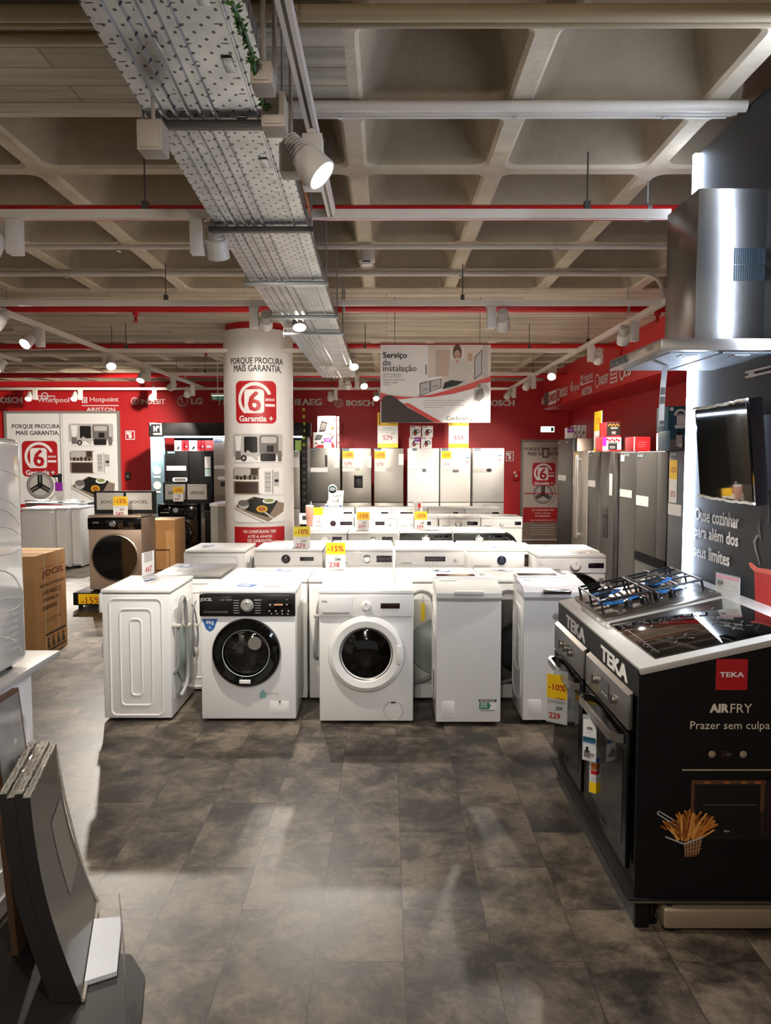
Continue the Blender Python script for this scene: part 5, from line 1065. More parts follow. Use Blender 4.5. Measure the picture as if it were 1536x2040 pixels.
b = MB(); hh = .50; b.box(-.17, .17, 0, .006, 0, hh, WPRINT); part(b, 'board', t); a = Art(base=.0006); a.rect(-.17, hh * .52, .17, hh, YEL); a.text('699', 0, hh * .3, REDPR, w=.2, bold=.01); a.text('-15%', 0, hh * .76, REDPR, w=.22, bold=.01); a.rect(-.17, 0, .17, .05, YEL2); part(a.plane((0, 0, 0), *FRONT), 'print', t, smooth=False)
def coffee(bg):
    def f(a, w, h):
        a.rect(-w * .2, h * .1, w * .28, h * .62, KPRINT, r=w * .05); a.rect(-w * .12, h * .2, w * .18, h * .4, GPRINT); a.rect(-w * .2, h * .55, w * .3, h * .68, GPRINT)
        for k in range(7): a.disc(-w * .36 + w * .12 * k, h * (.78 + .07 * (k % 2)), w * .06, ORNG if bg else REDPR)
        a.poly([(-w / 2, h * .02), (w / 2, h * .02), (w / 2, h * .14), (-w / 2, h * .06)], REDPR)
    return f
zB = 1.752; zU = at(1219, 871, 8.9).z
side_box(1208, 841, 1236, 870, 8.95, zU, .3, KPRINT, REDPR, coffee(True), 'black coffee machine box with orange flashes, stacked on the pale one')
side_box(1200, 871, 1238, 899, 8.9, zB, .3, WPRINT, REDPR, lambda a, w, h: (coffee(False)(a, w, h), a.rect(-w * .5, h * .4, -w * .3, h, PURP)), 'pale coffee machine box with purple corner, under the black one')
side_box(1262, 870, 1266, 899, 8.2, 1.747, .3, WPRINT, REDPR, None, 'narrow white edged box on the fridge beyond the red carton')
side_box(1267, 870, 1296, 898, 8.15, 1.747, .25, REDPR, REDPR, lambda a, w, h: [a.rect(-w * .4, h * (.3 + .15 * k), w * .1 + w * .08 * k, h * (.34 + .15 * k), mat('box_red_text', '#D8686A', .5)) for k in range(3)], 'plain red carton on the wide fridge, beside the coffee machine boxes')
def juicer(a, w, h):
    a.rect(-w * .12, h * .25, w * .25, h * .62, WPRINT, r=w * .04); a.rect(-w * .2, h * .1, w * .3, h * .24, WPRINT, r=w * .04); a.arc(w * .05, h * .62, w * .2, w * .3, 0, 180, WPRINT); a.rect(-w * .14, h * .6, w * .27, h * .68, LPRINT); a.arc(w * .3, h * .45, w * .1, w * .16, -90, 90, WPRINT); a.disc(-w * .36, h * .88, w * .09, WPRINT); a.rect(-w * .05, h * .3, -w * .03, h * .55, GPRINT)
side_box(1331, 809, 1376, 853, 6.95, at(1355, 858, 6.9).z, .3, TEAL, TEAL, juicer, 'dark teal citrus juicer box on top of the blender box')
side_box(1334, 858, 1376, 899, 6.9, 1.747, .3, TEAL, TEAL, lambda a, w, h: (a.rect(-w * .5, 0, w * .5, h * .55, GPRINT), a.rect(-w * .2, h * .2, w * .1, h * .8, LPRINT, r=w * .05), a.disc(-w * .05, h * .85, w * .16, KPRINT, ry=h * .08), a.rect(w * .14, h * .1, w * .4, h * .7, KPRINT, r=w * .05), a.disc(0, h * .25, w * .1, WPRINT)), 'blender box with dark and steel pictures on the blue grey fridge')
side_box(1310, 863, 1331, 897, 7.42, 1.747, .04, WPRINT, WPRINT, lambda a, w, h: (a.rect(-w / 2, h * .45, w / 2, h, PURP), a.text('TOP', 0, h * .8, WPRINT, w=w * .55, bold=.01), a.text('preço', 0, h * .58, WPRINT, w=w * .7)), 'white card with purple TOP header beside the teal boxes')

# ================================================================ BLACK APPLIANCE DISPLAY BEHIND THE PILLAR
YD = 13.4
def dx(px): return at(px, 900, YD).x
def dz(py): return at(400, py, YD).z
t = thing('fridge_display', 'large black lit display bay for fridges behind the pillar with a number one emblem', 'display bay', ((dx(297) + dx(612)) / 2, YD, 0))
b = MB(); b.box(dx(297), dx(600), YD, YD + .7, dz(870), dz(842), MATTK, .01); b.cyl((dx(598), YD + .18, dz(870)), (dx(598), YD + .18, dz(842)), .18, MATTK, n=24); part(b, 'header', t, world=True)
b = MB(); b.box(dx(300), dx(325), YD, YD + .12, 0, dz(870), mat('display_pillar_blue_light', '#6E8894', .4)); part(b, 'side_pillar', t, world=True)  # blue light on this pillar put into its base colour
b = MB(); b.box(dx(326), dx(595), YD + .7, YD + .74, 0, dz(870), MATTK); part(b, 'back_board', t, world=True)
b = MB(); b.box(dx(582), dx(600), YD + .45, YD + .5, dz(905), dz(876), LIME); part(b, 'lime_panel', t, 'lime green lit panel', world=True)
b = MB(); b.box(dx(600), dx(612), YD + .02, YD + .6, 0, dz(870), BLACK)
for k in range(14): b.box(dx(603), dx(608), YD + .012, YD + .02, dz(1000) + .12 * k, dz(1000) + .12 * k + .05, DARKM if k < 8 else LIME)
part(b, 'slotted_upright', t, 'black slotted upright', world=True)
b = MB(); b.box(dx(327), dx(602), YD + .0, YD + .03, dz(871.5), dz(868.8), LEDW); part(b, 'led_strip', t, 'white glowing strip', world=True)
a = Art(); X0 = dx(300); a.frame(X0, dz(866), dx(323), dz(843), .016, WPRINT); a.rect(X0 - .005, dz(867), dx(306), dz(848), MATTK); a.text('Nº1', (dx(307) + dx(321)) / 2, dz(854), WPRINT, w=dx(321) - dx(307), h=.10, bold=.03); a.text('MUNDIAL', (dx(307) + dx(323)) / 2, dz(864), WPRINT, w=dx(323) - dx(307), bold=.02)
for y in (904, 937, 967): a.disc(dx(312), dz(y), .07, WPRINT); a.rect(dx(305), dz(y + 15), dx(319), dz(y + 11), WPRINT, r=.015)
part(a.plane((0, YD, 0), *FRONT), 'print', t, world=True, smooth=False)
x0, x1 = dx(328), dx(422); w = x1 - x0; zt = dz(898)
fridge('matt black four door fridge in the lit display bay', ((x0 + x1) / 2, YD + .03, 0), 0, w, .6, zt, [(-w / 2, -.01, .78, zt), (.0, w / 2, .78, zt), (-w / 2, -.01, .06, .77), (0, w / 2, .06, .77)], MATTK,
       prints=(nofrost(-w / 2 + .04, zt - .03, .13), tag(-w / 2 + .02, -.05, zt - .34, zt - .26), tag(-.13, -.06, zt - .33, zt - .27, LPRINT), tag(w / 2 - .13, w / 2 - .03, zt - .3, zt - .1), tag(w / 2 - .13, w / 2 - .03, zt - .44, zt - .31, mat('pale_aqua', '#BFD9D4', .5)), tag(-w / 2 + .12, -.03, zt - .53, zt - .46, WPRINT, .03), tag(-w / 2 + .15, -.05, zt - .52, zt - .47, GPRINT, .02)))
x0, x1 = dx(424), dx(478); w = x1 - x0
fridge('bronze silver tall fridge in the display bay, half behind the pillar', ((x0 + x1) / 2, YD + .03, 0), 0, w, .6, dz(873), [(-w / 2, w / 2, .06, .8), (-w / 2, w / 2, .81, dz(873))], mat('fridge_bronze', '#B3A698', .35, .5), prints=(nofrost(-w / 2 + .02, dz(878), .13), tag(-w / 2 + .01, .02, dz(934), dz(927)), tag(-w / 2 + .06, .06, dz(956), dz(949), WPRINT, .03), tag(-w / 2 + .12, .02, dz(969), dz(960), KPRINT)))
x0, x1 = dx(570), dx(597); w = x1 - x0
fridge('silver fridge at the far edge of the display bay beside the pillar', ((x0 + x1) / 2, YD + .03, 0), 0, w, .4, dz(898), [(-w / 2, w / 2, .06, .8), (-w / 2, w / 2, .81, dz(898))], FSILV, prints=(tag(.0, .1, dz(931), dz(911)),))
for k, (p0, p1, m, lb) in enumerate(((344, 364, WPRINT, 'white boxed appliance on the black fridge, nearest the emblem'), (365, 372, REDPR, 'narrow red box on the black fridge beside the first white box'), (373, 397, WPRINT, 'second white box with red edge on the black fridge'), (398, 404, REDPR, 'thin red and black box on the black fridge'), (405, 424, mat('box_coral', '#D9473F', .5), 'coral red box on the black fridge, nearest the pillar'))):
    w = dx(p1) - dx(p0); carton(lb, ((dx(p0) + dx(p1)) / 2, YD + .12, zt), 0, w, .25, dz(877) - zt, m, REDPR, (lambda a, w, h: (a.rect(w * .2, h * .0, w * .5, h, REDPR), a.line(-w * .2, h * .1, -w * .05, h * .4, .03, KPRINT))) if k in (0, 2) else (lambda a, w, h: a.rect(-w * .3, h * .3, w * .2, h * .5, LPRINT)), grp='boxes on the black fridge')

# ================================================================ LEFT SIDE MACHINES
def podium(px0, px1, py0, Y, h, lbl, texts):
    x0 = at(px0, 1000, Y).x; x1 = at(px1, 1000, Y).x; t = thing('display_podium', lbl, 'podium', ((x0 + x1) / 2, Y, 0)); b = MB(); b.box(x0, x1, Y, Y + .75, .05, h, MATTK, .006); part(b, 'platform', t, world=True)
    b = MB()
    for x in (x0 + .06, x1 - .06): b.cyl((x, Y + .06, 0), (x, Y + .06, .05), .025, BLACK, n=12).cyl((x, Y + .68, 0), (x, Y + .68, .05), .025, BLACK, n=12)
    part(b, 'foot', t, world=True)
    a = Art(base=.003); w = (x1 - x0 - .08) / 3
    for k in range(3): a.rect(x0 + .06 + w * k, .065, x0 + .06 + w * (k + 1) - .012, h - .012, YEL); a.text(texts, x0 + .06 + w * (k + .5) - .006, h * .55, REDPR, w=w * .75, bold=.01)
    part(a.plane((0, Y, 0), *FRONT), 'discount_strip', t, 'row of yellow discount panels', world=True, smooth=False); return t
def display_board(px0, px1, py0, py1, Y, z, text, lbl):
    x0 = at(px0, 980, Y).x; x1 = at(px1, 980, Y).x; zb = at(px0, py0, Y).z; t = thing('display_board', lbl, 'display board', ((x0 + x1) / 2, Y, z)); b = MB(); b.box(x0, x1, Y, Y + .03, z, zb, MATTK); part(b, 'frame', t, world=True)
    g = (x1 - x0) * .045; m = (x0 + x1) / 2; h = zb - z
    for A, B_ in ((x0 + g, m - g / 2), (m + g / 2, x1 - g * 1.4)):
        b = MB(); b.box(A, B_, Y - .006, Y, z + h * .18, zb - h * .08, mat('board_silver', '#C5C1B9', .35, .4)); part(b, 'plate', t, world=True)
        a = Art(base=.0065); a.text(text, (A + B_) / 2, z + h * .5, KPRINT if text[0] == 'S' else BROWNPR, w=(B_ - A) * .72, h=h * .17, bold=.015); part(a.plane((0, Y, 0), *FRONT), 'lettering', t, world=True, smooth=False)
YJ = 8.62
podium(140, 312, 1187, YJ - .1, .19, 'low black podium with yellow -15% panels under the bronze washer', '-15%')
jx = (at(173, 1000, YJ).x + at(281, 1000, YJ).x) / 2
washer('bronze front loading washer with huge black round door on a low podium', (jx, YJ, .19), 0, .6, .54, .85, body=BRONZE, topm=BRONZE, pan=GLOSSK, panh=.13, knob=(-.02, .03, CHROME), disp=(.1, .24, GLOSSK), drawer=None, door=(.0, .38, .262), ringm=mat('bronze_ring', '#B7A999', .25, .8), glass=GLASSD, flush=True, flap=False, blue=False, seed=5, texts=(('JOCEL', -.2, .77, .07, LPRINT),))
display_board(187, 310, 978, 1029, YJ + .25, 1.042, 'JOCEL', 'black framed board with two silver plates on the bronze washer')
card(226, 989, 254, 1030, YJ + .06, '-15%', '349', 'yellow -15% price card reading 349 on the bronze washer', '409', stand=False)
carton('tall brown carton between the bronze washer and the black washer', (at(322, 1080, 9.6).x, 9.6, 0), 0, .33, .5, at(322, 1036, 9.6).z, CARD, CARD, lambda a, w, h: (a.rect(-w * .3, h * .3, w * .3, h * .6, CARDE), a.rect(-w * .28, h * .32, w * .28, h * .58, CARD)))
YS_ = 11.7
podium(300, 425, 1110, YS_ - .1, .12, 'low black podium with yellow -10% panels under the glossy black washer', '-10%')
sx = (at(315, 1000, YS_).x + at(390, 1000, YS_).x) / 2
washer('glossy black front loading washer on a low podium near the pillar', (sx, YS_, .12), 0, .59, .55, .86, body=GLOSSK, pan=GLOSSK, topm=GLOSSK, knob=(-.02, .03, SILVERP), disp=(.1, .24, SCREEN), drawer=(-.27, -.1), door=(.0, .42, .22), ringm=GLOSSK, ring2=CHROME, glass=GLASSB, flap=False, blue=False, seed=6)
display_board(325, 418, 961, 998, YS_ + .25, .982, 'SAMSUNG', 'black framed board with two silver plates on the glossy black washer')
card(345, 970, 365, 999, YS_ + .05, '-10%', '447', 'yellow -10% price card reading 447 on the glossy black washer', '499', stand=False)
# wrapped grey machine beside the pillar
x0 = at(418, 1000, 9.9).x; t = thing('wrapped_appliance', 'grey plastic wrapped appliance with white top just before the pillar', 'appliance', (x0 + .3, 9.9, 0))
b = MB(); b.box(-.3, .3, 0, .6, .02, 1.06, mat('wrapped_grey', '#A3A49F', .25, var=.12, vscale=14, stretch=(6, 6, .4)), .02); part(b, 'body', t); b = MB(); b.box(-.305, .305, -.005, .605, 1.06, 1.1, WHITE, .006); part(b, 'top', t)
b = MB()
for k in range(6): b.tube([(-.28 + .1 * k, -.004, .05), (-.26 + .1 * k, -.006, .5), (-.27 + .1 * k, -.004, 1.05)], .004, mat('film_fold', '#C9CBC8', .15), n=6, smooth=3)
part(b, 'film_folds', t)
# white undercounter freezers
YW = 11.6
for p0, p1, dY, rz_, lb in ((40, 103, 0, 0, 'white undercounter freezer nearest the wrapped appliance, front face plain'), (110, 134, .1, 0, 'narrow white undercounter freezer in the middle of the white trio'), (141, 159, .2, 0, 'white undercounter freezer at the aisle end of the white trio')):
    x0 = at(p0, 1000, YW + dY).x; x1 = at(p1, 1000, YW + dY).x; t = thing('undercounter_freezer', lb, 'freezer', ((x0 + x1) / 2, YW + dY, 0), 0, 'white undercounter freezers'); w = x1 - x0
    b = MB(); b.box(-w / 2, w / 2, .05, .6, .02, .90, WHITE, .008); part(b, 'cabinet', t); b = MB(); b.box(-w / 2 + .004, w / 2 - .004, 0, .05, .05, .87, WHITE, .012, 3); part(b, 'door', t); b = MB(); b.box(-w / 2 - .003, w / 2 + .003, -.01, .605, .90, .93, WHITE, .008); part(b, 'top', t); b = MB(); b.box(-w / 2 + .02, w / 2 - .02, .03, .56, 0, .03, BLACK); part(b, 'base_grille', t)
b = MB(); c = at(120, 1012, 12.6); b.box(c.x - .5, c.x + .5, 12.45, 12.75, .93, .965, GALV, .01).tube([(c.x - .5, 12.45, .99), (c.x + .35, 12.45, .995), (c.x + .5, 12.5, .95)], .012, CHROME, n=8).box(c.x - .5, c.x - .46, 12.45, 12.75, 0, .93, GALV).box(c.x + .46, c.x + .5, 12.45, 12.75, 0, .93, GALV); solo(b, 'metal_stand', 'low metal stand behind the white undercounter freezers', 'stand')
t = thing('spray_bottle', 'dark bottle with purple card standing behind the white freezers', 'bottle', at(121, 1012, 12.55)); t.location.z = .966; WM[t.name] = Matrix.Translation(t.location)
b = MB(); b.cyl((0, 0, 0), (0, 0, .3), .05, WPRINT, n=16); part(b, 'bottle', t); b = MB(); b.cyl((0, 0, .3), (0, 0, .46), .03, KPRINT, n=14).box(-.12, .03, -.02, .02, .40, .44, KPRINT); part(b, 'spray_head', t); a = Art(); a.rect(-.06, .18, .06, .32, PURP); a.rect(-.06, .05, .06, .18, LPRINT); part(a.plane((0, -.05, 0), *FRONT), 'label', t, smooth=False)
b = MB(); c = at(163, 1010, 13.0); b.box(c.x - .07, c.x + .07, 13.0, 13.2, 0, at(163, 1008, 13.0).z, MATTK, .005)
for k in range(5): b.box(c.x - .05, c.x + .05, 12.99, 13.0, .3 + .13 * k, .38 + .13 * k, WPRINT if k % 2 else GPRINT)
solo(b, 'accessory_rack', 'slim dark rack with small white packs beside the freezers', 'rack')
# dishwasher carton
t = thing('appliance_carton', 'tall brown dishwasher carton with red and brown printing standing on the floor', 'carton', (-2.88, 6.62, 0), R(90))
b = MB(); b.box(-.31, .31, 0, .6, 0, .875, CARD, .006); part(b, 'carton', t)
b = MB()
for x in (-.13, .13): b.box(x - .006, x + .006, -.003, .603, -.0, .878, mat('strapping', '#D8C9A8', .3))
part(b, 'strap', t)
a = Art(base=.004); RD = mat('carton_red', '#8A3A24', .6)
a.text('JOCEL', .04, .70, RD, w=.44, h=.07, bold=.02); a.rect(-.2, .755, .27, .758, RD)
for k, s_ in enumerate(('MÁQUINA DE LAVAR LOIÇA', 'LAVE-VAISSELLE', 'LAVAVAJILLAS', 'DISHWASHER')): a.text(s_, .02 - .02 * k, .61 - .065 * k, CARDE, w=(.5, .36, .3, .28)[k], h=.04, bold=.01)
a.text('JLLO25114E', .02, .30, CARDE, w=.3, h=.04); a.rect(-.15, .175, .26, .19, KPRINT); a.rect(-.15, .035, .26, .05, KPRINT)
for k in range(4): a.disc(-.09 + .1 * k, .14, .012, KPRINT); a.poly([(-.115 + .1 * k, .065), (-.065 + .1 * k, .065), (-.085 + .1 * k, .125), (-.1 + .1 * k, .125)], KPRINT)
part(a.plane((0, 0, 0), *FRONT), 'print', t, smooth=False)

# ================================================================ OVEN DISPLAY UNIT
U0, U1, XA, XP = 2.68, 3.96, .885, 1.535
SL = .225; al = math.atan(SL)
TM = Matrix(((math.cos(al), 0, -math.sin(al), XA), (0, 1, 0, U0), (math.sin(al), 0, math.cos(al), .945), (0, 0, 0, 1)))
unit = thing('oven_display_unit', 'black kitchen display unit with sloping pale worktop and an oven advert on its side', 'display unit', ((XA + XP) / 2, (U0 + U1) / 2, 0))
def up(b, n, lab=None, smooth=True): return part(b, n, unit, lab, world=True, smooth=smooth)
b = MB(); b.prism([(XA + .01, .11), (XP - .004, .11), (XP - .004, 1.055), (XA + .01, .915)], MATTK, U0 + .012, U1, axis='y'); up(b, 'carcass')
b = MB(); b.prism([(XA, .11), (XP - .004, .11), (XP - .004, 1.06), (XA, .918)], MATTK, U0, U0 + .012, axis='y'); up(b, 'side_panel')
b = MB(); b.box(XA - .022, XP - .004, U0 - .012, U1 + .03, .095, .113, MATTK, .003).box(XA - .024, XP - .004, U0 - .016, U0 - .011, .100, .106, INOX); up(b, 'bottom_ledge')
b = MB(); b.box(XA + .005, XA + .02, U0 + .02, U1, .0, .096, BLACK).box(XA + .005, XA + .055, U0 - .0, U0 + .02, .0, .096, MATTK); up(b, 'kickboard')
b = MB(); b.box(XA, XA + .012, U0 + .012, U1, .835, .935, MATTK); up(b, 'front_fascia')
b = MB(); b.box(0, .66, -.006, U1 - U0 + .004, -.024, 0, WTOP, .002); b.xf(TM); up(b, 'worktop', 'pale laminate worktop')
a = Art(base=.001); G = lambda py_, pz_: (-py_, pz_)
for ya, yb in ((3.95, 3.46), (3.13, 2.80)):
    pass
for yc, wd in ((3.60, .37), (2.98, .36)):
    a.text('TEKA', -yc, .884, WPRINT, w=wd, h=.062, bold=.06)
up(a.plane((XA, 0, 0), (0, -1, 0), (0, 0, 1)), 'lettering', 'large white letters', smooth=False)
a = Art(base=.001)
a.rect(1.153, .868, 1.264, .978, REDPR); a.text('TEKA', 1.209, .923, WPRINT, w=.086, h=.018, bold=.03)
CRM = mat('print_cream', '#E8DCC6', .5); a.text('AIR', 1.168, .803, CRM, w=.066, h=.032, bold=.045); a.text('FRY', 1.245, .803, CRM, w=.076, h=.032); a.text('Prazer sem culpa!', 1.212, .738, CRM, w=.288, bold=.0)
for x in (1.147, 1.257): a.disc(x, .638, .013, TAUPE); a.disc(x - .003, .641, .009, mat('print_knob_tan', '#A89880', .5))
a.rect(1.178, .626, 1.213, .652, mat('print_dark_red', '#2A1410', .5)); a.text('SPIN', 1.205, .638, GPRINT, w=.02)
a.rect(1.043, .579, 1.5, .584, mat('print_warm_line', '#B8A888', .5))
OVB = mat('print_oven_brown', '#5B3A22', .5, var=.4, vscale=70); OVD = mat('print_oven_dark', '#1B120D', .5)
a.rect(1.085, .33, 1.50, .545, OVD); a.rect(1.10, .345, 1.318, .525, mat('print_oven_black', '#0A0807', .5))
a.rect(1.078, .53, 1.34, .545, OVB); a.rect(1.076, .43, 1.088, .545, OVB); a.rect(1.322, .43, 1.336, .545, OVB); a.rect(1.076, .36, 1.082, .43, mat('print_oven_deep', '#38241A', .5)); a.rect(1.328, .36, 1.334, .43, mat('print_oven_deep', '#38241A', .5))
for x in (1.12, 1.19, 1.25, 1.30): a.rect(x, .532, x + .022, .541, mat('print_oven_glow', '#9C5E2C', .5))
a.rect(1.12, .455, 1.31, .457, GPRINT); a.text('TEKA', 1.205, .36, LPRINT, w=.022, bold=.02)
q = random.Random(3); DKF = mat('print_fries_dark', '#8A4A16', .5, var=.3, vscale=60); LTF = mat('print_fries_light', '#E0A04A', .5, var=.2, vscale=60)
a.poly([(1.0, .385), (1.03, .34), (1.06, .315), (1.122, .335), (1.13, .38), (1.10, .41), (1.04, .41)], DKF)
for k in range(46):
    x0 = 1.065 + q.uniform(-.035, .05); an = R(90 + q.uniform(-48, 48) - (x0 - 1.065) * 500); L = q.uniform(.06, .105); zb = .325 + q.uniform(0, .03)
    a.line(x0, zb, x0 + L * math.cos(an), zb + L * math.sin(an), .0072, (FRY, LTF, DKF, FRY)[k % 4])
a.poly([(1.052, .318), (1.118, .342), (1.108, .288), (1.096, .272), (1.056, .268)], OVB)
for k in range(6): a.line(1.054 + .011 * k, .32 + .004 * k, 1.058 + .009 * k, .272 + .002 * k, .003, mat('print_wire', '#B98F62', .5))
for k in range(3): a.line(1.054, .31 - .012 * k, 1.114, .329 - .014 * k, .002, mat('print_wire', '#B98F62', .5))
a.line(.985, .345, 1.052, .318, .005, LPRINT); a.line(1.05, .318, 1.12, .345, .006, LPRINT); a.line(.955, .428, 1.02, .387, .004, LPRINT); a.line(.965, .435, 1.03, .395, .004, LPRINT); a.arc(.961, .431, .004, .008, 60, 250, LPRINT)
for k in range(4): a.line(.968 + .012 * k, .385 + .006 * k, .99 + .012 * k, .37 + .01 * k, .008, DKF)
up(a.plane((0, U0, 0), *FRONT), 'advert_print', 'dark oven advert with a basket of fries, red square and white lettering', smooth=False)
b = MB(); b.box(.985, 1.52, U0 - .03, U0 + .3, .012, .085, mat('drawer_steel', '#A39279', .42, .35, var=.03, vscale=120), .008, 3); up(b, 'bottom_drawer', 'brushed steel drawer front')
b = MB()
for x in (.96, 1.01, 1.45): b.lathe([(.022, 0), (.022, .008), (.012, .014), (.012, .09)], (x, U0 + .04 if x != 1.01 else U0 + .0, 0), (0, 0, 1), BLACK, n=14)
up(b, 'foot')

# ---- ovens
def oven(y0, y1, lbl, digital):
    """built in oven whose front faces the aisle"""
    w = y1 - y0; t = thing('built_in_oven', lbl, 'oven', (XA - .02, (y0 + y1) / 2, .19), R(-90)); hw = w / 2
    b = MB(); b.box(-hw, hw, 0, .018, .513, .640, mat('oven_steel', '#8A8884', .34, .85, var=.05, vscale=50, stretch=(1, 1, 30)), .004).prism([(.0, .640), (.018, .640), (.018, .652)], INOX, -hw, hw); part(b, 'control_panel', t)
    b = MB(); b.box(-hw, hw, .001, .018, .0, .505, mat('oven_door_black', '#080707', .16, spec=.16), .003); dr = part(b, 'door', t)
    b = MB(); b.box(-hw + .05, hw - .05, -.0005, .001, .07, .42, mat('oven_window_black', '#0B0908', .1, spec=.18)); part(b, 'window', dr)
    b = MB(); P = [(-hw + .045, 0), (-hw + .05, -.03), (-hw + .085, -.048), (hw - .085, -.048), (hw - .05, -.03), (hw - .045, 0)]; I_ = [(x * (1 - .012 / hw), y + (.011 if abs(y) > .01 else 0)) for x, y in P]
    n = len(P); v = [(x, y, z) for z in (.452, .482) for x, y in P] + [(x, y, z) for z in (.452, .482) for x, y in I_]
    f = []
    for j in range(n - 1): f += [(j, j + 1, n + j + 1, n + j), (2 * n + j, 3 * n + j, 3 * n + j + 1, 2 * n + j + 1), (j, 2 * n + j, 2 * n + j + 1, j + 1), (n + j, n + j + 1, 3 * n + j + 1, 3 * n + j)]
    b.faces(v, f, INOX); part(b, 'handle', dr, 'bowed steel bar')
    for x in ((-.135, .135) if digital else (-.11, -.02, .07)):
        b = MB(); b.lathe([(.02, 0), (.02, .004), (.017, .006), (.016, .014), (0, .015)], (x, 0, .578), (0, -1, 0), INOX, n=22).box(x - .003, x + .003, -.019, -.013, .56, .596, INOXD); part(b, 'knob', t)
    if digital:
        b = MB(); b.box(-.055, .055, -.002, .002, .545, .612, GLOSSK); part(b, 'display', t); b = MB()
        for k in range(3): b.cyl((-.025 + .025 * k, -.002, .556), (-.025 + .025 * k, -.005, .556), .004, LPRINT, n=8)
        part(b, 'button', t)
    a = Art(base=.0015); a.text('TEKA', 0, .035, GPRINT, w=.05, h=.008, bold=.02)
    for k in range(6): a.rect(-.2 + .075 * k, .628, -.19 + .075 * k, .6295, LPRINT)
    part(a.plane((0, 0, 0), *FRONT), 'marks', t, smooth=False)
oven(3.375, 3.955, 'built in oven with three knobs, the farther of the two ovens', False)
oven(2.73, 3.325, 'built in oven with two knobs and a clock display, the nearer oven', True)

# ---- hobs on the worktop (built flat, then laid on the slope)
ROT = TM.to_3x3().to_euler()
hob = thing('gas_hob', 'steel gas hob with black pan supports and bright blue protective film under the burners', 'hob', TM @ Vector((.34, .97, 0)), rx=ROT.x, ry=ROT.y, rz=ROT.z)
b = MB(); b.box(-.262, .262, -.275, .285, .0, .012, mat('hob_steel', '#77736C', .22, .9), .005); part(b, 'plate', hob)
for x in (-.118, .125):
    for y in (-.005, .2):
        r = .05 if (x > 0) == (y > .1) else .04
        b = MB(); b.lathe([(r * 1.25, .012), (r * 1.2, .018), (r, .022), (r, .034), (r * .6, .036), (0, .036)], (x, y, 0), (0, 0, 1), INOX, n=24); part(b, 'burner', hob)
        b = MB(); b.lathe([(r * .82, .034), (r * .8, .042), (0, .044)], (x, y, 0), (0, 0, 1), INOXD, n=24); part(b, 'burner_cap', hob)
        b = MB(); q = random.Random(int(x * 999 + y * 77)); P = []
        for k in range(14): a_ = 2 * math.pi * k / 14; rr = r * q.uniform(1.5, 2.15); P.append((x + rr * math.cos(a_), y + rr * math.sin(a_), .0135 + q.uniform(0, .008)))
        P2 = [(x + r * 1.2 * math.cos(2 * math.pi * k / 14), y + r * 1.2 * math.sin(2 * math.pi * k / 14), .026) for k in range(14)]
        b.faces(P + P2, [(k, (k + 1) % 14, 14 + (k + 1) % 14, 14 + k) for k in range(14)], BLUEF); part(b, 'protective_film', hob, 'crumpled bright blue film', smooth=False)
for x in (-.118, .125):
    b = MB(); x0, x1, y0, y1, zt_ = x - .112, x + .112, -.13, .275, .055
    b.tube([(x0, y0, zt_), (x1, y0, zt_), (x1, y1, zt_), (x0, y1, zt_), (x0, y0, zt_), (x1, y0, zt_)], .0055, BLACK, n=8, cap=False)
    for cx_ in (x0, x1):
        for cy_ in (y0, y1, (y0 + y1) / 2): b.tube([(cx_, cy_, .012), (cx_, cy_, zt_)], .0055, BLACK, n=8)
    for yc in (-.005, .2):
        for dx_, dy_ in ((1, 0), (-1, 0), (0, 1), (0, -1)):
            e = (x + dx_ * .112, yc + dy_ * (.125 if (dy_ < 0) == (yc < .1) else .075) if dy_ else yc, zt_); b.tube([e, (x + dx_ * .028, yc + dy_ * .028, zt_ + .004)], .0055, BLACK, n=8)
    b.tube([(x0, .0975, zt_), (x1, .0975, zt_)], .0055, BLACK, n=8); part(b, 'pan_support', hob)
for k, x in enumerate((-.115, -.04, .025, .092)):
    b = MB(); b.lathe([(.021, .012), (.021, .016), (.017, .018), (.0155, .038), (0, .04)], (x, -.14 + .002 * k, 0), (0, 0, 1), BLACK, n=20).box(x - .004, x + .004, -.157, -.123, .036, .044, BLACK); part(b, 'knob', hob)
gh = thing('glass_hob', 'black glass induction hob reflecting the lit display wall, nearest hob on the worktop', 'hob', TM @ Vector((.333, .35, 0)), rx=ROT.x, ry=ROT.y, rz=ROT.z)
b = MB(); b.box(-.255, .255, -.29, .29, .0, .005, mat('hob_glass', '#050505', .02, coat=1, ior=1.6), .002); part(b, 'glass', gh)
b = MB(); b.box(-.257, .257, -.292, .292, -.0, .0025, BLACK); part(b, 'trim_frame', gh)
a = Art(base=.0052, step=.00005)
for x, y in ((-.1, .14), (.12, .14), (-.1, -.13), (.12, -.13)):
    for k in range(4): an = R(45 + 90 * k); a.line(x + .03 * math.cos(an), y + .03 * math.sin(an), x + .055 * math.cos(an), y + .055 * math.sin(an), .0018, LPRINT)
    a.line(x - .018, y, x + .018, y, .0015, GPRINT)
for k in range(9): a.disc(-.235, -.2 + .045 * k, .003, GPRINT)
a.line(-.225, -.25, -.225, .22, .0015, GPRINT)
part(a.plane((0, 0, 0), (1, 0, 0), (0, 1, 0)), 'zone_marks', gh, smooth=False)

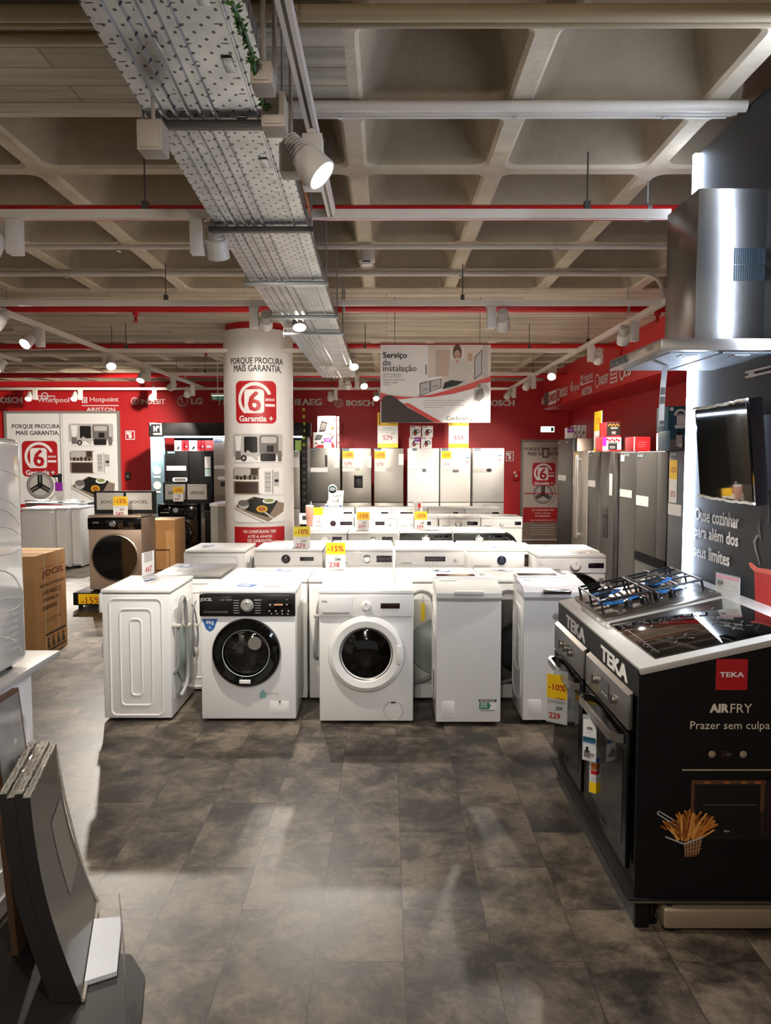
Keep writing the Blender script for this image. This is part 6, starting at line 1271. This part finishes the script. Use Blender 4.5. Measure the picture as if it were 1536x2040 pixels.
# ---- cards on the ovens and worktop
def oven_card(y0, y1, z0, z1, X_, yaw, lbl, draw):
    w = abs(y1 - y0); h = z1 - z0; t = thing('price_card', lbl, 'price card', (X_, (y0 + y1) / 2, z0), yaw, 'cards hanging on the ovens'); b = MB(); b.box(-w / 2, w / 2, 0, .002, 0, h, WPRINT).box(-w / 2 - .003, w / 2 + .003, -.001, .0, -.003, h + .02, mat('clear_sleeve', '#E6EAEC', .08, alpha=.25)); part(b, 'card', t)
    b = MB(); b.box(-.006, .006, .0, .02, h, h + .028, mat('clear_acrylic', '#DDE3E6', .1, alpha=.5)); part(b, 'hook', t)
    a = Art(base=.0015, step=.0004); draw(a, w, h); part(a.plane((0, 0, 0), *FRONT), 'print', t, smooth=False)
def f(a, w, h): a.rect(-w / 2, h * .5, w / 2, h, YEL); a.text('-10%', 0, h * .74, REDPR, w=w * .84, bold=.02); a.text('259', w * .12, h * .31, KPRINT, w=w * .32, bold=.02); a.text('229', -w * .08, h * .15, REDPR, w=w * .56, bold=.02); a.lines(0, h * .46, w * .85, 2, h * .03, GPRINT, t=h * .008); a.rect(0, h * .52, w * .42, h * .535, ORNG); a.lines(-w * .2, h * .05, w * .4, 1, h * .03, LPRINT, t=h * .008)
pA = at(1107, 1437, 3.62); pB = at(1107, 1342, 3.62); wA = (at(1124, 1380, 3.62).x - at(1090, 1380, 3.62).x)
oven_card(3.55, 3.55 + wA * 1.25, pA.z, pB.z, (pA.x + .0), R(-35), 'yellow and white card reading -10% and 229 hanging from the farther oven handle', f)
t_ = [o for o in bpy.data.objects if o.get('label', '').startswith('yellow and white card reading -10% and 229')][0]
def f(a, w, h): a.text('399', 0, h * .8, KPRINT, w=w * .45, bold=.02); a.rect(-w / 2, h * .48, w / 2, h * .58, TEAL); a.rect(-w / 2, h * .44, w / 2, h * .47, BLUE); a.rect(-w * .4, h * .08, w * .1, h * .25, GPRINT); a.rect(-w * .25, h * .2, -w * .05, h * .34, KPRINT); a.arc(w * .3, h * .16, w * .07, w * .12, 0, 360, KPRINT); a.line(-w * .1, h * .7, w * .1, h * .7, h * .01, GPRINT)
pA = at(1179, 1514, 3.08); pB = at(1179, 1434, 3.08); wA = at(1192, 1470, 3.08).x - at(1166, 1470, 3.08).x
oven_card(3.05, 3.05 + wA * 1.0, pA.z, pB.z, pA.x - .012, R(-35), 'white and blue card reading 399 hanging from the nearer oven handle', f)
def f(a, w, h): a.rect(-w * .4, h * .62, w * .1, h * .8, ORNG); a.rect(-w * .4, h * .5, w * .3, h * .6, REDPR); a.rect(-w * .4, h * .84, w * .4, h * .95, BLUE); a.rect(-w * .5, 0, w * .1, h * .28, YEL); a.lines(0, h * .42, w * .7, 2, h * .06, LPRINT, t=h * .02)
pA = at(1178, 1582, 3.12); pB = at(1178, 1508, 3.12)
oven_card(3.1, 3.155, pA.z, pB.z, pA.x + .02, R(-40), 'narrow energy label strip with orange bars hanging below the 399 card', f)
c0 = TM @ Vector((.625, .70, 0)); t = thing('price_card', 'small pale card in a clear holder standing at the back of the worktop', 'price card', c0, R(-78)); b = MB(); b.box(-.08, .08, 0, .003, 0, .08, WPRINT).box(-.083, .083, -.002, .0, 0, .088, mat('clear_sleeve', '#E6EAEC', .08, alpha=.25)); part(b, 'card', t); b = MB(); b.box(-.09, .09, -.03, .02, -.004, .004, mat('clear_acrylic', '#DDE3E6', .1, alpha=.5)); part(b, 'holder', t)
a = Art(); a.rect(-.08, .066, .08, .08, PINK); a.text('359', -.05, .045, KPRINT, w=.04, bold=.02); a.lines(.035, .045, .07, 3, .012, LPRINT, t=.004); part(a.plane((0, 0, 0), *FRONT), 'print', t, smooth=False)

# ---- lit display wall behind the worktop
wallp = thing('display_wall', 'tall charcoal display wall edged with a bright cold light strip behind the hobs', 'display wall', (XP + .02, 3.3, 0))
b = MB(); b.box(XP, XP + .045, 2.815, U1 + .005, .0, 3.17, PANELK); part(b, 'panel', wallp, world=True)
b = MB(); b.box(XP - .022, XP + .0, U1 - .03, U1 - .002, 1.085, 3.17, LEDW); part(b, 'led_strip', wallp, 'unseen cold white strip added for the chimney reflection', world=True)
b = MB(); b.box(XP - .012, XP + .0, 2.82, 2.85, 1.1, 3.17, LEDN); part(b, 'led_strip', wallp, 'unseen cold white strip added for the chimney reflection', world=True)  # strip out of view, added for the bright band reflected on the chimney
a = Art(base=.0012); pk = lambda px, py: atx(px, py, XP)
def PT(s_, pa, pb, h): A = Vector(pk(*pa)); B_ = Vector(pk(*pb)); a.text(s_, -(A.y + B_.y) / 2, (A.z + B_.z) / 2, WPRINT, w=A.y - B_.y, h=h, bold=.03)
PT('Ouse cozinhar', (1385, 1030), (1474, 1031), .067); PT('para além dos', (1384, 1066), (1472, 1074), .075); PT('seus limites', (1383, 1098), (1455, 1112), .062)
rp = lambda *P: [(-pk(x, y).y, pk(x, y).z) for x, y in P]
a.poly(rp((1504, 1135), (1560, 1148), (1560, 1222), (1515, 1204), (1506, 1196)), mat('print_pot_red', '#C0302E', .5)); a.poly(rp((1493, 1120), (1499, 1121), (1512, 1131), (1560, 1138), (1560, 1150), (1504, 1138), (1496, 1130)), mat('print_pot_rim', '#E06A5E', .5))
a.poly(rp((1517, 1127), (1515, 1127), (1505, 1095), (1502, 1078), (1508, 1066), (1517, 1065), (1510, 1072), (1507, 1082), (1511, 1102)), mat('print_steam', '#6E7070', .5)); a.poly(rp((1513, 1065), (1511, 1050), (1517, 1030), (1515, 1050), (1519, 1078), (1516, 1076)), mat('print_steam2', '#4A4C4C', .5)); a.poly(rp((1530, 1042), (1532, 1020), (1530, 985), (1529, 940), (1534, 985), (1536, 1020), (1534, 1042)), mat('print_steam2', '#4A4C4C', .5))
a.poly(rp((1500, 861), (1560, 850), (1560, 905), (1500, 905)), KPRINT); a.poly(rp((1500, 860), (1560, 849), (1560, 851), (1500, 862)), GPRINT); a.poly(rp((1500, 901), (1560, 899), (1560, 904), (1500, 905)), LPRINT); a.poly(rp((1516, 888), (1524, 887), (1524, 890), (1516, 891)), GPRINT)
part(a.plane((XP, 0, 0), (0, -1, 0), (0, 0, 1)), 'print', wallp, 'white slogan, red pot and steam print', world=True, smooth=False)
# ---- cooker hood
hd = thing('cooker_hood', 'brushed steel chimney cooker hood mounted high on the lit display wall', 'cooker hood', (1.3, 3.35, 2.08))
hy0, hy1, hx0, hz = 3.0, 3.69, 1.047, 2.083
b = MB(); b.box(1.257, XP, 3.216, 3.565, 2.13, 2.762, mat('hood_steel', '#8C8A87', .24, .95), .0015); ch = part(b, 'chimney', hd, world=True)
b = MB()
for r_ in range(2):
    for k in range(14): b.box(1.408 + .0092 * k, 1.4125 + .0092 * k, 3.212, 3.2165, 2.395 + .068 * r_, 2.458 + .068 * r_, mat('vent_blue_steel', '#1B2F3D', .3, .5))
part(b, 'vent_slots', ch, world=True)
b = MB(); b.box(hx0, XP, hy0, hy1, hz + .006, hz + .05, INOX, .0015); part(b, 'canopy', hd, world=True)
for k, (xa, xb) in enumerate(((hx0 + .05, hx0 + .24), (hx0 + .255, XP - .03))):
    b = MB(); b.box(xa, xb, hy0 + .05, hy1 - .05, hz, hz + .006, mat('filter_mesh', '#8E9499', .35, .8, bump=.6, bscale=300), .001); part(b, 'grease_filter', hd, world=True)
    b = MB(); b.box(xa + .06, xa + .12, hy0 + .08, hy0 + .14, hz - .003, hz, LPRINT).box(xa + .075, xa + .105, hy0 + .09, hy0 + .13, hz - .0045, hz - .003, GPRINT); part(b, 'filter_latch', hd, world=True)
b = MB(); b.box(hx0 - .003, hx0, 3.42, 3.68, hz + .012, hz + .044, GLOSSK); part(b, 'control_strip', hd, world=True)
b = MB()
for k in range(3): b.cyl((hx0 - .003, 3.47 + .045 * k, hz + .028), (hx0 - .006, 3.47 + .045 * k, hz + .028), .006, INOX, n=12)
part(b, 'button', hd, world=True)
a = Art(); a.text('TEKA', -3.13, hz + .03, KPRINT, w=.09, h=.018, bold=.01); part(a.plane((hx0, 0, 0), (0, -1, 0), (0, 0, 1)), 'lettering', hd, world=True, smooth=False)
b = MB(); b.box(XP - .03, XP - .018, 2.72, 3.3, hz - .05, hz - .042, INOX).box(XP - .03, XP - .018, 2.72, 3.3, hz - .07, hz - .062, INOX); 
for y in (2.74, 3.28): b.box(XP - .02, XP, y, y + .012, hz - .07, hz - .042, INOX)
solo(b, 'wall_rail', 'thin double steel rail on the display wall just under the cooker hood', 'rail')
# hanging strip of price labels
T0 = at(1326, 728, 3.42); t = thing('label_strip', 'long narrow strip of shelf labels hanging from the cooker hood edge', 'label strip', (T0.x, 3.42, T0.z))
b = MB(); P = [at(1331, 715, 3.45), at(1325, 735, 3.42), at(1321, 775, 3.41), at(1319, 812, 3.41), at(1317.5, 848, 3.41)]
v = []
for p in P: v += [p + Vector((-.013, 0, 0)), p + Vector((.013, .006, 0)), p + Vector((.013, .009, 0)), p + Vector((-.013, .003, 0))]
f_ = []
for k in range(len(P) - 1):
    for j in range(4): f_.append((4 * k + j, 4 * k + (j + 1) % 4, 4 * k + 4 + (j + 1) % 4, 4 * k + 4 + j))
b.faces(v, f_ + [(0, 1, 2, 3), tuple(range(len(v) - 4, len(v)))], WPRINT); part(b, 'strip', t, world=True)
b = MB()
for py0, py1 in ((772, 786), (790, 804), (838, 846)):
    A = at(1319.5 + (800 - py0) * .03, py0, 3.407); B_ = at(1319 + (800 - py1) * .03, py1, 3.407); b.box(A.x - .008, A.x + .009, 3.403, 3.407, B_.z, A.z, GPRINT)
part(b, 'print', t, world=True)
# inclined glass appliance on the wall
gp = thing('glass_hood', 'tilted mirror black glass appliance with loose film, mounted on the display wall', 'glass hood', (1.43, 3.28, 1.7))
b = MB(); v0 = [Vector(p) for p in ((1.405, 3.57, 1.905), (1.375, 2.975, 1.905), (1.412, 3.50, 1.503), (1.405, 2.955, 1.497))]
n_ = Vector((.05, 0, .006)); b.faces(v0 + [p + n_ for p in v0], [(0, 1, 3, 2), (4, 6, 7, 5), (0, 4, 5, 1), (2, 3, 7, 6), (0, 2, 6, 4), (1, 5, 7, 3)], GLOSSK); part(b, 'back_case', gp, world=True)
b = MB(); e_ = Vector((-.003, 0, 0)); L = lambda a_, b_, f: a_.lerp(b_, f); c0 = v0; I4 = [c0[0].lerp(c0[3], .035), c0[1].lerp(c0[2], .035), c0[2].lerp(c0[1], .035), c0[3].lerp(c0[0], .035)]
b.faces([p + e_ for p in I4] + [p for p in I4], [(0, 1, 3, 2), (0, 4, 5, 1), (2, 3, 7, 6), (0, 2, 6, 4), (1, 5, 7, 3)], mat('mirror_black_glass', '#2A2823', .03, .35, coat=1)); part(b, 'glass', gp, world=True)
for s_, (A, B_) in (('t', (v0[0], v0[1])), ('b', (v0[2], v0[3]))):
    b = MB(); q = random.Random(5); P = []
    for k in range(19): p = A.lerp(B_, k / 18) + Vector((-.006, 0, .006 if s_ == 'b' else -.006)); P.append(p + Vector((-q.uniform(0, .003), 0, q.uniform(-.003, .003))))
    b.tube(P, .006, mat('loose_film', '#C9CBC6', .12, .3), n=6); part(b, 'loose_film', gp, world=True)
b = MB(); b.box(1.46, XP, 3.1, 3.45, 1.55, 1.85, BLACK); part(b, 'mounting_box', gp, world=True)

# ================================================================ NEAR LEFT: STACKED APPLIANCES, LEANING PANELS
NX = -1.385
t = thing('white_appliance', 'white floor standing appliance at the picture edge with a pale board on top', 'appliance', (NX - .3, 2.7, 0))
b = MB(); b.box(NX - .6, NX, 2.42, 2.99, .02, .845, WHITE, .012); part(b, 'body', t, world=True)
b = MB(); ridge(b, lambda u, v: (NX + .002, u, v), 2.5, .1, 2.93, .74, .12, .008, WHITE); ridge(b, lambda u, v: (NX + .002, u, v), 2.58, .2, 2.85, .64, .09, .007, WHITE); part(b, 'embossed_side', t, world=True)
b = MB(); b.box(NX - .56, NX - .04, 2.46, 2.95, 0, .03, BLACK); part(b, 'feet', t, world=True)
b = MB(); b.box(NX - .62, NX + .012, 2.38, 3.225, .845, .872, WTOP, .003); solo(b, 'worktop_board', 'pale laminated board lying on the white appliance and overhanging at the back', 'board')
t = thing('wrapped_appliance', 'tall white appliance wrapped in shiny creased plastic film, standing on the pale board', 'appliance', (NX - .3, 2.7, .872))
FILM = mat('film_wrapped_white', '#CFCCC2', .18, var=.05, vscale=4, coat=.8)
b = MB(); b.box(NX - .62, NX - .012, 2.40, 2.985, .895, 1.752, FILM, .028, 4); part(b, 'body', t, world=True)
b = MB()
for x in (NX - .55, NX - .08):
    for y in (2.46, 2.94): b.cyl((x, y, .872), (x, y, .9), .025, BLACK, n=12)
part(b, 'feet', t, world=True)
b = MB(); q = random.Random(9)
for k in range(9):
    z = 1.64 - .075 * k + q.uniform(-.035, .035); sag = q.uniform(-.03, .13); b.tube([(NX - .0125, 2.45 + q.uniform(0, .1), z + .03), (NX - .0115, 2.75, z + .01), (NX - .0115, 2.88, z - sag * .3), (NX - .013, 2.95, z - sag)], q.uniform(.0015, .003), mat('film_crease', '#DAD7CD', .1, coat=1), n=6, smooth=5)
part(b, 'film_creases', t, world=True)
b = MB()
for k in range(6):
    for j in range(3): b.box(NX - .013, NX - .0105, 2.76 + .055 * j, 2.80 + .055 * j, .96 + .026 * k, .972 + .026 * k, LPRINT)
part(b, 'vent_grille', t, world=True)
b = MB(); P = [(-.86, 2.51), (-.78, 2.40), (-.73, 2.2), (-.70, 1.7), (-2.0, 1.7), (-2.0, 2.40), (-1.37, 2.40), (-1.37, 2.7), (-1.16, 2.53)]; b.prism([(x, y) for x, y in P], mat('dark_floor_sheet', '#1A1613', .6, var=.2), 0, .012, axis='z'); solo(b, 'floor_sheet', 'thin dark sheet on the floor under the leaning panels', 'mat')  # thin dark sheet lying flat on the floor
def lean(k):
    """one wrapped panel of the stack: slightly bowed, feet on the dark sheet, top towards the appliance"""
    off = -.0245 * k; N = 10; v = []; th = .021
    for j in range(N + 1):
        f = j / N; sag = -.03 * math.sin(math.pi * f)
        for (xb, yb, xt, yt) in ((-.932, 2.276, -1.113, 2.36), (-1.08, 2.80, -1.225, 2.815)):
            x = xb + (xt - xb) * f + sag + off; y = yb + (yt - yb) * f; z = .014 + .608 * f + .012 * (k % 2) * f
            v += [(x, y, z), (x - th, y - .006, z)]
    f_ = []
    for j in range(N):
        a0, b0 = 4 * j, 4 * j + 4
        f_ += [(a0, a0 + 2, b0 + 2, b0), (a0 + 1, b0 + 1, b0 + 3, a0 + 3)]
    w_ = [(0, 1, 3, 2), (4 * N, 4 * N + 2, 4 * N + 3, 4 * N + 1)]
    ed = [(4 * j, 4 * j + 4, 4 * j + 5, 4 * j + 1) for j in range(N)]; ed2 = [(4 * j + 2, 4 * j + 3, 4 * j + 7, 4 * j + 6) for j in range(N)]
    return v, f_, w_, ed, ed2
PF = mat('wrapped_panel_face', '#3E392F', .3, var=.12, vscale=6, coat=.5); PE = mat('dark_wood_edge', '#120A07', .3, var=.3, vscale=40); PW = mat('wrap_film_edge', '#B5AFA4', .12, .2, var=.3, vscale=50)
for k, lb in enumerate(('front wrapped panel of the leaning stack with a paper sheet under the film', 'second dark edged wrapped panel, behind the front one in the leaning stack', 'third dark edged wrapped panel of the leaning stack', 'rearmost dark edged wrapped panel of the leaning stack, against the framed picture')):
    v, f_, w_, ed, ed2 = lean(k); t = thing('wrapped_sheet', lb, 'sheet', (-.97 - .03 * k, 2.5, .014), 0, 'wrapped panels leaning at the picture edge')
    b = MB(); bv = b.faces(v, f_, PF); i = b.mi(PE); 
    for q_ in ed: b.bm.faces.new([bv[j] for j in q_]).material_index = i
    i = b.mi(PW)
    for q_ in ed2 + w_: b.bm.faces.new([bv[j] for j in q_]).material_index = i
    part(b, 'board', t, world=True)
    q = random.Random(k); b = MB()
    for s_ in (.004, .016):   # crumpled film along the top edge
        P = []
        for j in range(22): f = j / 21; P.append(Vector((-1.113 - .0245 * k - s_ - .112 * f + q.uniform(-.004, .004), 2.36 + .455 * f, .622 + .012 * (k % 2) + q.uniform(-.003, .007))))
        b.tube(P, .004, PW, n=6)
    part(b, 'film_fold', t, world=True)
    if k == 0:
        b = MB(); N = 8; vv = []
        for j in range(N + 1):
            f = .30 + .40 * j / N; sag = -.03 * math.sin(math.pi * f)
            for u in (.50, .92):
                xb = -.932 + (-1.08 + .932) * u; yb = 2.276 + .524 * u; xt = -1.113 - .112 * u; yt = 2.36 + .455 * u; vv.append((xb + (xt - xb) * f + sag + .002, yb + (yt - yb) * f - .001, .014 + .608 * f))
        b.faces(vv, [(2 * j, 2 * j + 1, 2 * j + 3, 2 * j + 2) for j in range(N)], mat('paper_under_film', '#6E675B', .3, coat=.5)); part(b, 'paper_sheet', t, world=True)
        b = MB(); e = [(-.932 + (-1.08 + .932) * u, 2.276 + .524 * u) for u in (0, 1)]
        b.tube([(-1.082 + .004, 2.802, .02), (-1.125, 2.808, .12), (-1.17, 2.81, .3), (-1.205, 2.815, .46), (-1.228, 2.817, .62)], .005, PW, n=8, smooth=3); b.tube([(-.93, 2.275, .02), (-1.0, 2.53, .02), (-1.08, 2.8, .02)], .006, PW, n=8, smooth=3); part(b, 'film_seam', t, world=True)
t = thing('framed_picture', 'narrow framed picture leaning between the wrapped panels and the white appliance', 'picture', (-1.30, 2.65, .014))
b = MB(); v = [Vector(p) for p in ((-1.235, 2.50, .014), (-1.235, 2.74, .014), (-1.318, 2.545, .86), (-1.318, 2.735, .86))]; n_ = Vector((-.022, 0, -.002)); b.faces(v + [p + n_ for p in v], [(0, 1, 3, 2), (4, 6, 7, 5), (0, 4, 5, 1), (2, 3, 7, 6), (0, 2, 6, 4), (1, 5, 7, 3)], mat('frame_brown_wood', '#5A3F28', .5, var=.2, vscale=20)); part(b, 'frame', t, world=True)
b = MB(); e_ = Vector((.0015, 0, 0)); g = lambda fu, fv: v[0].lerp(v[1], fu).lerp(v[2].lerp(v[3], fu), fv) + e_
b.faces([g(.06, .45), g(.94, .45), g(.94, .985), g(.06, .985)], [(0, 1, 2, 3)], mat('picture_grey_print', '#8C8A85', .12, var=.35, vscale=9, coat=1))
for fu, fv, s_ in ((.62, .80, .03), (.4, .72, .05)): b.faces([g(fu + s_ * math.cos(R(40 * j)) * 2, fv + s_ * .5 * math.sin(R(40 * j))) + e_ * .6 for j in range(9)], [tuple(range(9))], LPRINT if s_ < .04 else GPRINT)
part(b, 'print', t, world=True, smooth=False)
b = MB(); v = [(-.955, 2.35), (-.87, 2.40), (-.955, 2.70), (-1.05, 2.685)]; b.prism(v, STYRO, .0125, .028, axis='z'); solo(b, 'foam_sheet', 'flat white foam sheet on the floor at the foot of the leaning panels', 'foam sheet')
P0 = Vector((-.80, 2.27, .013)); t = thing('plastic_sleeve', 'upright folded clear plastic sleeve standing on the dark sheet edge beside the foam sheet', 'plastic sleeve', P0)
b = MB(); v = [Vector(p) for p in ((-.79, 2.25, .013), (-.83, 2.36, .13), (-.808, 2.26, .37), (-.775, 2.2, .14))]; b.faces(v + [p + Vector((.002, .002, 0)) for p in v], [(0, 1, 2, 3), (4, 7, 6, 5), (0, 4, 5, 1), (1, 5, 6, 2), (2, 6, 7, 3), (3, 7, 4, 0)], mat('clear_folded_plastic', '#A9A398', .15, alpha=.55)); part(b, 'sheet', t, world=True, smooth=False)
